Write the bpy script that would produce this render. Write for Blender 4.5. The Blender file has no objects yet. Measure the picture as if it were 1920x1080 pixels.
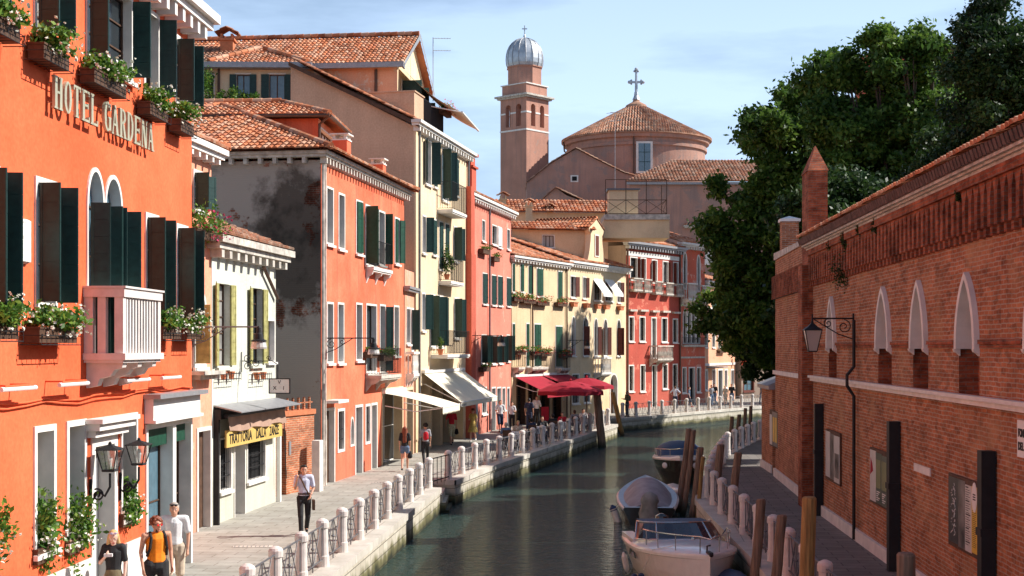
import bpy, bmesh, math, random
import numpy as np
from mathutils import Vector, Matrix
random.seed(7); RNG = np.random.default_rng(11)
S = bpy.context.scene
COL = S.collection
R = math.radians
PI = math.pi
# ---------------------------------------------------------------- camera
FPX, HY, CH = 2600.0, 652.0, 4.58
cam = bpy.data.cameras.new('camera'); camo = bpy.data.objects.new('camera', cam); COL.objects.link(camo)
camo.location = (0, 0, CH); camo.rotation_euler = (R(90), 0, 0)
cam.sensor_width = 36; cam.lens = FPX / 1920 * 36; cam.shift_y = (HY - 540) / 1920
cam.clip_start = 0.1; cam.clip_end = 6000
S.camera = camo
# ---------------------------------------------------------------- light
SUN_EL, SUN_AZ = 40.0, 7.5      # azimuth: degrees forward of +X (right)
sx, sy, sz = math.cos(R(SUN_EL)) * math.cos(R(SUN_AZ)), math.cos(R(SUN_EL)) * math.sin(R(SUN_AZ)), math.sin(R(SUN_EL))
sun = bpy.data.lights.new('sun', 'SUN'); suno = bpy.data.objects.new('sun', sun); COL.objects.link(suno)
sun.energy = 5.0; sun.angle = R(0.5); sun.color = (1.0, 0.955, 0.89)
suno.rotation_euler = Vector((sx, sy, sz)).to_track_quat('Z', 'Y').to_euler()
suno.location = (60, 10, 60)
W = bpy.data.worlds.new('World'); S.world = W; W.use_nodes = True
nt = W.node_tree; nt.nodes.clear()
wo = nt.nodes.new('ShaderNodeOutputWorld'); bg = nt.nodes.new('ShaderNodeBackground'); sky = nt.nodes.new('ShaderNodeTexSky')
sky.sky_type = 'NISHITA'; sky.sun_disc = False; sky.sun_elevation = R(SUN_EL); sky.sun_rotation = R(90 - SUN_AZ)
sky.air_density = 1.0; sky.dust_density = 0.6; sky.ozone_density = 3.5
bg.inputs['Strength'].default_value = 0.075
# thin high cloud veil: soft noise over the dome, stretched along the horizon
tc = nt.nodes.new('ShaderNodeTexCoord'); mp = nt.nodes.new('ShaderNodeMapping'); mp.inputs['Scale'].default_value = (1.1, 1.1, 5.5); mp.inputs['Rotation'].default_value = (0.0, 0.22, 0.0)
mp.inputs['Location'].default_value = (0.35, 0.0, 0.25)
n1 = nt.nodes.new('ShaderNodeTexNoise'); n1.inputs['Scale'].default_value = 2.3; n1.inputs['Detail'].default_value = 8; n1.inputs['Roughness'].default_value = 0.55
cr = nt.nodes.new('ShaderNodeValToRGB'); cr.color_ramp.elements[0].position = 0.36; cr.color_ramp.elements[1].position = 0.62
cr.color_ramp.elements[0].color = (0.1, 0.1, 0.1, 1); cr.color_ramp.elements[1].color = (0.85, 0.85, 0.85, 1)
mx = nt.nodes.new('ShaderNodeMixRGB'); mx.inputs['Color2'].default_value = (7.6, 10.0, 13.4, 1)
L = nt.links.new
L(tc.outputs['Generated'], mp.inputs['Vector']); L(mp.outputs['Vector'], n1.inputs['Vector']); L(n1.outputs['Fac'], cr.inputs['Fac'])
sz_ = nt.nodes.new('ShaderNodeSeparateXYZ'); hz_ = nt.nodes.new('ShaderNodeMapRange'); hz_.inputs['From Min'].default_value = .16; hz_.inputs['From Max'].default_value = .5; hz_.inputs['To Min'].default_value = 1.0; hz_.inputs['To Max'].default_value = .12
hm = nt.nodes.new('ShaderNodeMath'); hm.operation = 'MULTIPLY'; L(tc.outputs['Generated'], sz_.inputs[0]); L(sz_.outputs['Z'], hz_.inputs['Value']); L(cr.outputs['Color'], hm.inputs[0]); L(hz_.outputs[0], hm.inputs[1])   # the veil thins towards the zenith
L(hm.outputs[0], mx.inputs['Fac']); L(sky.outputs['Color'], mx.inputs['Color1']); L(mx.outputs['Color'], bg.inputs['Color']); L(bg.outputs['Background'], wo.inputs['Surface'])
S.view_settings.view_transform = 'Standard'; S.view_settings.look = 'None'; S.view_settings.gamma = 1
S.view_settings.exposure = 0.52
S.render.film_transparent = False
try:
    S.cycles.use_denoising = True; S.cycles.max_bounces = 6; S.cycles.diffuse_bounces = 3; S.cycles.glossy_bounces = 3
    S.cycles.transparent_max_bounces = 6; S.cycles.caustics_reflective = False; S.cycles.caustics_refractive = False
except Exception: pass
# ---------------------------------------------------------------- projection helpers (pixel of the 1920x1080 photo -> point of the place)
def ray(px, py): return (px - 960) / FPX, (HY - py) / FPX
def at(px, py, Y):
    a, b = ray(px, py); return Vector((a * Y, Y, CH + b * Y))
def gnd(px, py, z=0.0):
    a, b = ray(px, py); Y = (z - CH) / b; return Vector((a * Y, Y, z))
# ---------------------------------------------------------------- materials
MATS = {}
def nodes_of(m): return m.node_tree.nodes, m.node_tree.links.new
def new_mat(name):
    m = bpy.data.materials.new(name); m.use_nodes = True; MATS[name] = m
    return m, m.node_tree.nodes['Principled BSDF']
def c4(c): return (c[0], c[1], c[2], 1)
def plain(name, col, rough=0.6, metal=0.0, var=0.12, scale=6.0, bump=0.0, spec=0.4, coat=0.0):
    m, b = new_mat(name); N, K = nodes_of(m)
    tc = N.new('ShaderNodeTexCoord'); n = N.new('ShaderNodeTexNoise'); n.inputs['Scale'].default_value = scale; n.inputs['Detail'].default_value = 5
    K(tc.outputs['Object'], n.inputs['Vector'])
    r = N.new('ShaderNodeValToRGB'); r.color_ramp.elements[0].position = .3; r.color_ramp.elements[1].position = .72
    r.color_ramp.elements[0].color = c4([x * (1 - var) for x in col]); r.color_ramp.elements[1].color = c4([min(1, x * (1 + var)) for x in col])
    K(n.outputs['Fac'], r.inputs['Fac']); K(r.outputs['Color'], b.inputs['Base Color'])
    b.inputs['Roughness'].default_value = rough; b.inputs['Metallic'].default_value = metal; b.inputs['Specular IOR Level'].default_value = spec
    b.inputs['Coat Weight'].default_value = coat
    if bump:
        bp = N.new('ShaderNodeBump'); bp.inputs['Strength'].default_value = bump; bp.inputs['Distance'].default_value = .02
        K(n.outputs['Fac'], bp.inputs['Height']); K(bp.outputs['Normal'], b.inputs['Normal'])
    return m
def plaster(name, col, dirt=(.25, .2, .16), amt=0.35, fade=None, patch=0.0, patchcol=(.45, .36, .28), streak=True, seed=0.0):
    """lime plaster: cloudy tone, vertical rain streaks, worn patches, fine bump"""
    m, b = new_mat(name); N, K = nodes_of(m)
    tc = N.new('ShaderNodeTexCoord'); mp = N.new('ShaderNodeMapping'); mp.inputs['Location'].default_value = (seed, seed * 1.7, seed * .6)
    K(tc.outputs['Object'], mp.inputs['Vector'])
    def noise(sc, det=6, sv=None, ro=.6):
        n = N.new('ShaderNodeTexNoise'); n.inputs['Scale'].default_value = sc; n.inputs['Detail'].default_value = det; n.inputs['Roughness'].default_value = ro
        if sv:
            q = N.new('ShaderNodeMapping'); q.inputs['Scale'].default_value = sv; K(mp.outputs['Vector'], q.inputs['Vector']); K(q.outputs['Vector'], n.inputs['Vector'])
        else: K(mp.outputs['Vector'], n.inputs['Vector'])
        return n
    def ramp(src, p0, p1, a=(0, 0, 0), c=(1, 1, 1)):
        r = N.new('ShaderNodeValToRGB'); r.color_ramp.elements[0].position = p0; r.color_ramp.elements[1].position = p1
        r.color_ramp.elements[0].color = c4(a); r.color_ramp.elements[1].color = c4(c); K(src, r.inputs['Fac']); return r.outputs['Color']
    def mix(f, a, c, mode='MIX'):
        x = N.new('ShaderNodeMixRGB'); x.blend_type = mode
        if isinstance(f, float): x.inputs['Fac'].default_value = f
        else: K(f, x.inputs['Fac'])
        for v, s in ((a, 'Color1'), (c, 'Color2')):
            if isinstance(v, tuple): x.inputs[s].default_value = c4(v)
            else: K(v, x.inputs[s])
        return x.outputs['Color']
    base = mix(ramp(noise(.45, 5).outputs['Fac'], .35, .68), tuple(x * .88 for x in col), tuple(fade) if fade else tuple(min(1, x * 1.12) for x in col))
    if patch > 0:
        pr = ramp(noise(.5, 9, None, .72).outputs['Fac'], .64 - patch * .25, .66 - patch * .25)
        base = mix(pr, base, patchcol)
    if streak:
        st = ramp(noise(1.0, 6, (2.6, 2.6, .16)).outputs['Fac'], .5, .74)
        f = N.new('ShaderNodeMath'); f.operation = 'MULTIPLY'; f.inputs[1].default_value = amt; K(st, f.inputs[0]); base = mix(f.outputs[0], base, dirt)
    fn = noise(14, 4); base = mix(.14, base, ramp(fn.outputs['Fac'], .3, .7), 'OVERLAY')
    # splash zone: rising damp just above the paving
    geo = N.new('ShaderNodeNewGeometry'); sp = N.new('ShaderNodeSeparateXYZ'); K(geo.outputs['Position'], sp.inputs[0])
    dn = noise(1.3, 6); ad = N.new('ShaderNodeMath'); ad.operation = 'MULTIPLY_ADD'; ad.inputs[1].default_value = -1.8; K(dn.outputs['Fac'], ad.inputs[0]); K(sp.outputs['Z'], ad.inputs[2])
    dr = ramp(ad.outputs[0], 0.0, .5, (.45, .45, .45), (0, 0, 0)); base = mix(dr, base, dirt)
    K(base, b.inputs['Base Color']); b.inputs['Roughness'].default_value = .92; b.inputs['Specular IOR Level'].default_value = .15
    bp = N.new('ShaderNodeBump'); bp.inputs['Strength'].default_value = .35; bp.inputs['Distance'].default_value = .015; K(noise(5, 8).outputs['Fac'], bp.inputs['Height']); K(bp.outputs['Normal'], b.inputs['Normal'])
    return m
def brick(name, c1, c2, mortar, bw=.25, bh=.07, ms=.009, var=.7, over=None, thr=.5, seed=0.0, bloom=0):
    """brick laid in the wall's own frame (x+y, z); big noise varies the courses, optional plaster remains"""
    m, b = new_mat(name); N, K = nodes_of(m)
    tc = N.new('ShaderNodeTexCoord'); sp = N.new('ShaderNodeSeparateXYZ'); K(tc.outputs['Object'], sp.inputs[0])
    ad = N.new('ShaderNodeMath'); ad.operation = 'ADD'; K(sp.outputs['X'], ad.inputs[0]); K(sp.outputs['Y'], ad.inputs[1])
    cb = N.new('ShaderNodeCombineXYZ'); K(ad.outputs[0], cb.inputs['X']); K(sp.outputs['Z'], cb.inputs['Y'])
    wn = N.new('ShaderNodeTexNoise'); wn.inputs['Scale'].default_value = 3; K(cb.outputs[0], wn.inputs['Vector'])
    wv = N.new('ShaderNodeMixRGB'); wv.blend_type = 'LINEAR_LIGHT'; wv.inputs['Fac'].default_value = .02; K(cb.outputs[0], wv.inputs['Color1']); K(wn.outputs['Color'], wv.inputs['Color2'])
    br = N.new('ShaderNodeTexBrick'); K(wv.outputs[0], br.inputs['Vector']); br.inputs['Scale'].default_value = 1
    br.inputs['Brick Width'].default_value = bw; br.inputs['Row Height'].default_value = bh; br.inputs['Mortar Size'].default_value = ms; br.inputs['Mortar Smooth'].default_value = .3
    br.inputs['Color1'].default_value = c4(c1); br.inputs['Color2'].default_value = c4(c2); br.inputs['Mortar'].default_value = c4(mortar); br.inputs['Bias'].default_value = 0
    # per brick dark ones
    n = N.new('ShaderNodeTexNoise'); n.inputs['Scale'].default_value = 1.1; n.inputs['Detail'].default_value = 9; n.inputs['Roughness'].default_value = .75; K(tc.outputs['Object'], n.inputs['Vector'])
    r = N.new('ShaderNodeValToRGB'); r.color_ramp.elements[0].position = .36; r.color_ramp.elements[1].position = .66
    r.color_ramp.elements[0].color = c4([1 - var] * 3); r.color_ramp.elements[1].color = (1.25, 1.2, 1.15, 1); K(n.outputs['Fac'], r.inputs['Fac'])
    vo = N.new('ShaderNodeTexVoronoi'); vo.inputs['Scale'].default_value = 1; vm = N.new('ShaderNodeMapping'); vm.inputs['Scale'].default_value = (1 / bw * .9, 1 / bh * .7, 1); K(cb.outputs[0], vm.inputs['Vector']); K(vm.outputs[0], vo.inputs['Vector'])
    vr = N.new('ShaderNodeValToRGB'); vr.color_ramp.elements[0].position = .1; vr.color_ramp.elements[1].position = .5
    vr.color_ramp.elements[0].color = (.5, .5, .5, 1); vr.color_ramp.elements[1].color = (1.05, 1.05, 1.05, 1); vs = N.new('ShaderNodeSeparateColor'); K(vo.outputs['Color'], vs.inputs[0]); K(vs.outputs[0], vr.inputs['Fac'])
    m1 = N.new('ShaderNodeMixRGB'); m1.blend_type = 'MULTIPLY'; m1.inputs['Fac'].default_value = 1; K(br.outputs['Color'], m1.inputs['Color1']); K(r.outputs['Color'], m1.inputs['Color2'])
    m2 = N.new('ShaderNodeMixRGB'); m2.blend_type = 'MULTIPLY'; m2.inputs['Fac'].default_value = .55; K(m1.outputs['Color'], m2.inputs['Color1']); K(vr.outputs['Color'], m2.inputs['Color2'])
    out = m2.outputs['Color']
    if bloom:   # salt bloom and lime patches
        nb = N.new('ShaderNodeTexNoise'); nb.inputs['Scale'].default_value = .5; nb.inputs['Detail'].default_value = 11; nb.inputs['Roughness'].default_value = .7; K(cb.outputs[0], nb.inputs['Vector'])
        rb = N.new('ShaderNodeValToRGB'); rb.color_ramp.elements[0].position = .51; rb.color_ramp.elements[1].position = .66; rb.color_ramp.elements[1].color = (bloom, bloom, bloom, 1); K(nb.outputs['Fac'], rb.inputs['Fac'])
        mb_ = N.new('ShaderNodeMixRGB'); mb_.inputs['Color2'].default_value = (.50, .30, .16, 1); K(rb.outputs['Color'], mb_.inputs['Fac']); K(out, mb_.inputs['Color1']); out = mb_.outputs['Color']
    if over:
        n2 = N.new('ShaderNodeTexNoise'); n2.inputs['Scale'].default_value = .55; n2.inputs['Detail'].default_value = 10; n2.inputs['Roughness'].default_value = .68
        q = N.new('ShaderNodeMapping'); q.inputs['Location'].default_value = (seed, seed, seed); K(tc.outputs['Object'], q.inputs['Vector']); K(q.outputs[0], n2.inputs['Vector'])
        r2 = N.new('ShaderNodeValToRGB'); r2.color_ramp.elements[0].position = thr; r2.color_ramp.elements[1].position = thr + .03; K(n2.outputs['Fac'], r2.inputs['Fac'])
        m3 = N.new('ShaderNodeMixRGB'); K(r2.outputs['Color'], m3.inputs['Fac']); K(out, m3.inputs['Color1'])
        n3 = N.new('ShaderNodeTexNoise'); n3.inputs['Scale'].default_value = .42; n3.inputs['Detail'].default_value = 12; n3.inputs['Roughness'].default_value = .62; K(tc.outputs['Object'], n3.inputs['Vector'])
        r3 = N.new('ShaderNodeValToRGB'); r3.color_ramp.elements[0].position = .525; r3.color_ramp.elements[1].position = .60
        r3.color_ramp.elements[0].color = c4(over[0]); r3.color_ramp.elements[1].color = c4(over[1]); K(n3.outputs['Fac'], r3.inputs['Fac'])
        K(r3.outputs['Color'], m3.inputs['Color2']); out = m3.outputs['Color']
        # one big soot-black damp patch high on the wall near its street corner
        pm = N.new('ShaderNodeMapping'); pm.vector_type = 'POINT'; pm.inputs['Location'].default_value = (0, -.85 / 1.35, -8.1 / 2.2); pm.inputs['Scale'].default_value = (0, 1 / 1.35, 1 / 2.2); K(tc.outputs['Object'], pm.inputs[0])
        ln = N.new('ShaderNodeVectorMath'); ln.operation = 'LENGTH'; K(pm.outputs[0], ln.inputs[0]); n4 = N.new('ShaderNodeTexNoise'); n4.inputs['Scale'].default_value = 1.6; n4.inputs['Detail'].default_value = 12; n4.inputs['Roughness'].default_value = .68; K(tc.outputs['Object'], n4.inputs['Vector'])
        ma = N.new('ShaderNodeMath'); ma.operation = 'MULTIPLY_ADD'; ma.inputs[1].default_value = 1.5; K(n4.outputs['Fac'], ma.inputs[0]); K(ln.outputs['Value'], ma.inputs[2])
        r5 = N.new('ShaderNodeValToRGB'); r5.color_ramp.elements[0].position = .52; r5.color_ramp.elements[1].position = .64; r5.color_ramp.elements[0].color = (.30, .285, .27, 1); r5.color_ramp.elements[1].color = (1, 1, 1, 1)
        dv_ = N.new('ShaderNodeMath'); dv_.operation = 'MULTIPLY'; dv_.inputs[1].default_value = .32; K(ma.outputs[0], dv_.inputs[0]); K(dv_.outputs[0], r5.inputs['Fac'])
        m6 = N.new('ShaderNodeMixRGB'); m6.blend_type = 'MULTIPLY'; m6.inputs['Fac'].default_value = 1; K(out, m6.inputs['Color1']); K(r5.outputs['Color'], m6.inputs['Color2']); out = m6.outputs['Color']
    K(out, b.inputs['Base Color']); b.inputs['Roughness'].default_value = .93; b.inputs['Specular IOR Level'].default_value = .12
    bp = N.new('ShaderNodeBump'); bp.inputs['Strength'].default_value = .6; bp.inputs['Distance'].default_value = .012; K(br.outputs['Fac'], bp.inputs['Height']); bp.invert = True; K(bp.outputs['Normal'], b.inputs['Normal'])
    return m
def rand_uv(name, cols, rough=.85, spec=.2, noise_amt=.35, trans=0.0):
    """colour picked per tile / per leaf from the random number stored in its UV"""
    m, b = new_mat(name); N, K = nodes_of(m)
    uv = N.new('ShaderNodeUVMap'); sp = N.new('ShaderNodeSeparateXYZ'); K(uv.outputs[0], sp.inputs[0])
    r = N.new('ShaderNodeValToRGB'); cra = r.color_ramp
    while len(cra.elements) < len(cols): cra.elements.new(.5)
    for i, c in enumerate(cols): cra.elements[i].position = i / (len(cols) - 1); cra.elements[i].color = c4(c)
    K(sp.outputs['X'], r.inputs['Fac'])
    tc = N.new('ShaderNodeTexCoord'); n = N.new('ShaderNodeTexNoise'); n.inputs['Scale'].default_value = .9; n.inputs['Detail'].default_value = 8; n.inputs['Roughness'].default_value = .7; K(tc.outputs['Object'], n.inputs['Vector'])
    nr = N.new('ShaderNodeValToRGB'); nr.color_ramp.elements[0].position = .35; nr.color_ramp.elements[1].position = .65; nr.color_ramp.elements[0].color = c4([1 - noise_amt] * 3); nr.color_ramp.elements[1].color = (1.1, 1.1, 1.1, 1); K(n.outputs['Fac'], nr.inputs['Fac'])
    mm = N.new('ShaderNodeMixRGB'); mm.blend_type = 'MULTIPLY'; mm.inputs['Fac'].default_value = 1; K(r.outputs['Color'], mm.inputs['Color1']); K(nr.outputs['Color'], mm.inputs['Color2'])
    K(mm.outputs['Color'], b.inputs['Base Color']); b.inputs['Roughness'].default_value = rough; b.inputs['Specular IOR Level'].default_value = spec
    if trans:
        tr = N.new('ShaderNodeBsdfTranslucent'); K(mm.outputs['Color'], tr.inputs['Color']); ms = N.new('ShaderNodeMixShader'); ms.inputs[0].default_value = trans
        K(b.outputs[0], ms.inputs[1]); K(tr.outputs[0], ms.inputs[2]); K(ms.outputs[0], N['Material Output'].inputs['Surface'])
    return m
M = {}
M['hotel'] = plaster('orange_plaster', (.83, .145, .055), dirt=(.62, .10, .04), amt=.3, fade=(.88, .18, .075), streak=True, seed=1)
M['pinkold'] = plaster('old_pink_plaster', (.82, .35, .22), dirt=(.42, .26, .2), amt=.45, patch=.25, patchcol=(.7, .42, .3), seed=3)
M['whiteold'] = plaster('pale_grey_green_plaster', (.66, .66, .56), dirt=(.36, .35, .28), amt=.45, patch=.12, patchcol=(.75, .73, .66), seed=5)
M['redplaster'] = plaster('salmon_red_plaster', (.86, .17, .085), dirt=(.5, .12, .075), amt=.75, fade=(.9, .27, .15), seed=7)
M['cream'] = plaster('cream_plaster', (.80, .61, .40), dirt=(.55, .4, .26), amt=.25, seed=9)
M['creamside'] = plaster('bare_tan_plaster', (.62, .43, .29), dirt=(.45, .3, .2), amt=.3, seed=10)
M['rose'] = plaster('rose_plaster', (.74, .24, .17), dirt=(.5, .2, .15), amt=.55, patch=.2, patchcol=(.78, .38, .28), seed=12)
M['rosedark'] = plaster('dark_rose_plaster', (.55, .12, .075), dirt=(.4, .14, .1), amt=.55, seed=13)
M['yellow'] = plaster('straw_yellow_plaster', (.74, .55, .34), dirt=(.55, .38, .2), amt=.35, seed=15)
M['yellow2'] = plaster('butter_yellow_plaster', (.80, .61, .39), dirt=(.58, .42, .22), amt=.28, seed=17)
M['red2'] = plaster('deep_red_plaster', (.50, .10, .07), dirt=(.45, .13, .09), amt=.5, patch=.22, patchcol=(.68, .22, .15), seed=19)
M['red3'] = plaster('faded_red_plaster', (.66, .15, .09), dirt=(.5, .22, .17), amt=.6, patch=.35, patchcol=(.72, .36, .27), seed=21)
M['peach'] = plaster('peach_plaster', (.80, .42, .26), dirt=(.6, .4, .3), amt=.45, patch=.2, patchcol=(.8, .6, .45), seed=23)
M['church'] = plaster('church_plaster', (.45, .255, .195), dirt=(.27, .19, .17), amt=.75, patch=.42, patchcol=(.36, .24, .2), seed=25)
M['tower'] = plaster('campanile_plaster', (.50, .26, .19), dirt=(.3, .19, .16), amt=.7, patch=.2, patchcol=(.4, .25, .2), seed=27)
M['greywall'] = brick('weathered_party_wall', (.40, .12, .07), (.33, .15, .10), (.4, .34, .28), over=((.42, .365, .31), (.22, .195, .17)), thr=.43, seed=4.0)
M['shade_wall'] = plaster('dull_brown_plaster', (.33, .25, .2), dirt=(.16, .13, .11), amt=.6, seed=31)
M['brick'] = brick('red_brick_wall', (.52, .20, .095), (.36, .13, .065), (.46, .36, .28), bw=.26, bh=.075, ms=.011, var=.3, bloom=.55)
M['brick2'] = brick('alley_brick', (.56, .19, .09), (.43, .14, .075), (.55, .42, .30), var=.35)
M['brickpier'] = brick('pier_brick', (.50, .16, .08), (.36, .10, .055), (.3, .2, .15), var=.6)
M['stone'] = plain('istrian_stone', (.78, .74, .68), .75, var=.12, scale=3, bump=.2)
M['stonedirty'] = plain('weathered_stone', (.55, .50, .43), .85, var=.35, scale=4, bump=.3)
M['pinkstone'] = plain('pale_pink_stone', (.72, .65, .60), .7, var=.12, scale=5, bump=.2)
M['white'] = plain('white_paint', (.82, .80, .76), .55, var=.05)
M['shutter'] = plain('dark_green_shutter_paint', (.010, .042, .036), .5, var=.25, scale=9)
M['shutter2'] = plain('bottle_green_shutter_paint', (.012, .065, .038), .5, var=.25, scale=9)
M['shutterbrown'] = plain('brown_shutter_paint', (.14, .035, .022), .6, var=.3, scale=9)
M['shutterolive'] = plain('faded_olive_shutter_wood', (.38, .35, .13), .7, var=.3, scale=7)
M['iron'] = plain('black_iron', (.02, .02, .022), .55, metal=.3, var=.2)
M['greyiron'] = plain('grey_painted_iron', (.16, .16, .17), .5, metal=.3, var=.2)
M['wooddark'] = plain('dark_wood', (.09, .045, .025), .7, var=.3, scale=8)
M['dark'] = plain('dark_interior', (.012, .012, .013), .9, var=.1)
M['cloth_cream'] = plain('cream_canvas', (.82, .74, .58), .9, var=.06, scale=2)
M['cloth_red'] = plain('crimson_canvas', (.34, .008, .025), .8, var=.08, scale=2)
M['cloth_brown'] = plain('brown_canvas', (.42, .27, .2), .9, var=.1, scale=2)
M['signyellow'] = plain('old_yellow_board', (.62, .42, .12), .7, var=.15, scale=4)
M['lead'] = plain('lead_sheet', (.50, .53, .56), .42, metal=.45, var=.22, scale=1.5)
M['terracotta'] = plain('terracotta', (.55, .18, .08), .85, var=.2)
M['gutter'] = plain('grey_zinc', (.35, .35, .36), .5, metal=.4)
M['copper'] = plain('brown_copper_pipe', (.12, .07, .05), .5, metal=.4)
M['tile'] = rand_uv('clay_roof_tiles', [(.34, .12, .06), (.60, .20, .09), (.68, .24, .11), (.62, .30, .17), (.72, .42, .28), (.5, .16, .08)], noise_amt=.42)
M['tileold'] = rand_uv('old_clay_roof_tiles', [(.28, .14, .09), (.45, .19, .11), (.54, .25, .15), (.52, .34, .24), (.35, .2, .14), (.5, .22, .12)], noise_amt=.5)
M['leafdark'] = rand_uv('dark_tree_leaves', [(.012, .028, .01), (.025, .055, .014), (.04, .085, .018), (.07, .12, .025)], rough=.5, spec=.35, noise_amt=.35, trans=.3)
M['leafmid'] = rand_uv('tree_leaves', [(.025, .06, .014), (.06, .125, .02), (.11, .2, .03), (.2, .28, .05)], rough=.5, spec=.3, noise_amt=.25, trans=.4)
M['leafbox'] = rand_uv('flower_box_leaves', [(.03, .09, .015), (.07, .17, .025), (.13, .26, .035), (.25, .36, .06)], rough=.45, spec=.3, noise_amt=.1, trans=.35)
M['bark'] = plain('bark', (.09, .065, .045), .9, var=.35, scale=7, bump=.5)
M['petalwhite'] = plain('white_petals', (.85, .83, .72), .6, var=.05)
M['petalpink'] = plain('magenta_petals', (.75, .06, .22), .6, var=.25, scale=9)
M['petalred'] = plain('red_petals', (.75, .05, .03), .6, var=.2, scale=9)
M['glass'] = plain('window_glass', (.022, .028, .032), .12, var=.2, spec=.35)
M['glassblue'] = plain('curtained_window_glass', (.10, .18, .23), .2, var=.15, spec=.8)
M['curtain'] = plain('curtained_pane', (.30, .29, .27), .25, var=.35, scale=2, spec=.6)
def lampglass():
    m, b = new_mat('frosted_lamp_glass'); b.inputs['Base Color'].default_value = (.72, .68, .62, 1); b.inputs['Roughness'].default_value = .3; b.inputs['Transmission Weight'].default_value = .35; return m
M['lampglass'] = lampglass()
def clearglass():
    m, b = new_mat('clear_lantern_glass'); N, K = nodes_of(m); t = N.new('ShaderNodeBsdfTransparent'); t.inputs[0].default_value = (.86, .88, .87, 1)
    g = N.new('ShaderNodeBsdfGlossy'); g.inputs['Roughness'].default_value = .06; x = N.new('ShaderNodeMixShader'); x.inputs[0].default_value = .22
    K(t.outputs[0], x.inputs[1]); K(g.outputs[0], x.inputs[2]); K(x.outputs[0], N['Material Output'].inputs['Surface']); return m
M['clear'] = clearglass()
def wood_pole(name, c):
    m, b = new_mat(name); N, K = nodes_of(m); tc = N.new('ShaderNodeTexCoord'); q = N.new('ShaderNodeMapping'); q.inputs['Scale'].default_value = (9, 9, .7); K(tc.outputs['Object'], q.inputs[0])
    n = N.new('ShaderNodeTexNoise'); n.inputs['Scale'].default_value = 2; n.inputs['Detail'].default_value = 7; K(q.outputs[0], n.inputs['Vector'])
    r = N.new('ShaderNodeValToRGB'); r.color_ramp.elements[0].position = .35; r.color_ramp.elements[1].position = .65; r.color_ramp.elements[0].color = c4([x * .6 for x in c]); r.color_ramp.elements[1].color = c4([x * 1.3 for x in c]); K(n.outputs['Fac'], r.inputs['Fac'])
    g = N.new('ShaderNodeNewGeometry'); s = N.new('ShaderNodeSeparateXYZ'); K(g.outputs['Position'], s.inputs[0]); w = N.new('ShaderNodeValToRGB'); w.color_ramp.elements[0].position = 0; w.color_ramp.elements[1].position = .35
    ad = N.new('ShaderNodeMath'); ad.operation = 'ADD'; ad.inputs[1].default_value = .8; K(s.outputs['Z'], ad.inputs[0]); K(ad.outputs[0], w.inputs['Fac'])
    x = N.new('ShaderNodeMixRGB'); K(w.outputs['Color'], x.inputs['Fac']); x.inputs['Color1'].default_value = (.03, .035, .018, 1); K(r.outputs['Color'], x.inputs['Color2'])
    K(x.outputs['Color'], b.inputs['Base Color']); b.inputs['Roughness'].default_value = .85
    bp = N.new('ShaderNodeBump'); bp.inputs['Strength'].default_value = .6; bp.inputs['Distance'].default_value = .02; K(n.outputs['Fac'], bp.inputs['Height']); K(bp.outputs[0], b.inputs['Normal']); return m
M['pole'] = wood_pole('weathered_oak_pole', (.23, .15, .10)); M['poleyellow'] = wood_pole('yellowed_oak_pole', (.36, .21, .07))
def slabs(name, c1, c2, mort, bw, bh, rough=.8):
    m, b = new_mat(name); N, K = nodes_of(m); tc = N.new('ShaderNodeTexCoord'); q = N.new('ShaderNodeMapping'); q.inputs['Rotation'].default_value = (0, 0, R(5)); K(tc.outputs['Object'], q.inputs[0])
    br = N.new('ShaderNodeTexBrick'); K(q.outputs[0], br.inputs['Vector']); br.inputs['Scale'].default_value = 1; br.inputs['Brick Width'].default_value = bw; br.inputs['Row Height'].default_value = bh; br.inputs['Mortar Size'].default_value = .012
    br.inputs['Color1'].default_value = c4(c1); br.inputs['Color2'].default_value = c4(c2); br.inputs['Mortar'].default_value = c4(mort)
    n = N.new('ShaderNodeTexNoise'); n.inputs['Scale'].default_value = 1.4; n.inputs['Detail'].default_value = 9; n.inputs['Roughness'].default_value = .7; K(tc.outputs['Object'], n.inputs['Vector'])
    r = N.new('ShaderNodeValToRGB'); r.color_ramp.elements[0].position = .3; r.color_ramp.elements[1].position = .7; r.color_ramp.elements[0].color = (.72, .7, .66, 1); r.color_ramp.elements[1].color = (1.1, 1.1, 1.1, 1); K(n.outputs['Fac'], r.inputs['Fac'])
    x = N.new('ShaderNodeMixRGB'); x.blend_type = 'MULTIPLY'; x.inputs['Fac'].default_value = 1; K(br.outputs['Color'], x.inputs['Color1']); K(r.outputs['Color'], x.inputs['Color2']); K(x.outputs['Color'], b.inputs['Base Color'])
    b.inputs['Roughness'].default_value = rough; b.inputs['Specular IOR Level'].default_value = .3; bp = N.new('ShaderNodeBump'); bp.invert = True; bp.inputs['Strength'].default_value = .5; bp.inputs['Distance'].default_value = .008; K(br.outputs['Fac'], bp.inputs['Height']); K(bp.outputs[0], b.inputs['Normal']); return m
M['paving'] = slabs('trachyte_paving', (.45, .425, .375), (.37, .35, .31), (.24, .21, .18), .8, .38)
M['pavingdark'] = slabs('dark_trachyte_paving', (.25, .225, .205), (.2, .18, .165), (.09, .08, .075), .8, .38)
M['coping'] = slabs('istrian_coping', (.66, .62, .55), (.56, .52, .46), (.35, .32, .28), 1.3, 3.0)
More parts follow.
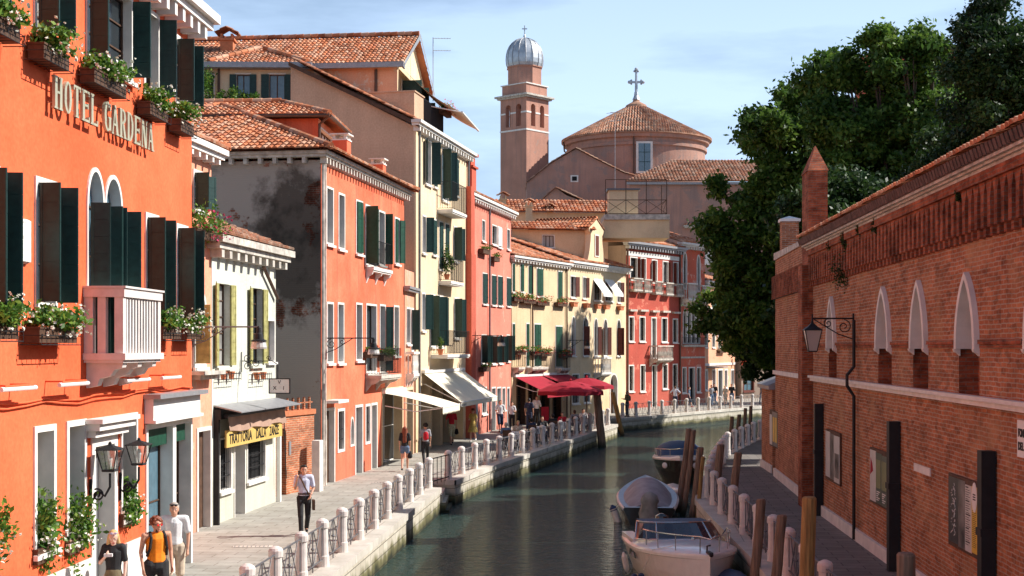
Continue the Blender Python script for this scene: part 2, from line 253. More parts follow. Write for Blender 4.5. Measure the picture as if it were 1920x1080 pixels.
def quaymat():
    m, b = new_mat('quay_stone_blocks'); N, K = nodes_of(m); g = N.new('ShaderNodeNewGeometry'); s = N.new('ShaderNodeSeparateXYZ'); K(g.outputs['Position'], s.inputs[0])
    cb = N.new('ShaderNodeCombineXYZ'); K(s.outputs['Y'], cb.inputs['X']); K(s.outputs['Z'], cb.inputs['Y'])
    br = N.new('ShaderNodeTexBrick'); K(cb.outputs[0], br.inputs['Vector']); br.inputs['Scale'].default_value = 1; br.inputs['Brick Width'].default_value = .62; br.inputs['Row Height'].default_value = .27; br.inputs['Mortar Size'].default_value = .012
    br.inputs['Color1'].default_value = (.6, .55, .45, 1); br.inputs['Color2'].default_value = (.47, .42, .33, 1); br.inputs['Mortar'].default_value = (.2, .18, .14, 1)
    n = N.new('ShaderNodeTexNoise'); n.inputs['Scale'].default_value = 1.7; n.inputs['Detail'].default_value = 8; K(g.outputs['Position'], n.inputs['Vector'])
    ad = N.new('ShaderNodeMath'); ad.operation = 'MULTIPLY_ADD'; ad.inputs[1].default_value = .7; K(n.outputs['Fac'], ad.inputs[0]); a2 = N.new('ShaderNodeMath'); a2.operation = 'ADD'; a2.inputs[1].default_value = .48; K(s.outputs['Z'], a2.inputs[0]); K(a2.outputs[0], ad.inputs[2])
    w = N.new('ShaderNodeValToRGB'); w.color_ramp.elements[0].position = .0; w.color_ramp.elements[1].position = .42; w.color_ramp.elements[0].color = (.035, .045, .02, 1); w.color_ramp.elements[1].color = (1, 1, 1, 1); e = w.color_ramp.elements.new(.22); e.color = (.3, .3, .16, 1)
    K(ad.outputs[0], w.inputs['Fac']); x = N.new('ShaderNodeMixRGB'); x.blend_type = 'MULTIPLY'; x.inputs['Fac'].default_value = 1; K(br.outputs['Color'], x.inputs['Color1']); K(w.outputs['Color'], x.inputs['Color2'])
    K(x.outputs['Color'], b.inputs['Base Color']); b.inputs['Roughness'].default_value = .75; bp = N.new('ShaderNodeBump'); bp.invert = True; bp.inputs['Strength'].default_value = .6; bp.inputs['Distance'].default_value = .02; K(br.outputs['Fac'], bp.inputs['Height']); K(bp.outputs[0], b.inputs['Normal']); return m
M['quay'] = quaymat()
def watermat():
    m, b = new_mat('canal_water'); N, K = nodes_of(m); tc = N.new('ShaderNodeTexCoord'); b.inputs['Base Color'].default_value = (.03, .06, .05, 1); b.inputs['Roughness'].default_value = .03
    b.inputs['IOR'].default_value = 1.33; b.inputs['Specular IOR Level'].default_value = .6
    def w(sc, sv, det): 
        q = N.new('ShaderNodeMapping'); q.inputs['Scale'].default_value = sv; q.inputs['Rotation'].default_value = (0, 0, R(12)); K(tc.outputs['Object'], q.inputs[0]); n = N.new('ShaderNodeTexNoise'); n.inputs['Scale'].default_value = sc; n.inputs['Detail'].default_value = det; n.inputs['Roughness'].default_value = .6; K(q.outputs[0], n.inputs['Vector']); return n.outputs['Fac']
    a = w(2.6, (1, 1.5, 1), 4); c = w(7.5, (1, 1.3, 1), 3); ad = N.new('ShaderNodeMath'); ad.operation = 'MULTIPLY_ADD'; ad.inputs[1].default_value = .5; K(c, ad.inputs[0]); K(a, ad.inputs[2])
    bp = N.new('ShaderNodeBump'); bp.inputs['Strength'].default_value = 1.0; bp.inputs['Distance'].default_value = .2; K(ad.outputs[0], bp.inputs['Height']); K(bp.outputs[0], b.inputs['Normal']); return m
M['water'] = watermat()
# ---------------------------------------------------------------- mesh building
def tag(o, label=None, cat=None, group=None, kind=None):
    if label: o['label'] = label
    if cat: o['category'] = cat
    if group: o['group'] = group
    if kind: o['kind'] = kind
    return o
def link(name, data, parent=None, loc=None, rot=None):
    o = bpy.data.objects.new(name, data); COL.objects.link(o)
    if parent: o.parent = parent
    if loc is not None: o.location = loc
    if rot is not None: o.rotation_euler = rot
    return o
def empty(name, loc=(0, 0, 0), rz=0.0, label=None, cat=None, group=None):
    o = link(name, None, None, loc, (0, 0, rz)); o.empty_display_size = .2
    return tag(o, label, cat, group)
class MB:
    def __init__(s): s.v = []; s.f = []; s.m = []; s.uv = []; s.T = None
    def add(s, vs, fs, mi=0, uv=(0.5, 0.5)):
        b = len(s.v)
        if s.T is not None: vs = [tuple(s.T @ Vector(p)) for p in vs]
        s.v.extend([tuple(p) for p in vs])
        for f in fs: s.f.append([b + i for i in f]); s.m.append(mi); s.uv.append(uv)
        return s
    def box(s, x0, x1, y0, y1, z0, z1, mi=0):
        if x1 < x0: x0, x1 = x1, x0
        if y1 < y0: y0, y1 = y1, y0
        if z1 < z0: z0, z1 = z1, z0
        return s.add([(x0, y0, z0), (x1, y0, z0), (x1, y1, z0), (x0, y1, z0), (x0, y0, z1), (x1, y0, z1), (x1, y1, z1), (x0, y1, z1)],
                     [(3, 2, 1, 0), (4, 5, 6, 7), (0, 1, 5, 4), (1, 2, 6, 5), (2, 3, 7, 6), (3, 0, 4, 7)], mi)
    def prism(s, pts, axis, a, b, mi=0):
        """pts: 2D polygon; extruded along axis ('x','y','z') from a to b"""
        def P(p, t): return (t, p[0], p[1]) if axis == 'x' else ((p[0], t, p[1]) if axis == 'y' else (p[0], p[1], t))
        n = len(pts); vs = [P(p, a) for p in pts] + [P(p, b) for p in pts]
        fs = [tuple(range(n))[::-1], tuple(range(n, 2 * n))] + [(i, (i + 1) % n, n + (i + 1) % n, n + i) for i in range(n)]
        return s.add(vs, fs, mi)
    def tube(s, pts, r, n=8, mi=0, cap=True):
        pts = [Vector(p) for p in pts]; rr = r if isinstance(r, (list, tuple)) else [r] * len(pts)
        vs = []; up = None
        for i, p in enumerate(pts):
            t = (pts[min(i + 1, len(pts) - 1)] - pts[max(i - 1, 0)]); t = t.normalized() if t.length > 1e-9 else Vector((0, 0, 1))
            if up is None: up = Vector((0, 0, 1)) if abs(t.z) < .9 else Vector((1, 0, 0))
            a = t.cross(up)
            if a.length < 1e-4: a = t.cross(Vector((1, 0.3, 0)))
            a.normalize(); b = a.cross(t).normalized(); up = b
            for k in range(n):
                th = 2 * PI * k / n; vs.append(p + (a * math.cos(th) + b * math.sin(th)) * rr[i])
        fs = [(i * n + k, i * n + (k + 1) % n, (i + 1) * n + (k + 1) % n, (i + 1) * n + k) for i in range(len(pts) - 1) for k in range(n)]
        if cap: fs += [tuple(range(n))[::-1], tuple(range((len(pts) - 1) * n, len(pts) * n))]
        return s.add(vs, fs, mi)
    def lathe(s, prof, n=16, c=(0, 0, 0), mi=0, a0=0.0, sx=1, sy=1):
        """prof: list of (r, z)"""
        vs = [(c[0] + r * sx * math.cos(a0 + 2 * PI * k / n), c[1] + r * sy * math.sin(a0 + 2 * PI * k / n), c[2] + z) for r, z in prof for k in range(n)]
        fs = [(i * n + k, i * n + (k + 1) % n, (i + 1) * n + (k + 1) % n, (i + 1) * n + k) for i in range(len(prof) - 1) for k in range(n)]
        fs += [tuple(range(n))[::-1], tuple(range((len(prof) - 1) * n, len(prof) * n))]
        return s.add(vs, fs, mi)
    def ball(s, c, r, n=10, mi=0, sc=(1, 1, 1), rot=None):
        vs = []; m = n // 2 + 1
        for i in range(m + 1):
            ph = PI * i / m
            for k in range(n):
                th = 2 * PI * k / n; p = Vector((r * sc[0] * math.sin(ph) * math.cos(th), r * sc[1] * math.sin(ph) * math.sin(th), r * sc[2] * math.cos(ph)))
                if rot is not None: p = rot @ p
                vs.append(p + Vector(c))
        fs = [(i * n + k, (i + 1) * n + k, (i + 1) * n + (k + 1) % n, i * n + (k + 1) % n) for i in range(m) for k in range(n)]
        return s.add(vs, fs, mi)
    def bar(s, p, q, w, h=None, mi=0):
        """square bar from p to q"""
        p, q = Vector(p), Vector(q); h = h or w; t = (q - p).normalized(); u = Vector((0, 0, 1)) if abs(t.z) < .95 else Vector((0, 1, 0))
        a = t.cross(u).normalized() * w / 2; b = a.cross(t).normalized() * h / 2
        vs = [p - a - b, p + a - b, p + a + b, p - a + b, q - a - b, q + a - b, q + a + b, q - a + b]
        return s.add(vs, [(3, 2, 1, 0), (4, 5, 6, 7), (0, 1, 5, 4), (1, 2, 6, 5), (2, 3, 7, 6), (3, 0, 4, 7)], mi)
    def mesh(s, name, mats, smooth=False):
        me = bpy.data.meshes.new(name); me.from_pydata(s.v, [], s.f)
        for m in (mats if isinstance(mats, (list, tuple)) else [mats]): me.materials.append(M[m] if isinstance(m, str) else m)
        if len(s.f):
            me.polygons.foreach_set('material_index', s.m)
            ul = me.uv_layers.new(name='UVMap'); cnt = [len(f) for f in s.f]
            ul.data.foreach_set('uv', np.repeat(np.array(s.uv, dtype=np.float32), cnt, axis=0).ravel())
            if smooth: me.polygons.foreach_set('use_smooth', [True] * len(s.f))
        me.update(); return me
    def build(s, name, mats, parent=None, loc=None, rot=None, smooth=False):
        return link(name, s.mesh(name, mats, smooth), parent, loc, rot)
def copy_tree(o, parent=None):
    c = o.copy(); COL.objects.link(c); c.parent = parent
    for ch in list(o.children): copy_tree(ch, c)
    return c
ORD = ['first', 'second', 'third', 'fourth', 'fifth', 'sixth', 'seventh', 'eighth', 'ninth', 'tenth', 'eleventh', 'twelfth', 'thirteenth', 'fourteenth', 'fifteenth', 'sixteenth', 'seventeenth', 'eighteenth', 'nineteenth', 'twentieth', 'twenty-first', 'twenty-second', 'twenty-third', 'twenty-fourth', 'twenty-fifth', 'twenty-sixth', 'twenty-seventh', 'twenty-eighth']
def text_mesh(name, body, size, mat, parent=None, depth=.01, loc=(0, 0, 0), rot=(0, 0, 0), xscale=1.0, align='LEFT', bold=0.0):
    cu = bpy.data.curves.new(name, 'FONT'); cu.body = body; cu.size = size; cu.extrude = depth; cu.align_x = align; cu.offset = bold
    t = bpy.data.objects.new(name + '_tmp', cu); COL.objects.link(t); dg = bpy.context.evaluated_depsgraph_get()
    me = bpy.data.meshes.new_from_object(t.evaluated_get(dg)); bpy.data.objects.remove(t)
    me.name = name; me.materials.clear(); me.materials.append(M[mat] if isinstance(mat, str) else mat)
    for v in me.vertices: v.co.x *= xscale
    return link(name, me, parent, loc, rot)
# ---------------------------------------------------------------- facade frame: local x runs along the wall, local -y faces the canal
class Fac:
    def __init__(s, name, A, B, label, cat='house', group='houses along the canal'):
        s.A = Vector((A[0], A[1])); s.B = Vector((B[0], B[1])); s.L = (s.B - s.A).length; s.d = (s.B - s.A) / s.L
        s.n = Vector((s.d.y, -s.d.x)); s.root = empty(name, (A[0], A[1], 0), math.atan2(s.d.y, s.d.x), label, cat, group) if name else None
        s.ops = []
    def u(s, px, out=0.0):
        a = (px - 960) / FPX; o = s.A + s.n * out   # a*Y = o.x + u d.x ; Y = o.y + u d.y
        return (a * o.y - o.x) / (s.d.x - a * s.d.y)
    def uz(s, px, py, out=0.0):
        u = s.u(px, out); Y = s.A.y + s.n.y * out + u * s.d.y
        return u, CH + (HY - py) / FPX * Y
    def side(s, px, py, u=0.0):
        """point on the plane across the wall at distance u: returns (local y, z)"""
        a = (px - 960) / FPX; o = s.A + s.d * u; e = -s.n     # o + v e
        v = (a * o.y - o.x) / (e.x - a * e.y); return v, CH + (HY - py) / FPX * (o.y + v * e.y)
    def rect(s, xl, xr, yt, yb, out=0.0):
        u0, z1 = s.uz(xl, yt, out); _, z0 = s.uz(xl, yb, out); return u0, s.u(xr, out), z0, z1
    def W(s, u, out, z): p = s.A + s.d * u + s.n * out; return Vector((p.x, p.y, z))
    @property
    def rz(s): return math.atan2(s.d.y, s.d.x)
def arch_pts(u0, u1, zs, zt, kind, n=8):
    c = (u0 + u1) / 2; h = (u1 - u0) / 2; out = []
    if kind == 'round':
        for i in range(2 * n + 1):
            a = PI - PI * i / (2 * n); out.append((c + h * math.cos(a), zs + (zt - zs) * math.sin(a)))
    else:   # pointed
        H = zt - zs; r = (h * h + H * H) / (2 * h); am = math.asin(min(1, H / r))
        for i in range(n + 1): a = am * i / n; out.append((u0 + r - r * math.cos(a), zs + r * math.sin(a)))
        for i in range(n - 1, -1, -1): a = am * i / n; out.append((u1 - r + r * math.cos(a), zs + r * math.sin(a)))
    return out
def outline(u0, u1, z0, z1, arch=None, spring=None):
    if not arch: return [(u0, z0), (u0, z1), (u1, z1), (u1, z0)]
    return [(u0, z0)] + arch_pts(u0, u1, spring, z1, arch) + [(u1, z0)]
def wall_mesh(mb, u0, u1, z0, z1, ops, y=0.0, mi=0, slope=None):
    """one wall sheet with holes cut for the openings"""
    us = sorted({round(x, 4) for x in [u0, u1] + [o[k] for o in ops for k in ('u0', 'u1')] if u0 - 1e-6 <= x <= u1 + 1e-6})
    zs = sorted({round(x, 4) for x in [z0, z1] + [o[k] for o in ops for k in ('z0', 'z1')] if z0 - 1e-6 <= x <= z1 + 1e-6})
    for i in range(len(us) - 1):
        run = None
        for j in range(len(zs) - 1):
            cu, cz = (us[i] + us[i + 1]) / 2, (zs[j] + zs[j + 1]) / 2
            hole = any(o['u0'] < cu < o['u1'] and o['z0'] < cz < o['z1'] for o in ops)
            if not hole: mb.add([(us[i], y, zs[j]), (us[i + 1], y, zs[j]), (us[i + 1], y, zs[j + 1]), (us[i], y, zs[j + 1])], [(0, 1, 2, 3)], mi)
    for o in ops:
        if o.get('arch'):
            p = arch_pts(o['u0'], o['u1'], o['spring'], o['z1'], o['arch'])
            for a, b in zip(p[:-1], p[1:]):
                if abs(a[0] - b[0]) > 1e-6: mb.add([(a[0], y, a[1]), (b[0], y, b[1]), (b[0], y, o['z1']), (a[0], y, o['z1'])], [(0, 1, 2, 3)], mi)
def surround(mb, o, fw, proud=.03, depth=.22, mi=0, y=0.0, bottom=True):
    A = outline(o['u0'], o['u1'], o['z0'], o['z1'], o.get('arch'), o.get('spring'))
    zi0 = o['z0'] + (fw if bottom else 0)
    B = outline(o['u0'] + fw, o['u1'] - fw, zi0, o['z1'] - fw, o.get('arch'), o.get('spring'))
    n = len(A); vs = [(p[0], y - proud, p[1]) for p in A] + [(p[0], y - proud, p[1]) for p in B] + [(p[0], y + depth, p[1]) for p in B] + [(p[0], y + .02, p[1]) for p in A]
    fs = []
    for i in range(n):
        j = (i + 1) % n
        if i == n - 1 and not bottom: continue
        fs += [(i, j, n + j, n + i), (n + i, n + j, 2 * n + j, 2 * n + i), (3 * n + i, 3 * n + j, j, i)]
    mb.add(vs, fs, mi); return B
LEAF = {}
def shutter_mesh(w, h, mat, board=.3):
    k = (round(w, 2), round(h, 2), mat)
    if k not in LEAF:
        mb = MB(); n = max(2, int(round(h / board))); bh = h / n
        for i in range(n): mb.box(0.0, w, -.016, .016, i * bh + .004, (i + 1) * bh - .004)
        mb.box(.005, w - .005, -.008, .008, .004, h - .004); mb.box(.01, .05, -.024, .012, .02, h - .02); mb.box(w - .05, w - .01, -.024, .012, .02, h - .02)
        mb.box(.06, w - .06, .014, .028, h * .18, h * .18 + .06); mb.box(.06, w - .06, .014, .028, h * .78, h * .78 + .06)
        LEAF[k] = mb.mesh('shutter', mat)
    return LEAF[k]
WR = random.Random(12)
def window(F, xl, xr, yt, yb, sh=None, shm='shutter', fr='stone', fw=.09, arch=None, spr=None, glass='glass', mull=(1, 2), sill=True, depth=.2, name='window', uz=None, bars=False, leafw=None, fmat='wooddark', root=None, shz=None):
    if uz: u0, u1, z0, z1 = uz
    else: u0, u1, z0, z1 = F.rect(xl, xr, yt, yb)
    o = dict(u0=u0, u1=u1, z0=z0, z1=z1)
    if arch: o['arch'] = arch; o['spring'] = spr if spr is not None else z1 - (u1 - u0) / 2 * (1.0 if arch == 'round' else 2.1)
    F.ops.append(o); mb = MB()
    isdoor = name in ('door', 'shop_window') and z0 < .35
    B = surround(mb, o, fw, .03, depth, 0, bottom=not isdoor)
    if sill and not isdoor: mb.box(u0 - .06, u1 + .06, -.10, .0 - .031, z0 - .07, z0 + .012)
    W_ = mb.build(name, fr, root or F.root)
    if glass == 'glass' and name == 'window': glass = WR.choice(['glass'] * 6 + ['glassblue', 'curtain'])
    g = MB(); yy = depth - .03; n = len(B); g.add([(p[0], yy, p[1]) for p in B], [tuple(range(n))])
    g.build('door_leaf' if name == 'door' else 'pane', glass, W_)
    b0, b1, c0, c1 = B[0][0], B[-1][0], B[0][1], (o['spring'] if arch else B[1][1])
    fr2 = MB(); nx, nz = mull
    if name != 'door':
        t = .035; ym = yy - .035
        fr2.box(b0, b0 + t, ym, yy - .003, c0, c1); fr2.box(b1 - t, b1, ym, yy - .003, c0, c1); fr2.box(b0 + t, b1 - t, ym, yy - .003, c0, c0 + t); fr2.box(b0 + t, b1 - t, ym, yy - .003, c1 - t, c1)
        for i in range(1, nx + 1):
            x = b0 + (b1 - b0) * i / (nx + 1); fr2.box(x - .02, x + .02, ym + .002, yy - .004, c0 + t, c1 - t)
        for j in range(1, nz + 1):
            z = c0 + (c1 - c0) * j / (nz + 1); fr2.box(b0 + t, b1 - t, ym + .006, yy - .005, z - .014, z + .014)
        fr2.build('sash', fmat, W_)
    if bars:
        bb = MB(); k = max(2, int((b1 - b0) / .12))
        for i in range(1, k): x = b0 + (b1 - b0) * i / k; bb.tube([(x, .02, c0), (x, .02, c1)], .009, 5)
        for j in range(1, max(2, int((c1 - c0) / .35))): z = c0 + .35 * j; bb.box(b0, b1, .012, .028, z - .012, z + .012)
        bb.build('bars', 'iron', W_)
    if sh:
        zt = shz if shz else ((o['spring'] + .02) if arch else B[1][1])
        lw = leafw or (b1 - b0) / 2; me = shutter_mesh(lw, zt - B[0][1] - .01, shm)
        for side, ang in sh:
            a = R(ang)
            if side == 'L': link('shutter', me, W_, (b0, -.055, B[0][1] + .005), (0, 0, -a))
            else: link('shutter', me, W_, (b1, -.055, B[0][1] + .005), (0, 0, PI + a))
    return W_, o, B
TILES = {}
def tiles(mb, P, du, dv, poly, w=.2, Lr=.36, lift=.05, seed=0):
    """half-barrel clay tiles over the sloping polygon poly [(u,v)...]; P origin, du along the eave, dv up the slope"""
    rg = random.Random(seed + int(P[0] * 100)); P, du, dv = Vector(P), Vector(du).normalized(), Vector(dv).normalized(); nn = du.cross(dv).normalized()
    if nn.z < 0: nn = -nn
    us = [p[0] for p in poly]; n = len(poly); k0 = int(math.floor(min(us) / w)); k1 = int(math.ceil(max(us) / w))
    mb.add([tuple(P + du * p[0] + dv * p[1] - nn * .02) for p in poly], [tuple(range(n))], 0, (.02, .5))
    for k in range(k0, k1):
        uc = (k + .5) * w; vs = []
        for i in range(n):
            a, b = poly[i], poly[(i + 1) % n]
            if (a[0] - uc) * (b[0] - uc) < 0: t = (uc - a[0]) / (b[0] - a[0]); vs.append(a[1] + t * (b[1] - a[1]))
        if len(vs) < 2: continue
        v0, v1 = min(vs), max(vs); m = max(1, int(round((v1 - v0) / Lr))); step = (v1 - v0) / m
        for j in range(m):
            va = v0 + j * step; vb = va + step * 1.06; r0 = w * .52; r1 = w * .43; jx = rg.uniform(-.012, .012); q = rg.uniform(-.006, .01)
            ring = []
            for (v, r, h) in ((va - .02, r0, .035 + q), (vb, r1, 0.0)):
                for th in (0, 45, 90, 135, 180):
                    c, s_ = math.cos(R(th)), math.sin(R(th)); ring.append(tuple(P + du * (uc + jx + r * c) + dv * v + nn * (h + r * .72 * s_)))
            base = P + du * (uc + jx) + dv * (va - .02)
            ring += [tuple(base + du * r0 * .8 + nn * (.0 + q)), tuple(base - du * r0 * .8 + nn * (.0 + q))]
            mb.add(ring, [(0, 1, 6, 5), (1, 2, 7, 6), (2, 3, 8, 7), (3, 4, 9, 8), (4, 3, 2, 1, 0)], 0, (rg.random() ** .9, rg.random()))
def ridge(mb, a, b, r=.11, step=.36, seed=1):
    a, b = Vector(a), Vector(b); n = max(1, int((b - a).length / step)); rg = random.Random(seed)
    for i in range(n):
        p, q = a.lerp(b, i / n), a.lerp(b, (i + 1.08) / n); bb = MB(); bb.tube([p, q], [r * 1.1, r * .9], 8)
        mb.add(bb.v, bb.f, 0, (rg.random(), .5))
def hip_roof(root, W, D, z, pitch, ov=.35, mat='tile', w=.2, Lr=.36, near='hip', far='hip', y0=0, name='roof', sides=('front', 'near', 'far', 'back')):
    """roof over local rectangle x 0..W, y y0..y0+D"""
    mb = MB(); tp = math.tan(R(pitch)); cp = math.cos(R(pitch)); x0, x1, ya, yb = -ov, W + ov, y0 - ov, y0 + D + ov; H = (yb - ya) / 2; Wt = x1 - x0
    hn = H if near == 'hip' else 0; hf = H if far == 'hip' else 0
    if hn + hf > Wt: H2 = Wt / 2; 
    sl = H / cp; rz_ = z + H * tp; ym = (ya + yb) / 2
    if 'front' in sides: tiles(mb, (x0, ya, z), (1, 0, 0), (0, cp, math.sin(R(pitch))), [(0, 0), (Wt, 0), (Wt - hf, sl), (hn, sl)], w, Lr)
    if 'back' in sides: tiles(mb, (x0, yb, z), (1, 0, 0), (0, -cp, math.sin(R(pitch))), [(0, 0), (Wt, 0), (Wt - hf, sl), (hn, sl)], w * 1.5, Lr * 2)
    if near == 'hip' and 'near' in sides: tiles(mb, (x0, ya, z), (0, 1, 0), (cp, 0, math.sin(R(pitch))), [(0, 0), (yb - ya, 0), (H, sl)], w, Lr); 
    if far == 'hip' and 'far' in sides: tiles(mb, (x1, ya, z), (0, 1, 0), (-cp, 0, math.sin(R(pitch))), [(0, 0), (yb - ya, 0), (H, sl)], w, Lr)
    e = .07
    ridge(mb, (x0 + hn, ym, rz_ + e), (x1 - hf, ym, rz_ + e))
    for (hh, xx, sg) in ((near, x0, 1), (far, x1, -1)):
        if hh == 'hip': ridge(mb, (xx, ya, z + e), (xx + sg * H, ym, rz_ + e)); ridge(mb, (xx, yb, z + e), (xx + sg * H, ym, rz_ + e))
    return mb.build(name, mat, root), rz_
def cornice(root, u0, u1, z, h=.22, p=.22, mat='stone', dent=.42, dw=.14, dh=.16, y=0.0, gut=True, near=None):
    mb = MB(); mb.box(u0 - p, u1 + p, y - p, y + .0 - .002, z, z + h * .45); mb.box(u0 - p * 1.25, u1 + p * 1.25, y - p * 1.3, y - .002, z + h * .45 + .001, z + h)
    if dent:
        n = int((u1 - u0) / dent)
        for i in range(n + 1): x = u0 + (u1 - u0) * i / max(1, n); mb.box(x - dw / 2, x + dw / 2, y - p * .9, y - .003, z - dh, z - .001)
    if near:   # returns round the near side wall for a length
        mb.box(u0 - p, u0 - .002, y, y + near, z, z + h * .45); mb.box(u0 - p * 1.25, u0 - .002, y, y + near, z + h * .45 + .001, z + h)
        n = int(near / (dent or 1))
        if dent:
            for i in range(1, n + 1): mb.box(u0 - p * .9, u0 - .003, y + i * dent * 1.4 - dw / 2, y + i * dent * 1.4 + dw / 2, z - dh, z - .001)
    return mb.build('cornice', mat, root)
def shell(F, zt, D, wmat, smat=None, name='wall', z0=0.0, u1=None, near=True):
    """front sheet with holes, near and far side walls, back wall and ceiling slab"""
    L_ = u1 or F.L; mb = MB(); wall_mesh(mb, 0, L_, z0, zt, F.ops); mb.build('front_wall', wmat, F.root)
    s = MB(); s.add([(0, 0, z0), (0, D, z0), (0, D, zt), (0, 0, zt)], [(3, 2, 1, 0)]); s.build('side_wall', smat or wmat, F.root)
    s = MB(); s.add([(L_, 0, z0), (L_, D, z0), (L_, D, zt), (L_, 0, zt)], [(0, 1, 2, 3)]); s.add([(0, D, z0), (L_, D, z0), (L_, D, zt), (0, D, zt)], [(3, 2, 1, 0)])
    s.add([(0, 0, zt), (L_, 0, zt), (L_, D, zt), (0, D, zt)], [(0, 1, 2, 3)]); s.build('back_wall', smat or wmat, F.root)
def iron_rail(mb, pts, h=.9, sp=.12, z=0.0, r=.009, mi=0):
    for a, b in zip(pts[:-1], pts[1:]):
        a, b = Vector((a[0], a[1], z)), Vector((b[0], b[1], z)); n = max(1, int((b - a).length / sp))
        for zz in (.06, h): mb.bar(a + Vector((0, 0, zz)), b + Vector((0, 0, zz)), .03, .02, mi)
        for i in range(n + 1): p = a.lerp(b, i / n); mb.tube([p + Vector((0, 0, .06)), p + Vector((0, 0, h))], r, 5, mi)
def balcony(F, u0, u1, z, p=.7, h=.95, slab='stonedirty', rail='iron', stone=False, name='balcony', corb=True):
    b = MB(); b.box(u0, u1, -p, -.004, z - .14, z - .02); b.box(u0 + .04, u1 - .04, -p + .04, -.005, z - .2, z - .141)
    if corb:
        for x in (u0 + .12, (u0 + u1) / 2, u1 - .12): b.prism([(-.004, z - .201), (-p * .85, z - .201), (-p * .7, z - .3), (-p * .3, z - .38), (-.004, z - .62)], 'x', x - .07, x + .07)
    o = b.build(name, slab, F.root); q = MB()
    if stone:
        for (a, c) in (((u0 + .05, -.1), (u0 + .05, -p + .07)), ((u0 + .05, -p + .07), (u1 - .05, -p + .07)), ((u1 - .05, -p + .07), (u1 - .05, -.1))):
            A_, C_ = Vector((a[0], a[1], 0)), Vector((c[0], c[1], 0)); n = max(1, int((C_ - A_).length / .16))
            for i in range(n + 1):
                t = A_.lerp(C_, i / n); q.lathe([(.045, 0), (.045, .08), (.03, .12), (.05, h * .4), (.03, h * .6), (.03, h - .14), (.045, h - .1)], 8, (t.x, t.y, z - .02))
        q.box(u0 - .02, u1 + .02, -p - .01, -p + .14, z + h - .1, z + h); q.box(u0 - .02, u0 + .12, -p + .141, -.004, z + h - .1, z + h); q.box(u1 - .12, u1 + .02, -p + .141, -.004, z + h - .1, z + h)
        q.build('balustrade', slab, o)
    else:
        iron_rail(q, [(u0 + .03, -.02), (u0 + .03, -p + .03), (u1 - .03, -p + .03), (u1 - .03, -.02)], h, .11, z - .02); q.build('railing', rail, o)
    return o
# ---------------------------------------------------------------- plants
def leaves(c, size, n, leaf=.07, seed=0, droop=0.0, clumps=12, hollow=.35):
    """leaf blades scattered in clumps through an ellipsoid volume; returns vertex and face arrays"""
    rg = np.random.default_rng(seed); cc = rg.normal(size=(clumps, 3)); cc /= np.linalg.norm(cc, axis=1)[:, None]; cc *= (hollow + (1 - hollow) * rg.random((clumps, 1)) ** .5) * .75
    idx = rg.integers(0, clumps, n); p = cc[idx] + rg.normal(size=(n, 3)) * (.34 / clumps ** .18); p *= np.array(size) * .5; p[:, 2] -= droop * (p[:, 1] ** 2); p += np.array(c)
    d = rg.normal(size=(n, 3)); d[:, 2] += .25; d /= np.linalg.norm(d, axis=1)[:, None]; e = np.cross(d, rg.normal(size=(n, 3))); e /= np.linalg.norm(e, axis=1)[:, None]
    s = leaf * (.6 + .8 * rg.random((n, 1)))
    v = np.stack([p - d * s * .6, p + e * s * .34, p + d * s * .7, p - e * s * .34], axis=1).reshape(-1, 3)
    return v, rg.random(n), idx
def leaf_object(name, mat, v, rnd, parent=None, loc=None):
    n = len(v) // 4; me = bpy.data.meshes.new(name); me.vertices.add(4 * n); me.vertices.foreach_set('co', v.astype(np.float32).ravel())
    me.loops.add(4 * n); me.loops.foreach_set('vertex_index', np.arange(4 * n, dtype=np.int32)); me.polygons.add(n)
    me.polygons.foreach_set('loop_start', np.arange(0, 4 * n, 4, dtype=np.int32)); me.polygons.foreach_set('loop_total', np.full(n, 4, dtype=np.int32))
    ul = me.uv_layers.new(name='UVMap'); uv = np.zeros((4 * n, 2), np.float32); uv[:, 0] = np.repeat(rnd, 4); ul.data.foreach_set('uv', uv.ravel())
    me.materials.append(M[mat]); me.update(calc_edges=True); me.validate(); return link(name, me, parent, loc)
def flower_box(u_w, width, label, group, seed, flower='petalwhite', rz=0.0, hgt=.5, cage=True, size=1.0, box='wooddark', nleaf=420, spread=1.0):
    """planter hung on a wall; local x along the wall, local -y away from it"""
    root = empty('flower_box', u_w, rz, label, 'flower box', group); b = MB(); w = width
    b.box(-w / 2, w / 2, -.30, -.05, -.26, -.03); 
    b.box(-w / 2 - .015, w / 2 + .015, -.315, -.035, -.05, -.02); b.build('planter', box, root)
    if cage:
        c = MB()
        for zz in (-.29, -.15): 
            c.tube([(-w / 2 - .05, -.02, zz), (-w / 2 - .05, -.35, zz), (w / 2 + .05, -.35, zz), (w / 2 + .05, -.02, zz)], .008, 5)
        n = int(w / .16)
        for i in range(n + 1): x = -w / 2 - .05 + (w + .1) * i / n; c.tube([(x, -.02, -.29), (x, -.35, -.29), (x, -.35, -.13)], .006, 4)
        c.build('iron_cage', 'iron', root)
    v, r, _ = leaves((0, -.24, .12 * size), (w * 1.2 * spread, .75 * size, hgt * size), nleaf, .075, seed, 0, 16); leaf_object('foliage', 'leafbox', v, r, root)
    rg = random.Random(seed); f = MB()
    for i in range(int(42 * w)):
        p = Vector((rg.uniform(-.55, .55) * w * spread * 1.1, -.3 - rg.random() * .3 * size, .12 + rg.uniform(-.28, .26) * size)); s = rg.uniform(.02, .04)
        for k in range(3):
            a = Vector((rg.uniform(-1, 1), rg.uniform(-1, 1), rg.uniform(-1, 1))).normalized(); e = a.cross(Vector((rg.uniform(-1, 1), rg.uniform(-1, 1), 1))).normalized()
            f.add([p - a * s, p + e * s * .8, p + a * s, p - e * s * .8], [(0, 1, 2, 3)])
    f.build('blossoms', flower, root); return root
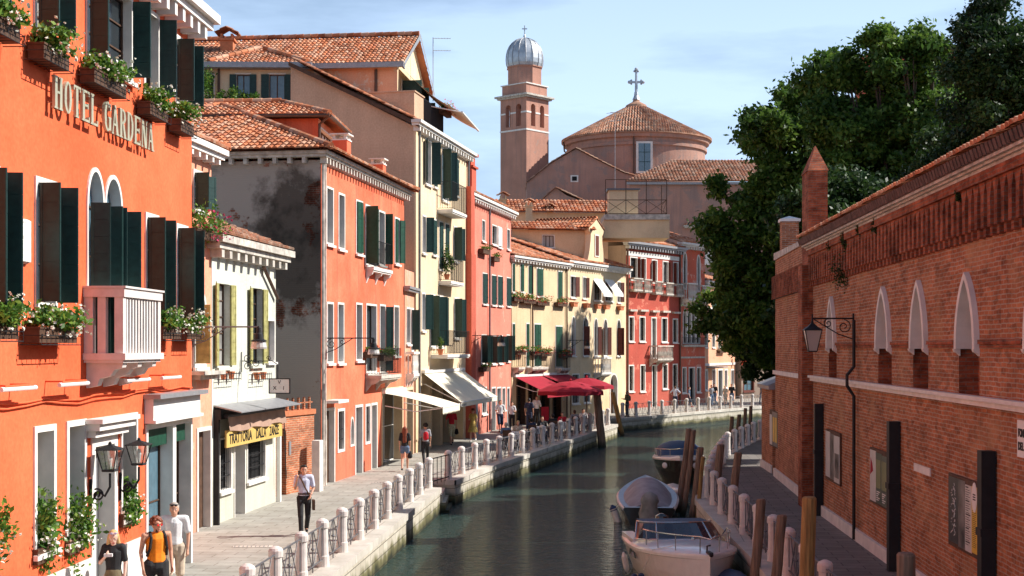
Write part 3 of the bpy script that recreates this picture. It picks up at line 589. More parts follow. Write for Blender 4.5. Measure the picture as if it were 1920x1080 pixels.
def flower_at(F, xl, xr, y, label, group, seed, **k):
    u0, z = F.uz(xl, y, .2); u1 = F.u(xr, .2); return flower_box(F.W((u0 + u1) / 2, 0, z), abs(u1 - u0), label, group, seed, rz=F.rz, **k)
# ================================================================ SETTING: ground, canal, quays
def sheet(name, pts, z, mat, kind='structure', thick=None, sidemat=None):
    mb = MB(); n = len(pts); mb.add([(p[0], p[1], z) for p in pts], [tuple(range(n))]); o = mb.build(name, mat); tag(o, kind=kind); return o
g = sheet('ground', [(-3000, -3000), (3000, -3000), (3000, 3000), (-3000, 3000)], -3.2, 'paving')
w = sheet('water', [(-900, -900), (900, -900), (900, 900), (-900, 900)], -.85, 'water')
EL = [(-5.3, -5), (-5.2, 2), (-4.7, 12), (-3.95, 24), (-3.4, 31.5), (-2.85, 39), (-2.35, 45.3), (-3.6, 45.5), (-3.2, 48.2), (-1.97, 47.8), (-.5, 54.9), (2.56, 67.3), (6.3, 83),
      (5.6, 83.3), (6.3, 89.8), (7.0, 89.5), (17.3, 105), (22, 111.5), (42, 122), (90, 140)]
ER = [(4.2, -5), (4.5, 5), (4.9, 23), (5.25, 30), (5.42, 38), (5.58, 42), (6.6, 48), (8.8, 59), (11.7, 68.4), (16.5, 80), (24, 93), (44, 106), (90, 124)]
def land(name, edge, far, side):
    c = .42
    inner = []
    for i, p in enumerate(edge):
        a = Vector(edge[max(i - 1, 0)]); b = Vector(edge[min(i + 1, len(edge) - 1)]); t = (b - a).normalized(); nrm = Vector((-t.y, t.x)) * side; inner.append((p[0] + nrm.x * c, p[1] + nrm.y * c))
    if side > 0:   # left bank notch: keep the offset line simple
        for k in (6, 7, 8, 9, 12, 13, 14, 15): pass
    poly = list(edge) + far
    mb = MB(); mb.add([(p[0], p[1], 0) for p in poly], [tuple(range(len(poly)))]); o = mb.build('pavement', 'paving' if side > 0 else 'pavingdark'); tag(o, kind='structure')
    q = MB()
    for a, b in zip(edge[:-1], edge[1:]): q.add([(a[0], a[1], -3.2), (b[0], b[1], -3.2), (b[0], b[1], -.16), (a[0], a[1], -.16)], [(0, 1, 2, 3)])
    o = q.build('quay_wall', 'quay'); tag(o, kind='structure')
    k = MB()
    for i in range(len(edge) - 1):
        a, b = Vector(edge[i]), Vector(edge[i + 1]); t = (b - a).normalized(); nn = Vector((-t.y, t.x)) * side
        ao, bo = a - nn * .05, b - nn * .05; ai, bi = a + nn * c, b + nn * c
        zt, zb = .012 + .0015 * (i % 2), -.16
        k.add([(ao.x, ao.y, zb), (bo.x, bo.y, zb), (bo.x, bo.y, zt), (ao.x, ao.y, zt), (ai.x, ai.y, zt), (bi.x, bi.y, zt), (a.x + nn.x * .02, a.y + nn.y * .02, zb), (b.x + nn.x * .02, b.y + nn.y * .02, zb)], [(0, 1, 2, 3), (3, 2, 5, 4), (6, 7, 1, 0)])
    o = k.build('quay_coping', 'coping'); tag(o, kind='structure')
land('left', EL, [(90, 900), (-300, 900), (-300, -5)], 1)
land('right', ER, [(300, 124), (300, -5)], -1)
# ================================================================ HOTEL
H = Fac('hotel', (-7.9, 11.6), (-6.84, 29.6), 'bright orange hotel with dark green shutters and white stone balcony')
ztop = 11.38
hs = [('L', 92), ('R', 96)]
# top row
window(H, 62, 100, -62, 60, [('L', 92), ('R', 100)], leafw=.33)
window(H, 160, 247, -70, 108, [('L', 95), ('R', 92)], leafw=.33)
window(H, 268, 297, 8, 177, [('R', 98)], leafw=.33)
window(H, 327, 350, 62, 196, [('L', 88), ('R', 95)], leafw=.33)
window(H, -60, -25, -90, 10, hs, leafw=.33)
# middle row
window(H, -42, -3, 300, 585, [('L', 92), ('R', 97)], leafw=.33)
window(H, 64, 105, 329, 577, [('L', 92), ('R', 97)], leafw=.33)
window(H, 271, 296, 397, 590, hs, leafw=.33); window(H, 329, 351, 418, 603, hs, leafw=.33)
bu0, _ = H.uz(161, 300); bz0 = H.uz(161, 676)[1] + .0
for (a, b, t, sp_) in ((161, 194, 308, 391), (194, 228, 322, 400)):
    u0, z1 = H.uz(a, t); u1 = H.u(b); zs_ = H.uz(a, sp_)[1]
    window(H, 0, 0, 0, 0, [('L', 78), ('R', 85)] if a == 161 else [('L', 80), ('R', 93)], uz=(u0, u1 - .004, bz0 - .02, z1), arch='round', spr=zs_ + .1, sill=False, glass='glassblue', leafw=.33, fw=.075)
# ground row
window(H, 62, 103, 800, 1043, None, name='window', depth=.34, mull=(0, 2), fw=.1)
window(H, 123, 160, 790, 1021, None, depth=.34, mull=(0, 2), fw=.1)
window(H, 225, 256, 777, 976, None, depth=.34, mull=(0, 2), fw=.08)
ud0, zd1 = H.uz(170, 822); ud1 = H.u(218)
dw, _, _ = window(H, 0, 0, 0, 0, None, uz=(ud0, ud1, 0, zd1), name='door', fw=.16, depth=.3, glass='gutter')
e = MB(); e.box(ud0 - .2, ud1 + .2, -.16, -.004, zd1 + .02, zd1 + .14); e.box(ud0 - .28, ud1 + .28, -.26, -.004, zd1 + .141, zd1 + .26); e.box(ud0 - .33, ud1 + .33, -.33, -.004, zd1 + .261, zd1 + .34); e.build('lintel', 'stone', dw)
# shop front at the far end
us0, zs1 = H.uz(272, 862); us1 = H.L - .02; zf0 = H.uz(273, 794)[1]; zf1 = H.uz(273, 748)[1]
for a, b in ((us0, (us0 + us1) / 2 + .25), ((us0 + us1) / 2 + .25, us1)):
    window(H, 0, 0, 0, 0, None, uz=(a + .001, b - .001, .0, zf0 - .02), name='shop_window', fw=.11, depth=.3, glass='glassblue' if a == us0 else 'glass', mull=(1, 1), fmat='wooddark')
f = MB(); f.box(us0 - .05, us1 + .05, -.18, -.004, zf0, zf1); f.box(us0 - .12, us1 + .12, -.34, -.004, zf1 + .001, zf1 + .09, 1); f.box(us0 - .09, us1 + .09, -.24, -.185, zf0 - .001, zf0 + .06)
f.build('shop_fascia', ['white', 'gutter'], H.root)
v = MB(); v.box(us0 + .12, us1 - .12, .1, .13, zf0 - .5, zf0 - .14); v.build('shop_blind', 'shutter2', H.root)
shell(H, ztop, 12, 'hotel')
cornice(H.root, 0, H.L - .22, ztop, .34, .42, 'stone', .52, .16, .26)
pl = MB(); zp = 1.0
opl = [o for o in H.ops if o['z0'] < 1.05]; segs = sorted([(o['u0'], o['u1']) for o in opl if o['z0'] < .3]); x = 0.0
for a, b in segs + [(H.L, H.L)]:
    if a - x > .05: pl.box(x, a, -.05, -.003, 0, zp)
    x = max(x, b)
pl.build('plinth', 'stone', H.root)
up = MB(); up.box(-.0, H.L - .9, .5, 11, ztop + .01, ztop + 3.2); up.build('attic_storey', 'hotel', H.root)
cornice(H.root, 0, H.L - 1.1, ztop + 3.2, .2, .3, 'stone', None, y=.5)
# balcony with slab balustrade and corbels
q0 = H.u(156.5) ; zb_ = H.uz(156, 677)[1]; zt_ = H.uz(156, 540)[1]; pr = .68; q1 = H.u(301, pr)
b = MB(); b.box(q0 - .04, q1 + .04, -pr - .05, -.004, zb_ + .02, zb_ + .13); b.box(q0, q1, -pr, -.004, zb_ - .03, zb_ + .019)
n = 3
for i in range(n):
    x = q0 + .12 + (q1 - q0 - .42) * i / (n - 1)
    b.prism([(-.004, zb_ - .031), (-pr + .04, zb_ - .031), (-pr + .06, zb_ - .11), (-pr * .72, zb_ - .15), (-pr * .62, zb_ - .25), (-pr * .35, zb_ - .30), (-pr * .28, zb_ - .42), (-.004, zb_ - .46)], 'x', x, x + .2)
bo = b.build('balcony', 'pinkstone', H.root)
r = MB(); zr = zt_ - .15
r.box(q0 - .03, q1 + .03, -pr - .03, -pr + .16, zr + .001, zt_); r.box(q0 - .03, q0 + .16, -pr + .161, -.004, zr + .001, zt_); r.box(q1 - .16, q1 + .03, -pr + .161, -.004, zr + .001, zt_)
r.box(q0 - .05, q1 + .05, -pr - .06, -.005, zt_ + .001, zt_ + .035)
for (x, y) in ((q0, -pr), (q1 - .14, -pr)): r.box(x, x + .15, y, y + .15, zb_ + .131, zr)
r.box(q0, q0 + .15, -.16, -.005, zb_ + .131, zr); r.box(q0, q0 + .12, -pr * .56, -pr * .56 + .14, zb_ + .131, zr)
m_ = 11
for i in range(m_): x = q0 + .17 + (q1 - q0 - .36) * (i + .5) / m_; r.box(x - .035, x + .035, -pr + .01, -pr + .12, zb_ + .131, zr)
r.build('balustrade', 'pinkstone', bo)
# relief plaques
def plaque(F, xl, xr, yt, yb, seed, name='relief_plaque', round_top=False):
    u0, u1, z0, z1 = F.rect(xl, xr, yt, yb); mb = MB(); rg = random.Random(seed); nx, nz = 16, 22; vs = []
    for j in range(nz + 1):
        for i in range(nx + 1):
            s, t = i / nx, j / nz; e = min(s, 1 - s, t, 1 - t); x = u0 + (u1 - u0) * s; 
            if round_top and t > .72: k = math.sqrt(max(0, 1 - ((t - .72) / .28) ** 2)); x = (u0 + u1) / 2 + (x - (u0 + u1) / 2) * max(.12, k)
            h = .05 + (rg.uniform(-.015, .03) if .08 < s < .92 and .06 < t < .94 else .035) ; h = 0.003 if e == 0 else h
            vs.append((x, -h, z0 + (z1 - z0) * t + (rg.uniform(-.01, .01) if e == 0 else 0)))
    mb.add(vs, [(j * (nx + 1) + i, j * (nx + 1) + i + 1, (j + 1) * (nx + 1) + i + 1, (j + 1) * (nx + 1) + i) for j in range(nz) for i in range(nx)])
    return mb.build(name, 'stone', F.root, smooth=True)
plaque(H, 10.5, 50.5, 403, 490, 3); plaque(H, 309, 321, 459, 532, 5, round_top=True)
# tube lights and the cable run under the balcony
for i, (a, b, y) in enumerate(((2, 67, 731), (111, 165, 722), (236, 280, 714), (303, 338, 709))):
    u0, z = H.uz(a, y, .3); u1 = H.u(b, .3); l = MB(); l.tube([(u0, -.3, z), (u1, -.3, z)], .035, 8); o = l.build('tube_light', 'white', H.root)
    l = MB(); l.bar((u0 + .1, -.3, z + .045), (u1 - .1, -.3, z + .045), .04, .03); l.bar((u0 + .2, -.003, z + .05), (u0 + .2, -.3, z + .05), .025); l.bar((u1 - .2, -.003, z + .05), (u1 - .2, -.3, z + .05), .025); l.build('bracket', 'hotel', o)
c = MB(); pts = []
for i in range(26):
    x = -.0 + (H.L - .1) * i / 25; pts.append((x, -.04, H.uz(200, 739)[1] + .03 * math.sin(i * 1.9) + .02 * math.sin(i * .7)))
c.tube(pts, .018, 6); c.tube([(p[0], p[1], p[2] - .06 + .02 * math.sin(i)) for i, p in enumerate(pts)], .015, 6); c.build('cable', 'hotel', H.root)
# ---- lettering of the hotel, standing off the wall on pins
def letter(ch, w, h):
    tk, tn, sf = .27 * w + .02 * h, .10 * w + .014 * h, .055 * h      # thick, thin, serif height
    P = []   # list of polygons
    def bx(x0, x1, z0, z1): P.append([(x0, z0), (x1, z0), (x1, z1), (x0, z1)])
    def ser(x0, x1, z): bx(x0 - .08 * w, x1 + .08 * w, z, z + sf) if z < h / 2 else bx(x0 - .08 * w, x1 + .08 * w, z - sf, z)
    def dg(x0, x1, z0, X0, X1, z1): P.append([(x0, z0), (x1, z0), (X1, z1), (X0, z1)])
    def arc(cx, cz, rx, rz, a0, a1, t_x, t_z, n=14):
        for i in range(n):
            a, b = R(a0 + (a1 - a0) * i / n), R(a0 + (a1 - a0) * (i + 1) / n)
            P.append([(cx + rx * math.cos(a), cz + rz * math.sin(a)), (cx + rx * math.cos(b), cz + rz * math.sin(b)), (cx + (rx - t_x) * math.cos(b), cz + (rz - t_z) * math.sin(b)), (cx + (rx - t_x) * math.cos(a), cz + (rz - t_z) * math.sin(a))])
    def stem(x): bx(x, x + tk, 0, h); ser(x, x + tk, 0); ser(x, x + tk, h)
    if ch == 'H': stem(.04 * w); stem(w - tk - .04 * w); bx(tk, w - tk, h * .48, h * .48 + tn)
    elif ch == 'O': arc(w / 2, h / 2, w / 2, h / 2, 0, 360, tk, tn, 28)
    elif ch == 'T': stem(w / 2 - tk / 2); bx(0, w, h - tn, h); bx(0, tn, h * .84, h); bx(w - tn, w, h * .84, h)
    elif ch in 'EL':
        stem(.04 * w); bx(tk, w, 0, tn); bx(w - tn, w, 0, h * .18)
        if ch == 'E': bx(tk, w, h - tn, h); bx(w - tn, w, h * .84, h); bx(tk, w * .75, h * .48, h * .48 + tn); bx(w * .72, w * .72 + tn, h * .42, h * .6)
    elif ch == 'G': arc(w / 2, h / 2, w / 2, h / 2, 45, 300, tk, tn, 24); bx(w - tk, w, 0.06 * h, h * .45); ser(w - tk, w, h * .45 + sf); bx(w - tn, w, h * .72, h * .95)
    elif ch == 'A': dg(.0, tn * 1.2, 0, w / 2 - tn, w / 2, h); dg(w - tk * 1.1, w, 0, w / 2 - tk * .6, w / 2 + tk * .3, h); bx(w * .2, w * .75, h * .3, h * .3 + tn); ser(0, tn, 0); ser(w - tk, w, 0)
    elif ch == 'R': stem(.04 * w); arc(w * .45, h * .74, w * .5, h * .26, -90, 90, tk, tn); bx(tk, w * .45, h - tn, h); bx(tk, w * .45, h * .48, h * .48 + tn); dg(w - tk, w, 0, w * .4, w * .4 + tk, h * .48); ser(w - tk, w, 0)
    elif ch == 'D': stem(.04 * w); arc(w * .4, h / 2, w * .6, h / 2, -90, 90, tk, tn, 18); bx(tk, w * .4, h - tn, h); bx(tk, w * .4, 0, tn)
    elif ch == 'N': bx(.05 * w, .05 * w + tn, 0, h); bx(w - tn - .05 * w, w - .05 * w, 0, h); dg(w - tk - tn, w - .05 * w, 0, .05 * w, .05 * w + tk, h); ser(.05 * w, .05 * w + tn, 0); ser(w - tn, w, h)
    return P
def flat_letters(name, s, x0, x1, z0, h, out, th, mat, parent, wide=None, pins=True, z1=None):
    n = len(s); adv = (x1 - x0) / (sum(.62 if c == ' ' else 1 for c in s)); x = x0
    for i, c in enumerate(s):
        if c == ' ': x += adv * .62; continue
        mb = MB(); w = adv * .80
        for k, P in enumerate(letter(c, w, h)):
            area = sum(P[i][0] * P[(i + 1) % len(P)][1] - P[(i + 1) % len(P)][0] * P[i][1] for i in range(len(P)))
            if area < 0: P = P[::-1]
            e = (k % 5) * .0009; mb.prism(P, 'y', -out - th - e, -out + e)
        if pins:
            for zz in (.2, .8): mb.tube([(w * .3, 0, h * zz), (w * .3, -out, h * zz)], .008, 5)
        mb.build(name, mat, parent, (x, 0, z0)); x += adv
M['bronze'] = plain('pale_bronze_letters', (.52, .50, .36), .45, metal=.35, var=.15)
sg = empty('hotel_sign', H.W(0, 0, 0), H.rz, 'raised metal letters reading HOTEL GARDENA on the orange wall', 'sign')
so = .15; u0, zlo = H.uz(103, 202, so); u1 = H.u(287, so); zl1 = H.uz(103, 140, so)[1]
flat_letters('letter', 'HOTEL GARDENA', u0, u1 + .12, zlo, zl1 - zlo, so - .05, .05, 'bronze', sg)
# ---- flower boxes of the hotel
G1 = 'flower boxes on the hotel front'
for i, (a, b, y, lb) in enumerate(((-22, 25, 22, 'white flowering box at the top left corner of the orange hotel'), (70, 118, 76, 'caged box of white flowers on hotel top floor above the letter H'),
        (166, 226, 124, 'long caged box of white flowers on hotel top floor above the word HOTEL'), (272, 305, 187, 'caged box of white flowers above the letters NA of the hotel sign'), (330, 354, 220, 'last top floor box of white flowers at the hotel corner'),
        (-28, 22, 600, 'box of white flowers under the shutter below the square relief plaque'), (62, 132, 610, 'box of white flowers under the hotel window beside the stone balcony'),
        (296, 330, 610, 'box of white flowers just past the stone balcony of the hotel'), (342, 368, 612, 'middle floor flower box at the hotel corner'))):
    flower_at(H, a, b, y, lb, G1, 40 + i, hgt=.5, size=1.0, nleaf=850, spread=.92)
for i, (a, b, y, lb) in enumerate(((66, 100, 1035, 'trailing white jasmine filling the first ground floor hotel window'), (126, 157, 1018, 'trailing white jasmine in the ground floor hotel window beside the door'), (227, 254, 968, 'bushy white jasmine on the sill between hotel door and shop front'), (-40, -2, 1052, 'white flowering plant on the ground floor at the left edge'))):
    u0, z = H.uz(a, y, .05); u1 = H.u(b, .05); flower_box(H.W((u0 + u1) / 2, -.22, z + .05), u1 - u0 - .05, lb, 'plants in the ground floor hotel windows', 60 + i, rz=H.rz, hgt=1.35, size=1.15 if i != 2 else .75, cage=False, nleaf=900, spread=.95)
# ================================================================ PINK HOUSE and TRATTORIA HOUSE
P = Fac('narrow_house', (-8.25, 31.0), (-7.72, 35.6), 'narrow old pink house between the orange hotel and the pale trattoria')
window(P, 361, 383, 316, 395, [('L', 95), ('R', 150)], shm='shutter', fw=.08)
window(P, 361, 385, 541, 690, [('L', 92)], shm='shutterolive', arch='round', spr=P.uz(362, 572)[1], fw=.1, glass='lampglass')
window(P, 364, 397, 803, 987, None, name='door', fw=.1, uz=(P.u(368), P.L - .04, 0, P.uz(368, 803)[1]), glass='wooddark')
zt = P.uz(396, 300)[1]; shell(P, zt, 9, 'pinkold')
cornice(P.root, 0, P.L - .12, zt, .26, .3, 'stone', .5, .12, .14)
hip_roof(P.root, P.L, 9, zt + .27, 20, near='gable', far='hip')
s = MB(); u0, z0 = P.uz(360, 703); s.box(u0 - .3, P.L - .1, -.42, -.004, z0, z0 + .09); s.box(u0 - .1, P.L - .25, -.25, -.005, z0 - .12, z0 - .001); s.build('stone_ledge', 'stonedirty', P.root)
flower_at(P, 362, 405, 425, 'box of pink and red geraniums under the narrow pink house window', 'flower boxes on the pink house', 71, flower='petalpink', hgt=.85, size=1.35, nleaf=800, cage=False)
T = Fac('restaurant_house', (-7.72, 35.65), (-7.02, 41.2), 'pale grey-green house with a yellow trattoria sign over its shop front')
for (a, b, t, bt) in ((405, 430, 527, 690), (469, 491, 536, 686)):
    window(T, a, b, t, bt, [('L', 172), ('R', 172)], leafw=.3, shm='shutterolive', fw=.05, fr='whiteold', sill=True, glass='glass', mull=(1, 4))
window(T, 499, 514, 598, 680, None, fw=.05, fr='stone', glass='gutter', mull=(0, 1))
wz = T.uz(411, 826)[1]
for k, (a, b, t, bt, nm) in enumerate(((410, 433, 822, 925, 'window'), (438, 459, 815, 966, 'door'), (462, 497, 808, 906, 'window'))):
    u0, u1, z0, z1 = T.rect(a, b, t, bt)
    window(T, 0, 0, 0, 0, None, uz=(u0, u1, 0 if nm == 'door' else z0, z1), name=nm, fw=.05, glass='dark' if nm == 'window' else 'dark', depth=.2 if nm == 'window' else .5, bars=nm == 'window', fmat='iron')
zt = T.uz(519, 492)[1]; shell(T, zt, 9, 'whiteold')
cornice(T.root, -.05, T.L, zt, .34, .36, 'stonedirty', .62, .2, .22)
hip_roof(T.root, T.L, 4.2, zt + .35, 21, near='gable', far='gable', ov=.42, sides=('front', 'back'), mat='tileold')
d = MB(); a = T.uz(494, 500, .1); c_ = T.uz(521, 560, .1); d.tube([(a[0], -.1, a[1]), (c_[0], -.1, c_[1])], .05, 8); d.build('downpipe', 'copper', T.root)
v0, v1 = T.u(400), T.u(519.5); zc = T.uz(405, 770)[1]; zb = T.uz(405, 838)[1]
m = MB(); m.add([(v0, -.004, zc + .15), (v1 - .1, -.004, zc + .15), (v1 - .1, -.75, zc - .02), (v0, -.75, zc - .02), (v0, -.004, zc + .11), (v1 - .1, -.004, zc + .11), (v1 - .1, -.75, zc - .05), (v0, -.75, zc - .05)], [(0, 3, 2, 1), (4, 5, 6, 7), (3, 7, 6, 2), (0, 4, 7, 3), (1, 2, 6, 5)]); m.build('shop_canopy', 'gutter', T.root)
m = MB(); m.box(v0 + .0, v1 - .1, -.20, -.004, zb + .72, zb + .98); m.box(v0, v0 + .1, -.14, -.005, .0, zb + .72); m.build('shop_frame', 'iron', T.root)
m = MB(); m.box(v1 - .09, v1 + .05, -.12, -.004, 0, zc - .05); m.build('pilaster', 'white', T.root)
aw = empty('folded_awning', T.W(0, 0, 0), T.rz, 'rolled brown canvas awning above the yellow trattoria sign', 'awning')
m = MB(); nseg = 24
for i in range(nseg):
    x0 = v0 + .25 + (v1 - v0 - .5) * i / nseg; x1 = v0 + .25 + (v1 - v0 - .5) * (i + 1) / nseg; w_ = lambda x: .03 * math.sin(x * 3.1); 
    m.add([(x0, -.34 - .05 * math.sin(x0 * 7), zb + .38 + w_(x0)), (x1, -.34 - .05 * math.sin(x1 * 7), zb + .38 + w_(x1)), (x1, -.30, zb + .78), (x0, -.30, zb + .78), (x0, -.22, zb + .80), (x1, -.22, zb + .80)], [(0, 1, 2, 3), (3, 2, 5, 4)])
m.build('canvas', 'cloth_brown', aw); m = MB(); m.tube([(v0 + .2, -.26, zb + .80), (v1 - .2, -.26, zb + .80)], .06, 10); m.tube([(v1 - .28, -.3, zb + .35), (v1 - .22, -.35, .9 + zb - 2.2)], .015, 6); m.build('roller', 'iron', aw)
sg = empty('restaurant_sign', T.W(0, 0, 0), T.rz, 'yellow board lettered TRATTORIA DALLA ZANZE above the barred windows', 'sign')
m = MB(); m.box(v0 + .25, v1 - .38, -.27, -.22, zb - .03, zb + .42); m.build('board', 'signyellow', sg)
def narrow_text(name, s, x0, x1, z, h, y, mat, parent, flip=False):
    o = text_mesh(name, s, h * 1.36, mat, parent, .004, bold=.006); xs = [v.co.x for v in o.data.vertices]; k = (x1 - x0) / (max(xs) - min(xs)); mn = min(xs)
    for v in o.data.vertices: v.co.x = (v.co.x - mn) * k
    o.location = (x0, y, z); o.rotation_euler = (R(90), 0, 0); return o
L0 = v0 + .45; LL = v1 - .6 - L0
for wd, a, b in (('TRATTORIA', 0, .42), ('DALLA', .50, .70), ('ZANZE', .77, .97)): narrow_text('word', wd, L0 + LL * a, L0 + LL * b, zb + .06, .27, -.274, 'iron', sg)
# hanging plate sign with scroll bracket
def scroll(mb, c, r, turns=1.4, a0=0, flip=1, th=.012, plane='xz', n=26):
    pts = []
    for i in range(n + 1):
        t = i / n; a = R(a0) + flip * t * turns * 2 * PI; rr = r * (1 - .82 * t); pts.append((c[0] + rr * math.cos(a), c[1], c[2] + rr * math.sin(a)) if plane == 'xz' else (c[0], c[1] + rr * math.cos(a), c[2] + rr * math.sin(a)))
    mb.tube(pts, th, 5)
hs_ = empty('hanging_sign', (0, 0, 0), 0, 'small white plate sign reading V X I on a scrolled iron bracket beside the trattoria', 'sign')
us = T.u(451); hs_.location = T.W(us, 0, 0); hs_.rotation_euler = (0, 0, T.rz); pz = at(451, 680, 38.4).z
m = MB(); m.tube([(0, -.03, pz - .25), (0, -.03, pz + .3)], .015, 6); m.tube([(0, -.03, pz + .05), (0, -.9, pz + .05), (0, -1.05, pz - .05), (0, -1.05, pz - .42)], .014, 6); scroll(m, (0, -.2, pz + .13), .13, 1.4, 200, 1, .011, 'yz'); scroll(m, (0, -.45, pz + .0), .13, 1.3, 90, -1, .011, 'yz'); scroll(m, (0, -.2, pz - .1), .12, 1.3, 160, -1, .011, 'yz'); scroll(m, (0, -.8, pz + .12), .07, 1.3, 0, 1, .01, 'yz'); m.build('bracket', 'iron', hs_)
m = MB(); m.box(-.02, .02, -1.38, -.82, pz - .82, pz - .44); o = m.build('plate', 'white', hs_); m = MB()
for (y0, y1, z0, z1) in ((-1.4, -.8, pz - .84, pz - .815), (-1.4, -.8, pz - .445, pz - .42), (-1.4, -1.375, pz - .814, pz - .446), (-.825, -.8, pz - .814, pz - .446)): m.box(-.028, .028, y0, y1, z0, z1)
m.build('rim', 'iron', o)
for ch, yy, zz in (('V', -1.1, pz - .57), ('X', -.97, pz - .73), ('I', -1.22, pz - .73)):
    text_mesh('character', ch, .14, 'iron', o, .003, (-.024, yy - -.0, zz), (R(90), 0, R(-90)), align='CENTER')
# small iron pot racks under the windows
for i, (a, b, y) in enumerate(((409, 442, 712), (473, 500, 712))):
    u0, z = T.uz(a, y, .1); u1 = T.u(b, .1); rt = empty('pot_rack', T.W((u0 + u1) / 2, 0, z), T.rz, ('iron rack with clay pots under the first trattoria house window', 'iron rack with clay pots under the second trattoria house window')[i], 'rack', 'pot racks on the trattoria house'); w_ = u1 - u0; m = MB()
    for zz in (0, .14): m.tube([(-w_ / 2, -.0, zz), (-w_ / 2, -.25, zz), (w_ / 2, -.25, zz), (w_ / 2, 0, zz)], .009, 5)
    for k in range(8): x = -w_ / 2 + w_ * k / 7; m.tube([(x, -.25, -.04), (x, -.25, .18)], .007, 4)
    m.build('frame', 'iron', rt)
    for k in (-.25, .2): m = MB(); m.lathe([(.06, 0), (.09, .16), (.1, .16), (.1, .2), (.08, .2)], 10, (k * w_, -.12, 0)); m.build('pot', 'terracotta', rt)
# ================================================================ GARDEN WALL IN THE GAP
ga, gb = gnd(520, 934), gnd(586, 921)
Gw = Fac('garden_wall', (ga.x - .25, ga.y + .02), (at(589, 900, 45.0).x, 45.0), 'low brick garden wall with spiked top and arched doorway between two houses', 'wall', None)
zt = Gw.uz(585, 776)[1]
window(Gw, 0, 0, 0, 0, None, uz=(Gw.u(520), Gw.u(537), 0, Gw.uz(525, 800)[1]), name='door', arch='round', spr=Gw.uz(525, 815)[1], fw=.06, fr='brick2', glass='wooddark', depth=.35)
m = MB(); wall_mesh(m, 0, Gw.L, 0, zt, Gw.ops); m.build('wall', 'brick2', Gw.root)
m = MB(); m.box(0, Gw.L, .002, .4, zt - .02, zt + .0); m.box(-.0, Gw.L + .02, -.06, .42, zt + .001, zt + .16); m.build('coping', 'terracotta', Gw.root)
m = MB(); n = 8
for i in range(n): x = Gw.L * (i + .5) / n; m.prism([(x - .035, zt + .16), (x + .035, zt + .16), (x + .03, zt + .5), (x, zt + .56), (x - .03, zt + .5)], 'y', .05, .12)
m.box(0, Gw.L, .05, .11, zt + .36, zt + .40); m.build('crenels', 'brick2', Gw.root)
m = MB(); u0, z0 = Gw.uz(541, 853); m.box(u0, u0 + .12, -.03, -.002, z0, z0 + .42); m.build('intercom_panel', 'gutter', Gw.root)
m = MB(); m.box(-.19, .19, -.13, .13, 0, gnd(592, 915).y * 0 + 1.62); o = m.build('utility_cabinet', 'stone', None, (-6.22, 44.35, 0), (0, 0, 1.4)); tag(o, 'tall narrow white stone utility cabinet at the red house corner', 'cabinet')
# back houses seen through the gap
# ================================================================ SALMON RED HOUSE
Rr = Fac('terraced_house', (-6.31, 45.7), (-4.47, 57.4), 'salmon red house with grey weathered side wall and two red chimneys')
rw = dict(fr='stone', fw=.07, depth=.24)
window(Rr, 611, 624.5, 348, 458, None, **rw); window(Rr, 633.5, 645.8, 360, 467, None, **rw)
window(Rr, 666.5, 679.5, 373, 476, [('L', 8), ('R', 8)], shm='shutter2', **rw)
window(Rr, 684, 706, 382, 497, [('L', 95), ('R', 20)], shm='shutter2', leafw=.45, **rw)
window(Rr, 709, 721, 393, 497, [('R', 90)], shm='shutter2', leafw=.3, **rw)
window(Rr, 739, 748.5, 406, 495, [('L', 4), ('R', 150)], shm='shutter2', leafw=.3, **rw)
for a, b, t, bt in ((612, 624.5, 565.5, 682), (632, 644, 566.5, 682), (666.5, 678.5, 567, 677)): window(Rr, a, b, t, bt, None, **rw)
window(Rr, 685.5, 705.5, 568.5, 700, None, mull=(1, 1), **rw); window(Rr, 711, 722, 570, 700, [('R', 120)], leafw=.3, **rw); window(Rr, 737.5, 747.5, 572, 668, None, **rw)
zg = 0
for a, b, t, bt, nm in ((609.5, 627, 766, 911, 'door'), (632, 645.5, 767, 849.5, 'window'), (665, 679.5, 760, 888, 'door'), (684, 693.5, 758, 834, 'window'), (695, 706.5, 756, 876, 'door')):
    u0, u1, z0, z1 = Rr.rect(a, b, t, bt); window(Rr, 0, 0, 0, 0, None, uz=(u0, u1, 0 if nm == 'door' else z0, z1), name=nm, fw=.09, glass='wooddark' if a < 620 else ('greyiron' if nm == 'door' else 'dark'), fr='stone', depth=.2, bars=nm == 'window', sill=False)
u0, u1, z0, z1 = Rr.rect(656, 663.5, 782, 838); window(Rr, 0, 0, 0, 0, None, uz=(u0, u1, z0, z1), arch='round', spr=(z0 + z1) / 2, fw=.06, sill=False, mull=(0, 0))
u0, u1 = Rr.u(715), Rr.u(755); window(Rr, 0, 0, 0, 0, None, uz=(u0, u1, .0, 3.0), name='shop_window', fw=.14, fr='cream', depth=.4, glass='glass', mull=(1, 1), fmat='white')
zt = Rr.uz(600, 299)[1]; shell(Rr, zt, 11, 'redplaster', 'greywall')
cornice(Rr.root, 0, Rr.L, zt + .08, .2, .26, 'stonedirty', .36, .12, .2, near=10.5)
hip_roof(Rr.root, Rr.L, 11, zt + .31, 23, ov=.5)
m = MB(); u0, z0 = Rr.uz(610, 764); m.box(u0 - .15, u0 + 1.1, -.5, -.004, z0 + .14, z0 + .24); m.build('door_canopy', 'stone', Rr.root)
m = MB()
for x in (.06, .28): m.tube([(x, -.07, 0.02), (x, -.07, zt - .1)], .05, 8)
m.build('downpipe', 'stonedirty', Rr.root)
m = MB(); m.box(.45, Rr.L - 1.7, -.03, -.003, 0, .62); m.ops = None
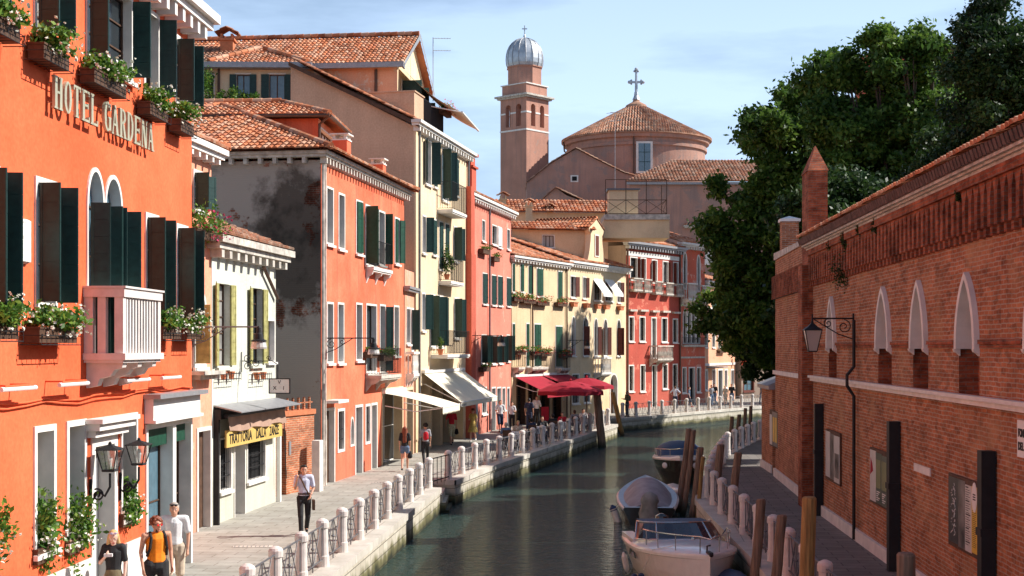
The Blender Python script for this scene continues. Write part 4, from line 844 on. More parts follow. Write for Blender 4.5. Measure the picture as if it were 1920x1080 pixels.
# upper iron balcony and lower plant balcony
u0, z0 = Rr.uz(686, 499); balcony(Rr, u0 - .05, Rr.u(721) + .05, z0, .32, 1.0, 'stone', 'iron', corb=True)
u0, z0 = Rr.uz(686, 703); balcony(Rr, u0 - .1, Rr.u(723) + .1, z0, .62, 1.0, 'stonedirty', 'iron', name='balcony')
flower_at(Rr, 715, 733, 664, 'yellow-green plants hanging off the low balcony of the salmon red house', 'plants on the red house', 80, hgt=.35, size=.8, cage=False, flower='leafbox')
flower_at(Rr, 690, 703, 658, 'clay trough with small plants on the low balcony of the salmon red house', 'plants on the red house', 81, hgt=.3, size=.7, cage=False, flower='petalred', nleaf=200)
def chimney(parent, x, y, z0, z1, w=.5, mat='redplaster', cap='stone', name='chimney', d=None, style='flat'):
    d = d or w; m = MB(); m.box(x - w / 2, x + w / 2, y - d / 2, y + d / 2, z0, z1); o = m.build(name, mat, parent); m = MB()
    if style == 'flat':
        m.box(x - w / 2 - .03, x + w / 2 + .03, y - d / 2 - .03, y + d / 2 + .03, z1 + .001, z1 + .05)
        for a in (-1, 1):
            for b in (-1, 1): m.box(x + a * w * .38 - .05, x + a * w * .38 + .05, y + b * d * .38 - .05, y + b * d * .38 + .05, z1 + .051, z1 + .2)
        m.box(x - w / 2 - .08, x + w / 2 + .08, y - d / 2 - .08, y + d / 2 + .08, z1 + .201, z1 + .25)
    else:
        m.box(x - w / 2 - .08, x + w / 2 + .08, y - d / 2 - .08, y + d / 2 + .08, z1 + .001, z1 + .1)
        for a in (-1, 1): m.box(x + a * w * .4 - .05, x + a * w * .4 + .05, y - d / 2, y + d / 2, z1 + .101, z1 + .32)
        tl = MB(); tiles(tl, (x - w / 2 - .2, y - d / 2 - .15, z1 + .33), (0, 1, 0), (.85, 0, .5), [(0, 0), (d + .3, 0), (d + .3, w * .62 + .2), (0, w * .62 + .2)], .16, .3); tiles(tl, (x + w / 2 + .2, y - d / 2 - .15, z1 + .33), (0, 1, 0), (-.85, 0, .5), [(0, 0), (d + .3, 0), (d + .3, w * .62 + .2), (0, w * .62 + .2)], .16, .3); tl.build('cap_tiles', 'tile', o)
    m.build('cap', cap if style == 'flat' else mat, o); return o
u_, z_ = Rr.uz(642, 310, -.6); chimney(Rr.root, u_ + .25, .7, zt + .3, Rr.uz(642, 263, -.6)[1], .55)
u_, z_ = Rr.uz(722, 350, -.3); chimney(Rr.root, u_ + .1, .6, zt + .3, Rr.uz(722, 309, -.3)[1], .5)
# lantern storey on the red roof
Up = Fac('roof_storey', (at(597, 230, 50.5).x, 50.5), (at(629, 245, 54.0).x, 54.0), 'small red roof storey with lattice window and tiled hip roof', 'roof storey', 'houses behind the canal front')
zu = CH + (HY - 222) / FPX * 50.5
window(Up, 0, 0, 0, 0, None, uz=(.25, Up.L - .3, zu - 1.5, zu - .25), fw=.06, mull=(4, 2), sill=False, glass='lampglass')
mb_ = MB(); wall_mesh(mb_, 0, Up.L, 10.5, zu, Up.ops); mb_.build('front_wall', 'pinkold', Up.root); m = MB(); m.add([(0, 0, 10.5), (0, 9, 10.5), (0, 9, zu), (0, 0, zu)], [(3, 2, 1, 0)]); m.add([(Up.L, 0, 10.5), (Up.L, 9, 10.5), (Up.L, 9, zu), (Up.L, 0, zu)], [(0, 1, 2, 3)]); m.add([(0, 0, zu), (Up.L, 0, zu), (Up.L, 9, zu), (0, 9, zu)], [(0, 1, 2, 3)]); m.build('side_wall', 'redplaster', Up.root)
m = MB(); m.tube([(-.45, -.5, zu + .03), (Up.L + .5, -.5, zu + .03)], .07, 8); m.tube([(-.5, -.5, zu + .03), (-.5, 9, zu + .03)], .07, 8); m.tube([(-.45, -.45, zu), (-.2, -.08, zu - .25), (-.1, -.05, zu - 2)], .05, 8); m.build('gutter', 'copper', Up.root)
mb_ = MB(); tp = math.tan(R(20)); cp = math.cos(R(20)); sp2 = math.sin(R(20)); D9 = 9.5; WL = Up.L + 1; hh = WL / 2
tiles(mb_, (-.5, -.5, zu + .06), (0, 1, 0), (cp, 0, sp2), [(0, 0), (D9, 0), (D9, hh / cp), (hh, hh / cp)]); tiles(mb_, (-.5, -.5, zu + .06), (1, 0, 0), (0, cp, sp2), [(0, 0), (WL, 0), (hh, hh / cp)]); tiles(mb_, (Up.L + .5, -.5, zu + .06), (0, 1, 0), (-cp, 0, sp2), [(0, 0), (D9, 0), (D9, hh / cp), (hh, hh / cp)])
ridge(mb_, (-.5, -.5, zu + .12), (-.5 + hh, -.5 + hh, zu + .12 + hh * tp)); ridge(mb_, (-.5 + hh, -.5 + hh, zu + .14 + hh * tp), (-.5 + hh, D9 - .5, zu + .14 + hh * tp)); mb_.build('roof', 'tile', Up.root)
# ================================================================ SLIVER HOUSE between red and cream
Sv = Fac('sliver_house', (-4.45, 57.5), (-4.25, 60.2), 'very narrow house strip with small balcony between the salmon and cream houses')
window(Sv, 0, 0, 0, 0, None, uz=(.35, 1.5, Sv.uz(760, 700)[1] + 1.2, Sv.uz(760, 575)[1]), fw=.08, glass='dark')
window(Sv, 0, 0, 0, 0, [('L', 92)], uz=(1.7, 2.5, Sv.uz(760, 660)[1], Sv.uz(760, 575)[1]), fw=.08)
window(Sv, 0, 0, 0, 0, None, uz=(.3, 2.3, 0, 2.9), name='shop_window', fw=.12, fr='cream', depth=.4, glass='glass')
zt = Sv.uz(760, 505)[1]; shell(Sv, zt, 8, 'pinkold')
cornice(Sv.root, 0, Sv.L, zt - .9, .2, .2, 'gutter', None)
u0 = .3; balcony(Sv, .25, 1.9, Sv.uz(762, 700)[1], .35, .9, 'stone', 'white', stone=True)
# ================================================================ CREAM HOUSE
C = Fac('tall_house', (-4.28, 60.4), (-2.28, 70.5), 'tall cream house with green shutters, iron balconies and tan gable side')
cw = dict(fr='stone', fw=.07, depth=.2)
window(C, 797, 808, 258, 345, [('L', 160), ('R', 100)], leafw=.42, **cw)
window(C, 812, 819, 266, 350, [('L', 10), ('R', 10)], **cw)
window(C, 828, 840, 276, 375, [('L', 100), ('R', 115)], leafw=.42, **cw)
window(C, 851, 859, 294, 366, [('L', 8), ('R', 8)], **cw)
window(C, 791, 798, 402, 475, [('R', 115)], leafw=.36, **cw); window(C, 810, 818, 409, 478, [('L', 6), ('R', 6)], **cw); window(C, 822.5, 830, 413, 505, [('L', 8), ('R', 8)], **cw); window(C, 834, 841, 417, 490, [('L', 8), ('R', 8)], **cw); window(C, 850, 858, 423, 490, [('L', 95), ('R', 130)], leafw=.38, **cw)
window(C, 790, 797, 548, 621, [('R', 125)], leafw=.36, **cw); window(C, 806.5, 816, 551, 651, [('L', 100)], leafw=.4, **cw); window(C, 819, 831, 553, 651, [('L', 60), ('R', 165)], leafw=.45, **cw); window(C, 851, 861, 557, 635, [('L', 95), ('R', 130)], leafw=.36, **cw)
zt = C.uz(778, 238)[1]
for a, b in ((786, 806), (808, 826), (828, 846), (849, 868)):
    u0, u1 = C.u(a), C.u(b); window(C, 0, 0, 0, 0, None, uz=(u0, u1, 0, 3.0), name='shop_window', fw=.1, fr='cream', depth=.5, glass='glass', mull=(1, 0), fmat='wooddark')
uc0, uc1 = 0, C.L
vg, zg1 = C.side(545, 122); mb_ = MB(); wall_mesh(mb_, 0, C.L, 0, zt, C.ops); mb_.build('front_wall', 'cream', C.root)
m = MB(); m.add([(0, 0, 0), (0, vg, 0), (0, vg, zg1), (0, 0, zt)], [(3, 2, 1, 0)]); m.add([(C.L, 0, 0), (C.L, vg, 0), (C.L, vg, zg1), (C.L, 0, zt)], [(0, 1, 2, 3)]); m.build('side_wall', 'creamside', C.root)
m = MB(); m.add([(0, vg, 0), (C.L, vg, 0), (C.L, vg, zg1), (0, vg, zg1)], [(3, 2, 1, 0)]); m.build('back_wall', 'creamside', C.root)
m = MB(); dv_ = Vector((0, vg, zg1 - zt)); ln = dv_.length
tiles(m, (-.25, -.35, zt + .16), (1, 0, 0), (0, vg / ln, (zg1 - zt) / ln), [(0, 0), (C.L + .4, 0), (C.L + .4, ln + .2), (0, ln + .2)]); m.build('roof', 'tile', C.root)
m = MB(); e = (zg1 - zt) / vg
m.add([(-.3, -.3, zt - .08), (-.3, vg, zg1 - .08), (-.3, vg, zg1 + .1), (-.3, -.3, zt + .1), (-.01, -.3, zt - .08), (-.01, vg, zg1 - .08)], [(0, 1, 2, 3), (0, 4, 5, 1)]); m.build('verge_board', 'wooddark', C.root)
cornice(C.root, 0, C.L, zt, .24, .34, 'stone', .5, .14, .2)
m = MB(); m.box(-.0, .30, -.1, -.004, 0, zt - .22); m.build('corner_pilaster', 'yellow2', C.root)
m = MB(); m.tube([(.45, -.14, .1), (.45, -.14, zt - .05)], .055, 8); m.tube([(C.L - .15, -.12, .1), (C.L - .15, -.12, zt - .05)], .06, 8); m.build('downpipe', 'greyiron', C.root)
for (a, b, y, p, h) in ((820, 846, 392, .75, 1.3), (823, 846, 526, .6, 1.05), (808, 850, 664, .8, 1.1)):
    u0, z0 = C.uz(a, y); balcony(C, u0 - .05, C.u(b) + .15, z0, p, h, 'stone', 'iron', corb=False)
def pot_plant(loc, h, label, cat='potted plant', group='plants on the balconies', seed=0, leafm='leafmid', pot='terracotta', w=.5, n=500):
    rt = empty('potted_plant', loc, 0, label, cat, group); m = MB(); m.lathe([(.09, 0), (.14, .22), (.15, .22), (.15, .26), (.12, .26)], 12); m.build('pot', pot, rt)
    v, r, _ = leaves((0, 0, .25 + h / 2), (w * 2, w * 2, h * 1.3), n, .09, seed, 0, 10); leaf_object('foliage', leafm, v, r, rt); m = MB(); m.tube([(0, 0, .2), (.02, .01, .25 + h * .6)], .012, 5); m.build('stem', 'bark', rt); return rt
u_ = C.u(838, .3); pot_plant(C.W(u_, .3, C.uz(838, 526)[1] - .02), 1.2, 'tall climbing potted plant on the middle balcony of the cream house', seed=3, w=.3)
u_ = C.u(826, .5); pot_plant(C.W(u_, .5, C.uz(830, 664)[1] - .02), .5, 'clay pot with small plant on the lowest cream house balcony', seed=4, w=.15, n=90)
# rooftop terrace, altana house behind
Al = Fac('rear_house', (at(745, 120, 64.5).x, 64.5), (at(745, 120, 64.5).x + .85, 72.0), 'cream rear house with long tiled roof rising behind the cream gable', 'house', 'houses behind the canal front')
zA = CH + (HY - 118) / FPX * 64.5; Wd = 15.5
window(Al, 0, 0, 0, 0, [('L', 95), ('R', 95)], uz=(1.0, 3.0, 15.2, 17.3), fw=.08, mull=(2, 1))
window(Al, 0, 0, 0, 0, [('L', 95), ('R', 100)], uz=(3.6, 5.4, 15.2, 17.0), fw=.08, mull=(2, 1))
gp = [(0, zA), (Al.L * .5, zA + 2.1), (Al.L, zA)]
m = MB(); wall_mesh(m, 0, Al.L, 10, zA, Al.ops); m.add([(p[0], 0, p[1]) for p in gp], [(0, 2, 1)]); m.build('front_wall', 'yellow2', Al.root)
Nr = 8.0     # right wing width along -x ; the left part stands a little nearer
m = MB(); m.add([(0, 0, 10), (0, Nr, 10), (0, Nr, zA), (0, 0, zA)], [(3, 2, 1, 0)]); m.build('side_wall', 'peach', Al.root)
pt = R(27); m = MB(); hl = Al.L / 2 / math.cos(pt) + .4
tiles(m, (-.35, -.35, zA - .05), (0, 1, 0), (math.cos(pt), 0, math.sin(pt)), [(0, 0), (Wd + 2, 0), (Wd + 2, hl), (0, hl)]); tiles(m, (Al.L + .35, -.35, zA - .05), (0, 1, 0), (-math.cos(pt), 0, math.sin(pt)), [(0, 0), (Wd + 2, 0), (Wd + 2, hl), (0, hl)], .25, .5)
ridge(m, (Al.L / 2, -.35, zA + 2.22), (Al.L / 2, Wd + 1.6, zA + 2.22)); m.build('roof', 'tile', Al.root)
m = MB(); m.box(-.55, -.36, -.4, Nr - .3, zA - .28, zA - .04); m.box(-.36, Al.L * .0, -.38, -.30, zA - .3, zA - .05)
m.add([(-.4, -.42, zA - .25), (Al.L / 2, -.42, zA + 1.95), (Al.L + .4, -.42, zA - .25), (Al.L + .4, -.42, zA - .02), (Al.L / 2, -.42, zA + 2.2), (-.4, -.42, zA - .02)], [(0, 1, 4, 5), (1, 2, 3, 4)]); m.build('gutter', 'gutter', Al.root)
m = MB(); m.tube([(-.08, 1.0, 13.8), (-.08, 1.0, zA - .3)], .07, 8); m.build('downpipe', 'copper', Al.root)
# left wing of the rear house, its window wall faces the viewer
Lw = Fac('rear_wing', (at(352, 150, 63.0).x, 63.0), (at(545, 150, 63.0).x, 63.1), 'rear wing with blue curtained windows and plants under a tiled hip roof', 'house', 'houses behind the canal front')
zL = CH + (HY - 130) / FPX * 63.0
for a, b, sh_ in ((441, 471, [('L', 178), ('R', 178)]), (502, 536, [('L', 178), ('R', 178)]), (388, 403, [])):
    u0, u1, z0, z1 = Lw.rect(a, b, 137, 186); window(Lw, 0, 0, 0, 0, sh_, uz=(u0, u1, z0 - .8, z1), fw=.06, glass='glassblue', mull=(1, 0), sill=False)
m = MB(); wall_mesh(m, 0, Lw.L, 10, zL, Lw.ops); m.build('front_wall', 'cream', Lw.root)
m = MB(); m.box(-.2, Lw.L + 1.0, -.55, -.33, zL + .0, zL + .25); m.box(-.2, Lw.L + .5, -.33, -.0, zL + .02, zL + .06); m.build('gutter', 'gutter', Lw.root); m = MB(); m.tube([(Lw.u(411), -.1, 14), (Lw.u(411), -.1, zL + .1)], .06, 8); m.build('downpipe', 'copper', Lw.root)
m = MB(); pt = R(24); sl_ = 2.6
t0 = Lw.u(403); t1 = Lw.L + .7
tiles(m, (t0 - .2, -.45, zL + .2), (1, 0, 0), (0, math.cos(pt), math.sin(pt)), [(0, 0), (t1 - t0 + .4, 0), (t1 - t0 - 1.9, 2.5), (1.8, 2.5)]); ridge(m, (t1 + .1, -.45, zL + .3), (t1 - 2.2, 1.9, zL + 1.4)); ridge(m, (t0 - .2, -.45, zL + .3), (t0 + 1.7, 1.9, zL + 1.4))
m.build('roof', 'tile', Lw.root); m = MB(); tiles(m, (-4, -.2, zL + .15), (1, 0, 0), (0, math.cos(pt), math.sin(pt)), [(0, 0), (t0 + 5.5, 0), (t0 + 5.5, 4.0), (0, 4.0)]); m.build('roof', 'tileold', Lw.root)
chimney(Lw.root, Lw.u(403) + .1, 2.6, zL + 1, CH + (HY - 78) / FPX * 65.6, .6, 'terracotta', style='tile')
for (px, w_, h, sd) in ((380, .55, 1.7, 1), (420, .4, .55, 2), (446, .5, .7, 3), (478, .35, .45, 4)):
    p = at(px, 182, 62.3); pot_plant((p.x, p.y, p.z - .55), h, ('tall round shrub in a pot on the rear roof terrace', 'first low bush in front of the curtained rear windows', 'bushiest low plant before the curtained rear windows', 'smallest potted bush on the rear roof terrace')[sd - 1], 'potted plant', 'plants on the rear roof terrace', sd + 20, 'leafbox', w=w_, n=int(700 * h))
# terrace on the cream roof
tr = empty('roof_terrace', C.W(0, 0, 0), C.rz, 'small roof terrace with white parapet and black railing on the cream house', 'terrace')
a0 = C.u(765, -1.2); yT = .25; zR = zt + .3; u0 = C.u(806, -.0); u1 = C.u(842, 0)
m = MB(); m.box(u0 - 1.6, u1, .3, 3.4, zR - .2, zR + .12); m.build('terrace_slab', 'stone', tr)
m = MB(); zp0 = zR + .121; zp1 = C.uz(806, 192, -.3)[1]; m.box(u0 - 1.6, u0, .3, 3.2, zp0, zp1); m.box(u0 - 1.65, u0 + .05, .25, 3.25, zp1 + .001, zp1 + .06); m.build('parapet', 'creamside', tr)
m = MB(); iron_rail(m, [(u0 + .03, .3), (u1, .3), (u1, 3.2)], zp1 - zp0 - .02, .14, zp0, .022); m.build('railing', 'iron', tr)
flower_box(C.W(C.u(830, -.3), -.35, zp1 + .05), 1.6, 'box of red geraniums on the roof terrace railing', 'flower boxes on the cream house', 91, flower='petalred', rz=C.rz, hgt=.4, cage=False, nleaf=260)
# its slanted awning and the aerial
aw = empty('slanted_awning', Al.root.location, Al.rz, 'faded pale awning slanting out over the roof terrace', 'awning')
za = zA - .1; m = MB(); n_ = 10
for i in range(n_):
    t0, t1_ = i / n_, (i + 1) / n_; f = lambda t: (-.1 - 2.9 * t, za + .0 - 2.2 * t - .25 * math.sin(PI * t)); p0, p1 = f(t0), f(t1_)
    m.add([(.3, p0[0], p0[1]), (5.8, p0[0], p0[1]), (5.8, p1[0], p1[1]), (.3, p1[0], p1[1])], [(0, 1, 2, 3)])
m.build('canvas', 'cloth_cream', aw); m = MB(); m.tube([(.25, -3.0, za - 2.2), (5.85, -3.0, za - 2.2)], .05, 8); m.tube([(.3, -.1, za - 1.6), (.3, -3.0, za - 2.2)], .03, 6); m.build('arm', 'stone', aw)
def aerial(p, h, label, kind=0):
    rt = empty('television_aerial', p, 0, label, 'aerial'); m = MB(); m.tube([(0, 0, 0), (0, 0, h)], .022, 6); m.build('mast', 'gutter', rt); m = MB()
    for zz, w_ in ((h - .05, .85), (h - .65, .85)):
        if kind == 0:
            m.tube([(0, 0, zz), (w_, .05, zz)], .014, 5)
            for k in range(7): x = w_ * k / 6; m.tube([(x, -.12, zz), (x, .12, zz)], .007, 4)
        else:
            for a in range(3): c_, s_ = math.cos(a * 1.05), math.sin(a * 1.05); m.tube([(-.6 * c_, -.6 * s_, zz - .0), (.6 * c_, .6 * s_, zz + .15)], .014, 4)
            if zz < h - .3: break
    m.build('antenna_arms', 'gutter', rt)
p = at(812, 190, 68.0); aerial(p, (190 - 70) / FPX * 68, 'thin television aerial with two arms above the roof terrace')
# ================================================================ ROSE HOUSE with the full height chimney shaft
Ro = Fac('terraced_house', (-2.22, 71.2), (-.06, 81.2), 'rose pink house with a full height red chimney shaft on its front')
gw = dict(fr='stone', fw=.06, depth=.2, fmat='wooddark')
for a, b, t, bt, sh in ((903, 909, 411, 452, None), (922, 931, 420, 458, None), (950, 955.5, 428, 467.5, None)): window(Ro, a, b, t, bt, sh, **gw)
window(Ro, 932, 940, 423.5, 463, [('L', 8), ('R', 8)], shm='white', **gw)
for a, b, t, bt in ((904, 913, 510.5, 570), (921, 929.5, 514, 572), (932.5, 941, 516, 573), (949, 957, 519, 574)): window(Ro, a, b, t, bt, [('L', 12), ('R', 14)], shm='shutter', **gw)
for a, b, t, bt in ((902, 912, 627, 683), (921, 930, 628, 683), (934, 942, 628, 682), (949, 955, 627, 678)): window(Ro, a, b, t, bt, [('L', 100), ('R', 120)], leafw=.32, **gw)
window(Ro, 875, 881, 505, 565, [('L', 70), ('R', 70)], **gw); window(Ro, 875, 881, 640, 688, [('L', 70), ('R', 70)], **gw)
for i, (a, b) in enumerate(((884, 895), (903, 912), (921, 929), (931, 939), (941, 947), (950, 955))):
    u0, u1 = Ro.u(a), Ro.u(b); window(Ro, 0, 0, 0, 0, None, uz=(u0, u1, 0 if i in (0, 2, 5) else 1.0, Ro.uz(a, 726)[1]), name='door' if i in (0, 2, 5) else 'window', fw=.08, glass='glass' if i % 2 else 'greyiron')
zt = Ro.uz(905, 383)[1]; shell(Ro, zt, 9, 'rose'); cornice(Ro.root, 0, Ro.L, zt, .25, .3, 'stone', .5, .14, .16, gut=True)
hip_roof(Ro.root, Ro.L, 9, zt + .26, 20, near='gable', w=.25, Lr=.45)
m = MB(); u0, u1 = Ro.u(884, .4), Ro.u(897, .4); zc1 = Ro.uz(872, 290)[1]
m.box(u0, u0 + .95, -.4, -.004, 0, Ro.uz(886, 480)[1]); m.box(u0 + .1, u0 + .85, -.36, -.005, Ro.uz(886, 480)[1] + .001, zt + .5); m.build('chimney_shaft', 'rosedark', Ro.root)
m = MB(); m.box(.05, 1.0, -.15, .95, zt + .5, zt + 1.6); m.box(-.05, 1.1, -.25, 1.05, zt + 1.601, zt + 1.7); m.box(.1, .95, -.1, .9, zt + 1.701, zc1 + .1); m.box(-.05, 1.15, -.25, 1.1, zc1 + .101, zc1 + .25); m.build('chimney', 'rosedark', Ro.root)
m = MB(); m.box(-1.0, .0, .3, 3.0, zt - 1, zt + 2.6); m.build('party_wall', 'rosedark', Ro.root)
m = MB(); m.tube([(Ro.u(915), -.1, .1), (Ro.u(915), -.1, zt)], .05, 8); m.tube([(.12, -.1, .1), (.12, -.1, zt)], .06, 8); m.build('downpipe', 'greyiron', Ro.root)
for i, (a, b, y) in enumerate(((903, 916, 465), (924, 934, 480), (903, 915, 688))): flower_at(Ro, a, b, y, ('small planter under the top left rose house window', 'tiny dark planter under the louvred rose house window', 'planter with yellow plant on the lower rose house window')[i], 'planters on the rose house', 100 + i, hgt=.3, size=.5, cage=False, flower='leafbox', nleaf=160)
# ================================================================ STRAW HOUSE (two fronts)
Ya = Fac('terraced_house', (-.02, 81.3), (3.5, 89.2), 'straw yellow house with tall green shutters and red flower boxes above red awnings')
yw = dict(fr='stone', fw=.07, depth=.16, shm='shutter2', fmat='wooddark')
zc_ = Ya.uz(965, 487)[1]
for a, b, t, bt in ((960, 965, 492, 548), (975, 982, 493, 548), (990, 997, 496, 552)): window(Ya, a, b, t, bt, [('L', 5), ('R', 5)], **yw)
for a, b, t, bt in ((1005.5, 1018, 501, 556), (1045, 1054, 507, 562)): window(Ya, a, b, t, bt, [('L', 5), ('R', 5)], **yw)
for a, b, t, bt in ((960, 965, 605, 658), (986, 992, 605, 688), (1001, 1014, 606, 688), (1041, 1054, 610, 689)): window(Ya, a, b, t, bt, [('L', 5), ('R', 5)], **yw)
for a, b in ((968, 985), (990, 1006), (1012, 1030), (1036, 1052)): window(Ya, 0, 0, 0, 0, None, uz=(Ya.u(a), Ya.u(b), 0, 2.7), name='shop_window', fw=.1, fr='wooddark', depth=.3, glass='glass', fmat='wooddark')
shell(Ya, zc_, 9, 'yellow'); cornice(Ya.root, 0, Ya.L, zc_, .22, .28, 'stone', .45, .12, .14)
hip_roof(Ya.root, Ya.L, 9, zc_ + .23, 19, near='gable', far='gable', w=.26, Lr=.45)
m = MB(); m.tube([(Ya.u(996), -.1, .1), (Ya.u(996), -.1, zc_)], .05, 8); m.tube([(Ya.L - .15, -.1, .1), (Ya.L - .15, -.1, zc_)], .05, 8); m.build('downpipe', 'copper', Ya.root)
for i, (a, b, t) in enumerate(((960, 972, 688), (986, 1016, 688), (1040, 1058, 690))):
    u0, z0 = Ya.uz(a, t); balcony(Ya, u0, Ya.u(b), z0, .45, 1.0, 'stonedirty', 'iron')
G2 = 'flower boxes on the straw yellow house'
for i, (a, b, y, lb) in enumerate(((962, 978, 556, 'first red geranium box on the top floor of the straw yellow house'), (980, 1003, 560, 'second red geranium box on the top floor of the straw yellow house, at the pipe'), (1006, 1028, 564, 'third red geranium box on the top floor of the straw yellow house'), (1044, 1062, 566, 'lone red geranium box under the last top window of the straw yellow house'),
        (968, 984, 657, 'geranium box on the first middle floor balcony of the straw yellow house'), (998, 1012, 658, 'geranium box beside the tall middle floor green shutters'), (1014, 1032, 660, 'geranium box right of the tall middle floor shutters'), (1050, 1070, 663, 'geranium box at the end of the straw yellow middle floor near the lamp'))):
    flower_at(Ya, a, b, y, lb, G2, 120 + i, flower='petalred', hgt=.45, size=.9, cage=False, nleaf=300)
Yb = Fac('terraced_house', (3.52, 89.25), (8.1, 98.6), 'butter yellow house with brown shutters, arched middle windows and a curved gable')
bw_ = dict(fr='stone', fw=.07, depth=.2, shm='shutterbrown', fmat='wooddark', glass='glass')
for a, b, t, bt, sh in ((1069, 1079, 516, 558, [('R', 160)]), (1092, 1099, 518, 560, [('R', 150)]), (1113, 1128, 522, 564, None), (1134, 1149, 523, 565, None), (1157, 1164, 527, 568, [('R', 150)])): window(Yb, a, b, t, bt, sh, **bw_)
for i, (a, b, t, sp_, sh) in enumerate(((1071, 1079, 592, 609, None), (1093, 1103, 594, 612, [('L', 70)]), (1113, 1121, 596, 613, [('R', 150)]), (1131, 1139, 597, 614, [('R', 150), ('L', 150)]), (1156, 1164, 598, 615, [('L', 60), ('R', 60)]))):
    u0, z1 = Yb.uz(a, t); window(Yb, 0, 0, 0, 0, sh, uz=(u0, Yb.u(b), Yb.uz(a, 668)[1], z1), arch='round', spr=Yb.uz(a, sp_)[1], **bw_)
u0, z1 = Yb.uz(1143, 700); window(Yb, 0, 0, 0, 0, None, uz=(u0, Yb.u(1158), 0, z1), arch='round', spr=z1 - .75, name='door', fw=.1, depth=.35, glass='wooddark')
for a, b in ((1072, 1086), (1094, 1106), (1116, 1126)): window(Yb, 0, 0, 0, 0, None, uz=(Yb.u(a), Yb.u(b), .9, 2.9), fw=.08, glass='glass', bars=True)
zt = Yb.uz(1065, 496)[1]; shell(Yb, zt, 9, 'yellow2'); cornice(Yb.root, 0, Yb.L, zt, .25, .3, 'stone', .4, .12, .15)
hip_roof(Yb.root, Yb.L, 9, zt + .26, 19, near='gable', w=.28, Lr=.5)
u0, z0 = Yb.uz(1113, 698); balcony(Yb, u0, Yb.u(1132), z0, .6, 1.0, 'stone', 'iron', stone=True)
for i, (a, t) in enumerate(((1071, 569), (1095, 571), (1116, 573), (1132, 574), (1159, 576))):
    p0, z0 = Yb.uz(a, t + 3, .1); rt = empty('clay_planter', Yb.W(p0 + .3, 0, z0 - .1), Yb.rz, '%s orange clay planter under the top windows of the butter yellow house' % ORD[i], 'planter', 'clay planters on the butter yellow house'); m = MB(); m.prism([(-.35, .25), (.35, .25), (.28, 0), (-.28, 0)], 'y', -.3, -.06); m.box(-.39, .39, -.34, -.02, .251, .3); m.build('planter', 'terracotta', rt)
for i, (a, b) in enumerate(((1112, 1129), (1133, 1150))):   # striped sun blinds
    u0, z1 = Yb.uz(a, 524); u1 = Yb.u(b); m = MB(); m.add([(u0, -.02, z1), (u1, -.02, z1), (u1, -.75, z1 - .95), (u0, -.75, z1 - .95), (u0, -.77, z1 - 1.15), (u1, -.77, z1 - 1.15)], [(0, 3, 2, 1), (3, 4, 5, 2)]); o = m.build('canvas', 'white', Yb.root); o.name = 'window_blind'
# curved gable dormer
ug0, zg0 = Yb.uz(1100, 497); ug1 = Yb.u(1134); cx_ = (ug0 + ug1) / 2; hw = (ug1 - ug0) / 2; zt2 = Yb.uz(1114, 411)[1]; Hh = zt2 - zg0
pr_ = [(1.15, 0), (.95, .12), (.78, .3), (.66, .5), (.62, .66), (.78, .74), (.8, .80), (.0, 1.0)]
pts = [(cx_ + hw * a, zg0 + Hh * b) for a, b in pr_] + [(cx_ - hw * a, zg0 + Hh * b) for a, b in pr_[::-1][1:]]
m = MB(); m.prism(pts, 'y', -.05, .3); dm = m.build('curved_gable', 'yellow2', Yb.root); m = MB(); m.box(cx_ - .36, cx_ + .36, -.1, -.051, zg0 + Hh * .2, zg0 + Hh * .68); m.box(cx_ - .26, cx_ + .26, -.12, -.101, zg0 + Hh * .23, zg0 + Hh * .65, 1); m.build('gable_window', ['stone', 'shutterbrown'], dm)
m = MB(); m.box(cx_ - hw * .6, cx_ + hw * .6, .3, 4.5, zg0, zg0 + Hh * .78); m.build('dormer_wall', 'yellow2', Yb.root); m = MB(); zd = zg0 + Hh * .8; w2 = hw * .85
tiles(m, (cx_ - w2, -.1, zd), (0, 1, 0), (.8, 0, .42), [(0, 0), (4.6, 0), (4.6, w2 * 1.25), (0, w2 * 1.25)], .25, .45); tiles(m, (cx_ + w2, -.1, zd), (0, 1, 0), (-.8, 0, .42), [(0, 0), (4.6, 0), (4.6, w2 * 1.25), (0, w2 * 1.25)], .25, .45); m.build('dormer_roof', 'tile', Yb.root)
# ================================================================ DEEP RED HOUSE
Rd = Fac('terraced_house', (8.55, 104.0), (13.45, 111.2), 'deep red house with five stone balconettes and dark tall windows')
dwn = dict(fr='stone', fw=.09, depth=.2, fmat='wooddark', glass='glass', mull=(0, 0), shm='shutterbrown')
for i, (a, b, dx) in enumerate(((1181, 1195, 481), (1200.5, 1211.5, 483), (1221.5, 1232.5, 486.5), (1242, 1253, 489), (1261.5, 1272, 491))):
    window(Rd, a, b, dx - .5, dx + 45, [('L', 95)] if i in (1, 2, 4) else [('R', 100)], leafw=.25, sill=False, **dwn); u0, z0 = Rd.uz(a, dx + 61); balcony(Rd, u0 - .1, Rd.u(b) + .1, z0, .45, .85, 'stonedirty', 'iron', stone=True, corb=False)
for i, (a, b, t, bt) in enumerate(((1178.5, 1189, 592.6, 641), (1198.5, 1210, 593, 641), (1220.7, 1231, 594.5, 672), (1240, 1251.5, 595, 642), (1261, 1271, 597, 643))):
    window(Rd, a, b, t, bt, None, **dwn); u0, z0 = Rd.uz(a, t - 9); m = MB(); m.box(u0 - .1, Rd.u(b) + .1, -.25, -.004, z0, z0 + .15); m.build('window_hood', 'stonedirty', Rd.root)
u0, z0 = Rd.uz(1219, 672); balcony(Rd, u0 - .2, Rd.u(1246), z0, .8, 1.0, 'stonedirty', 'iron', stone=True)
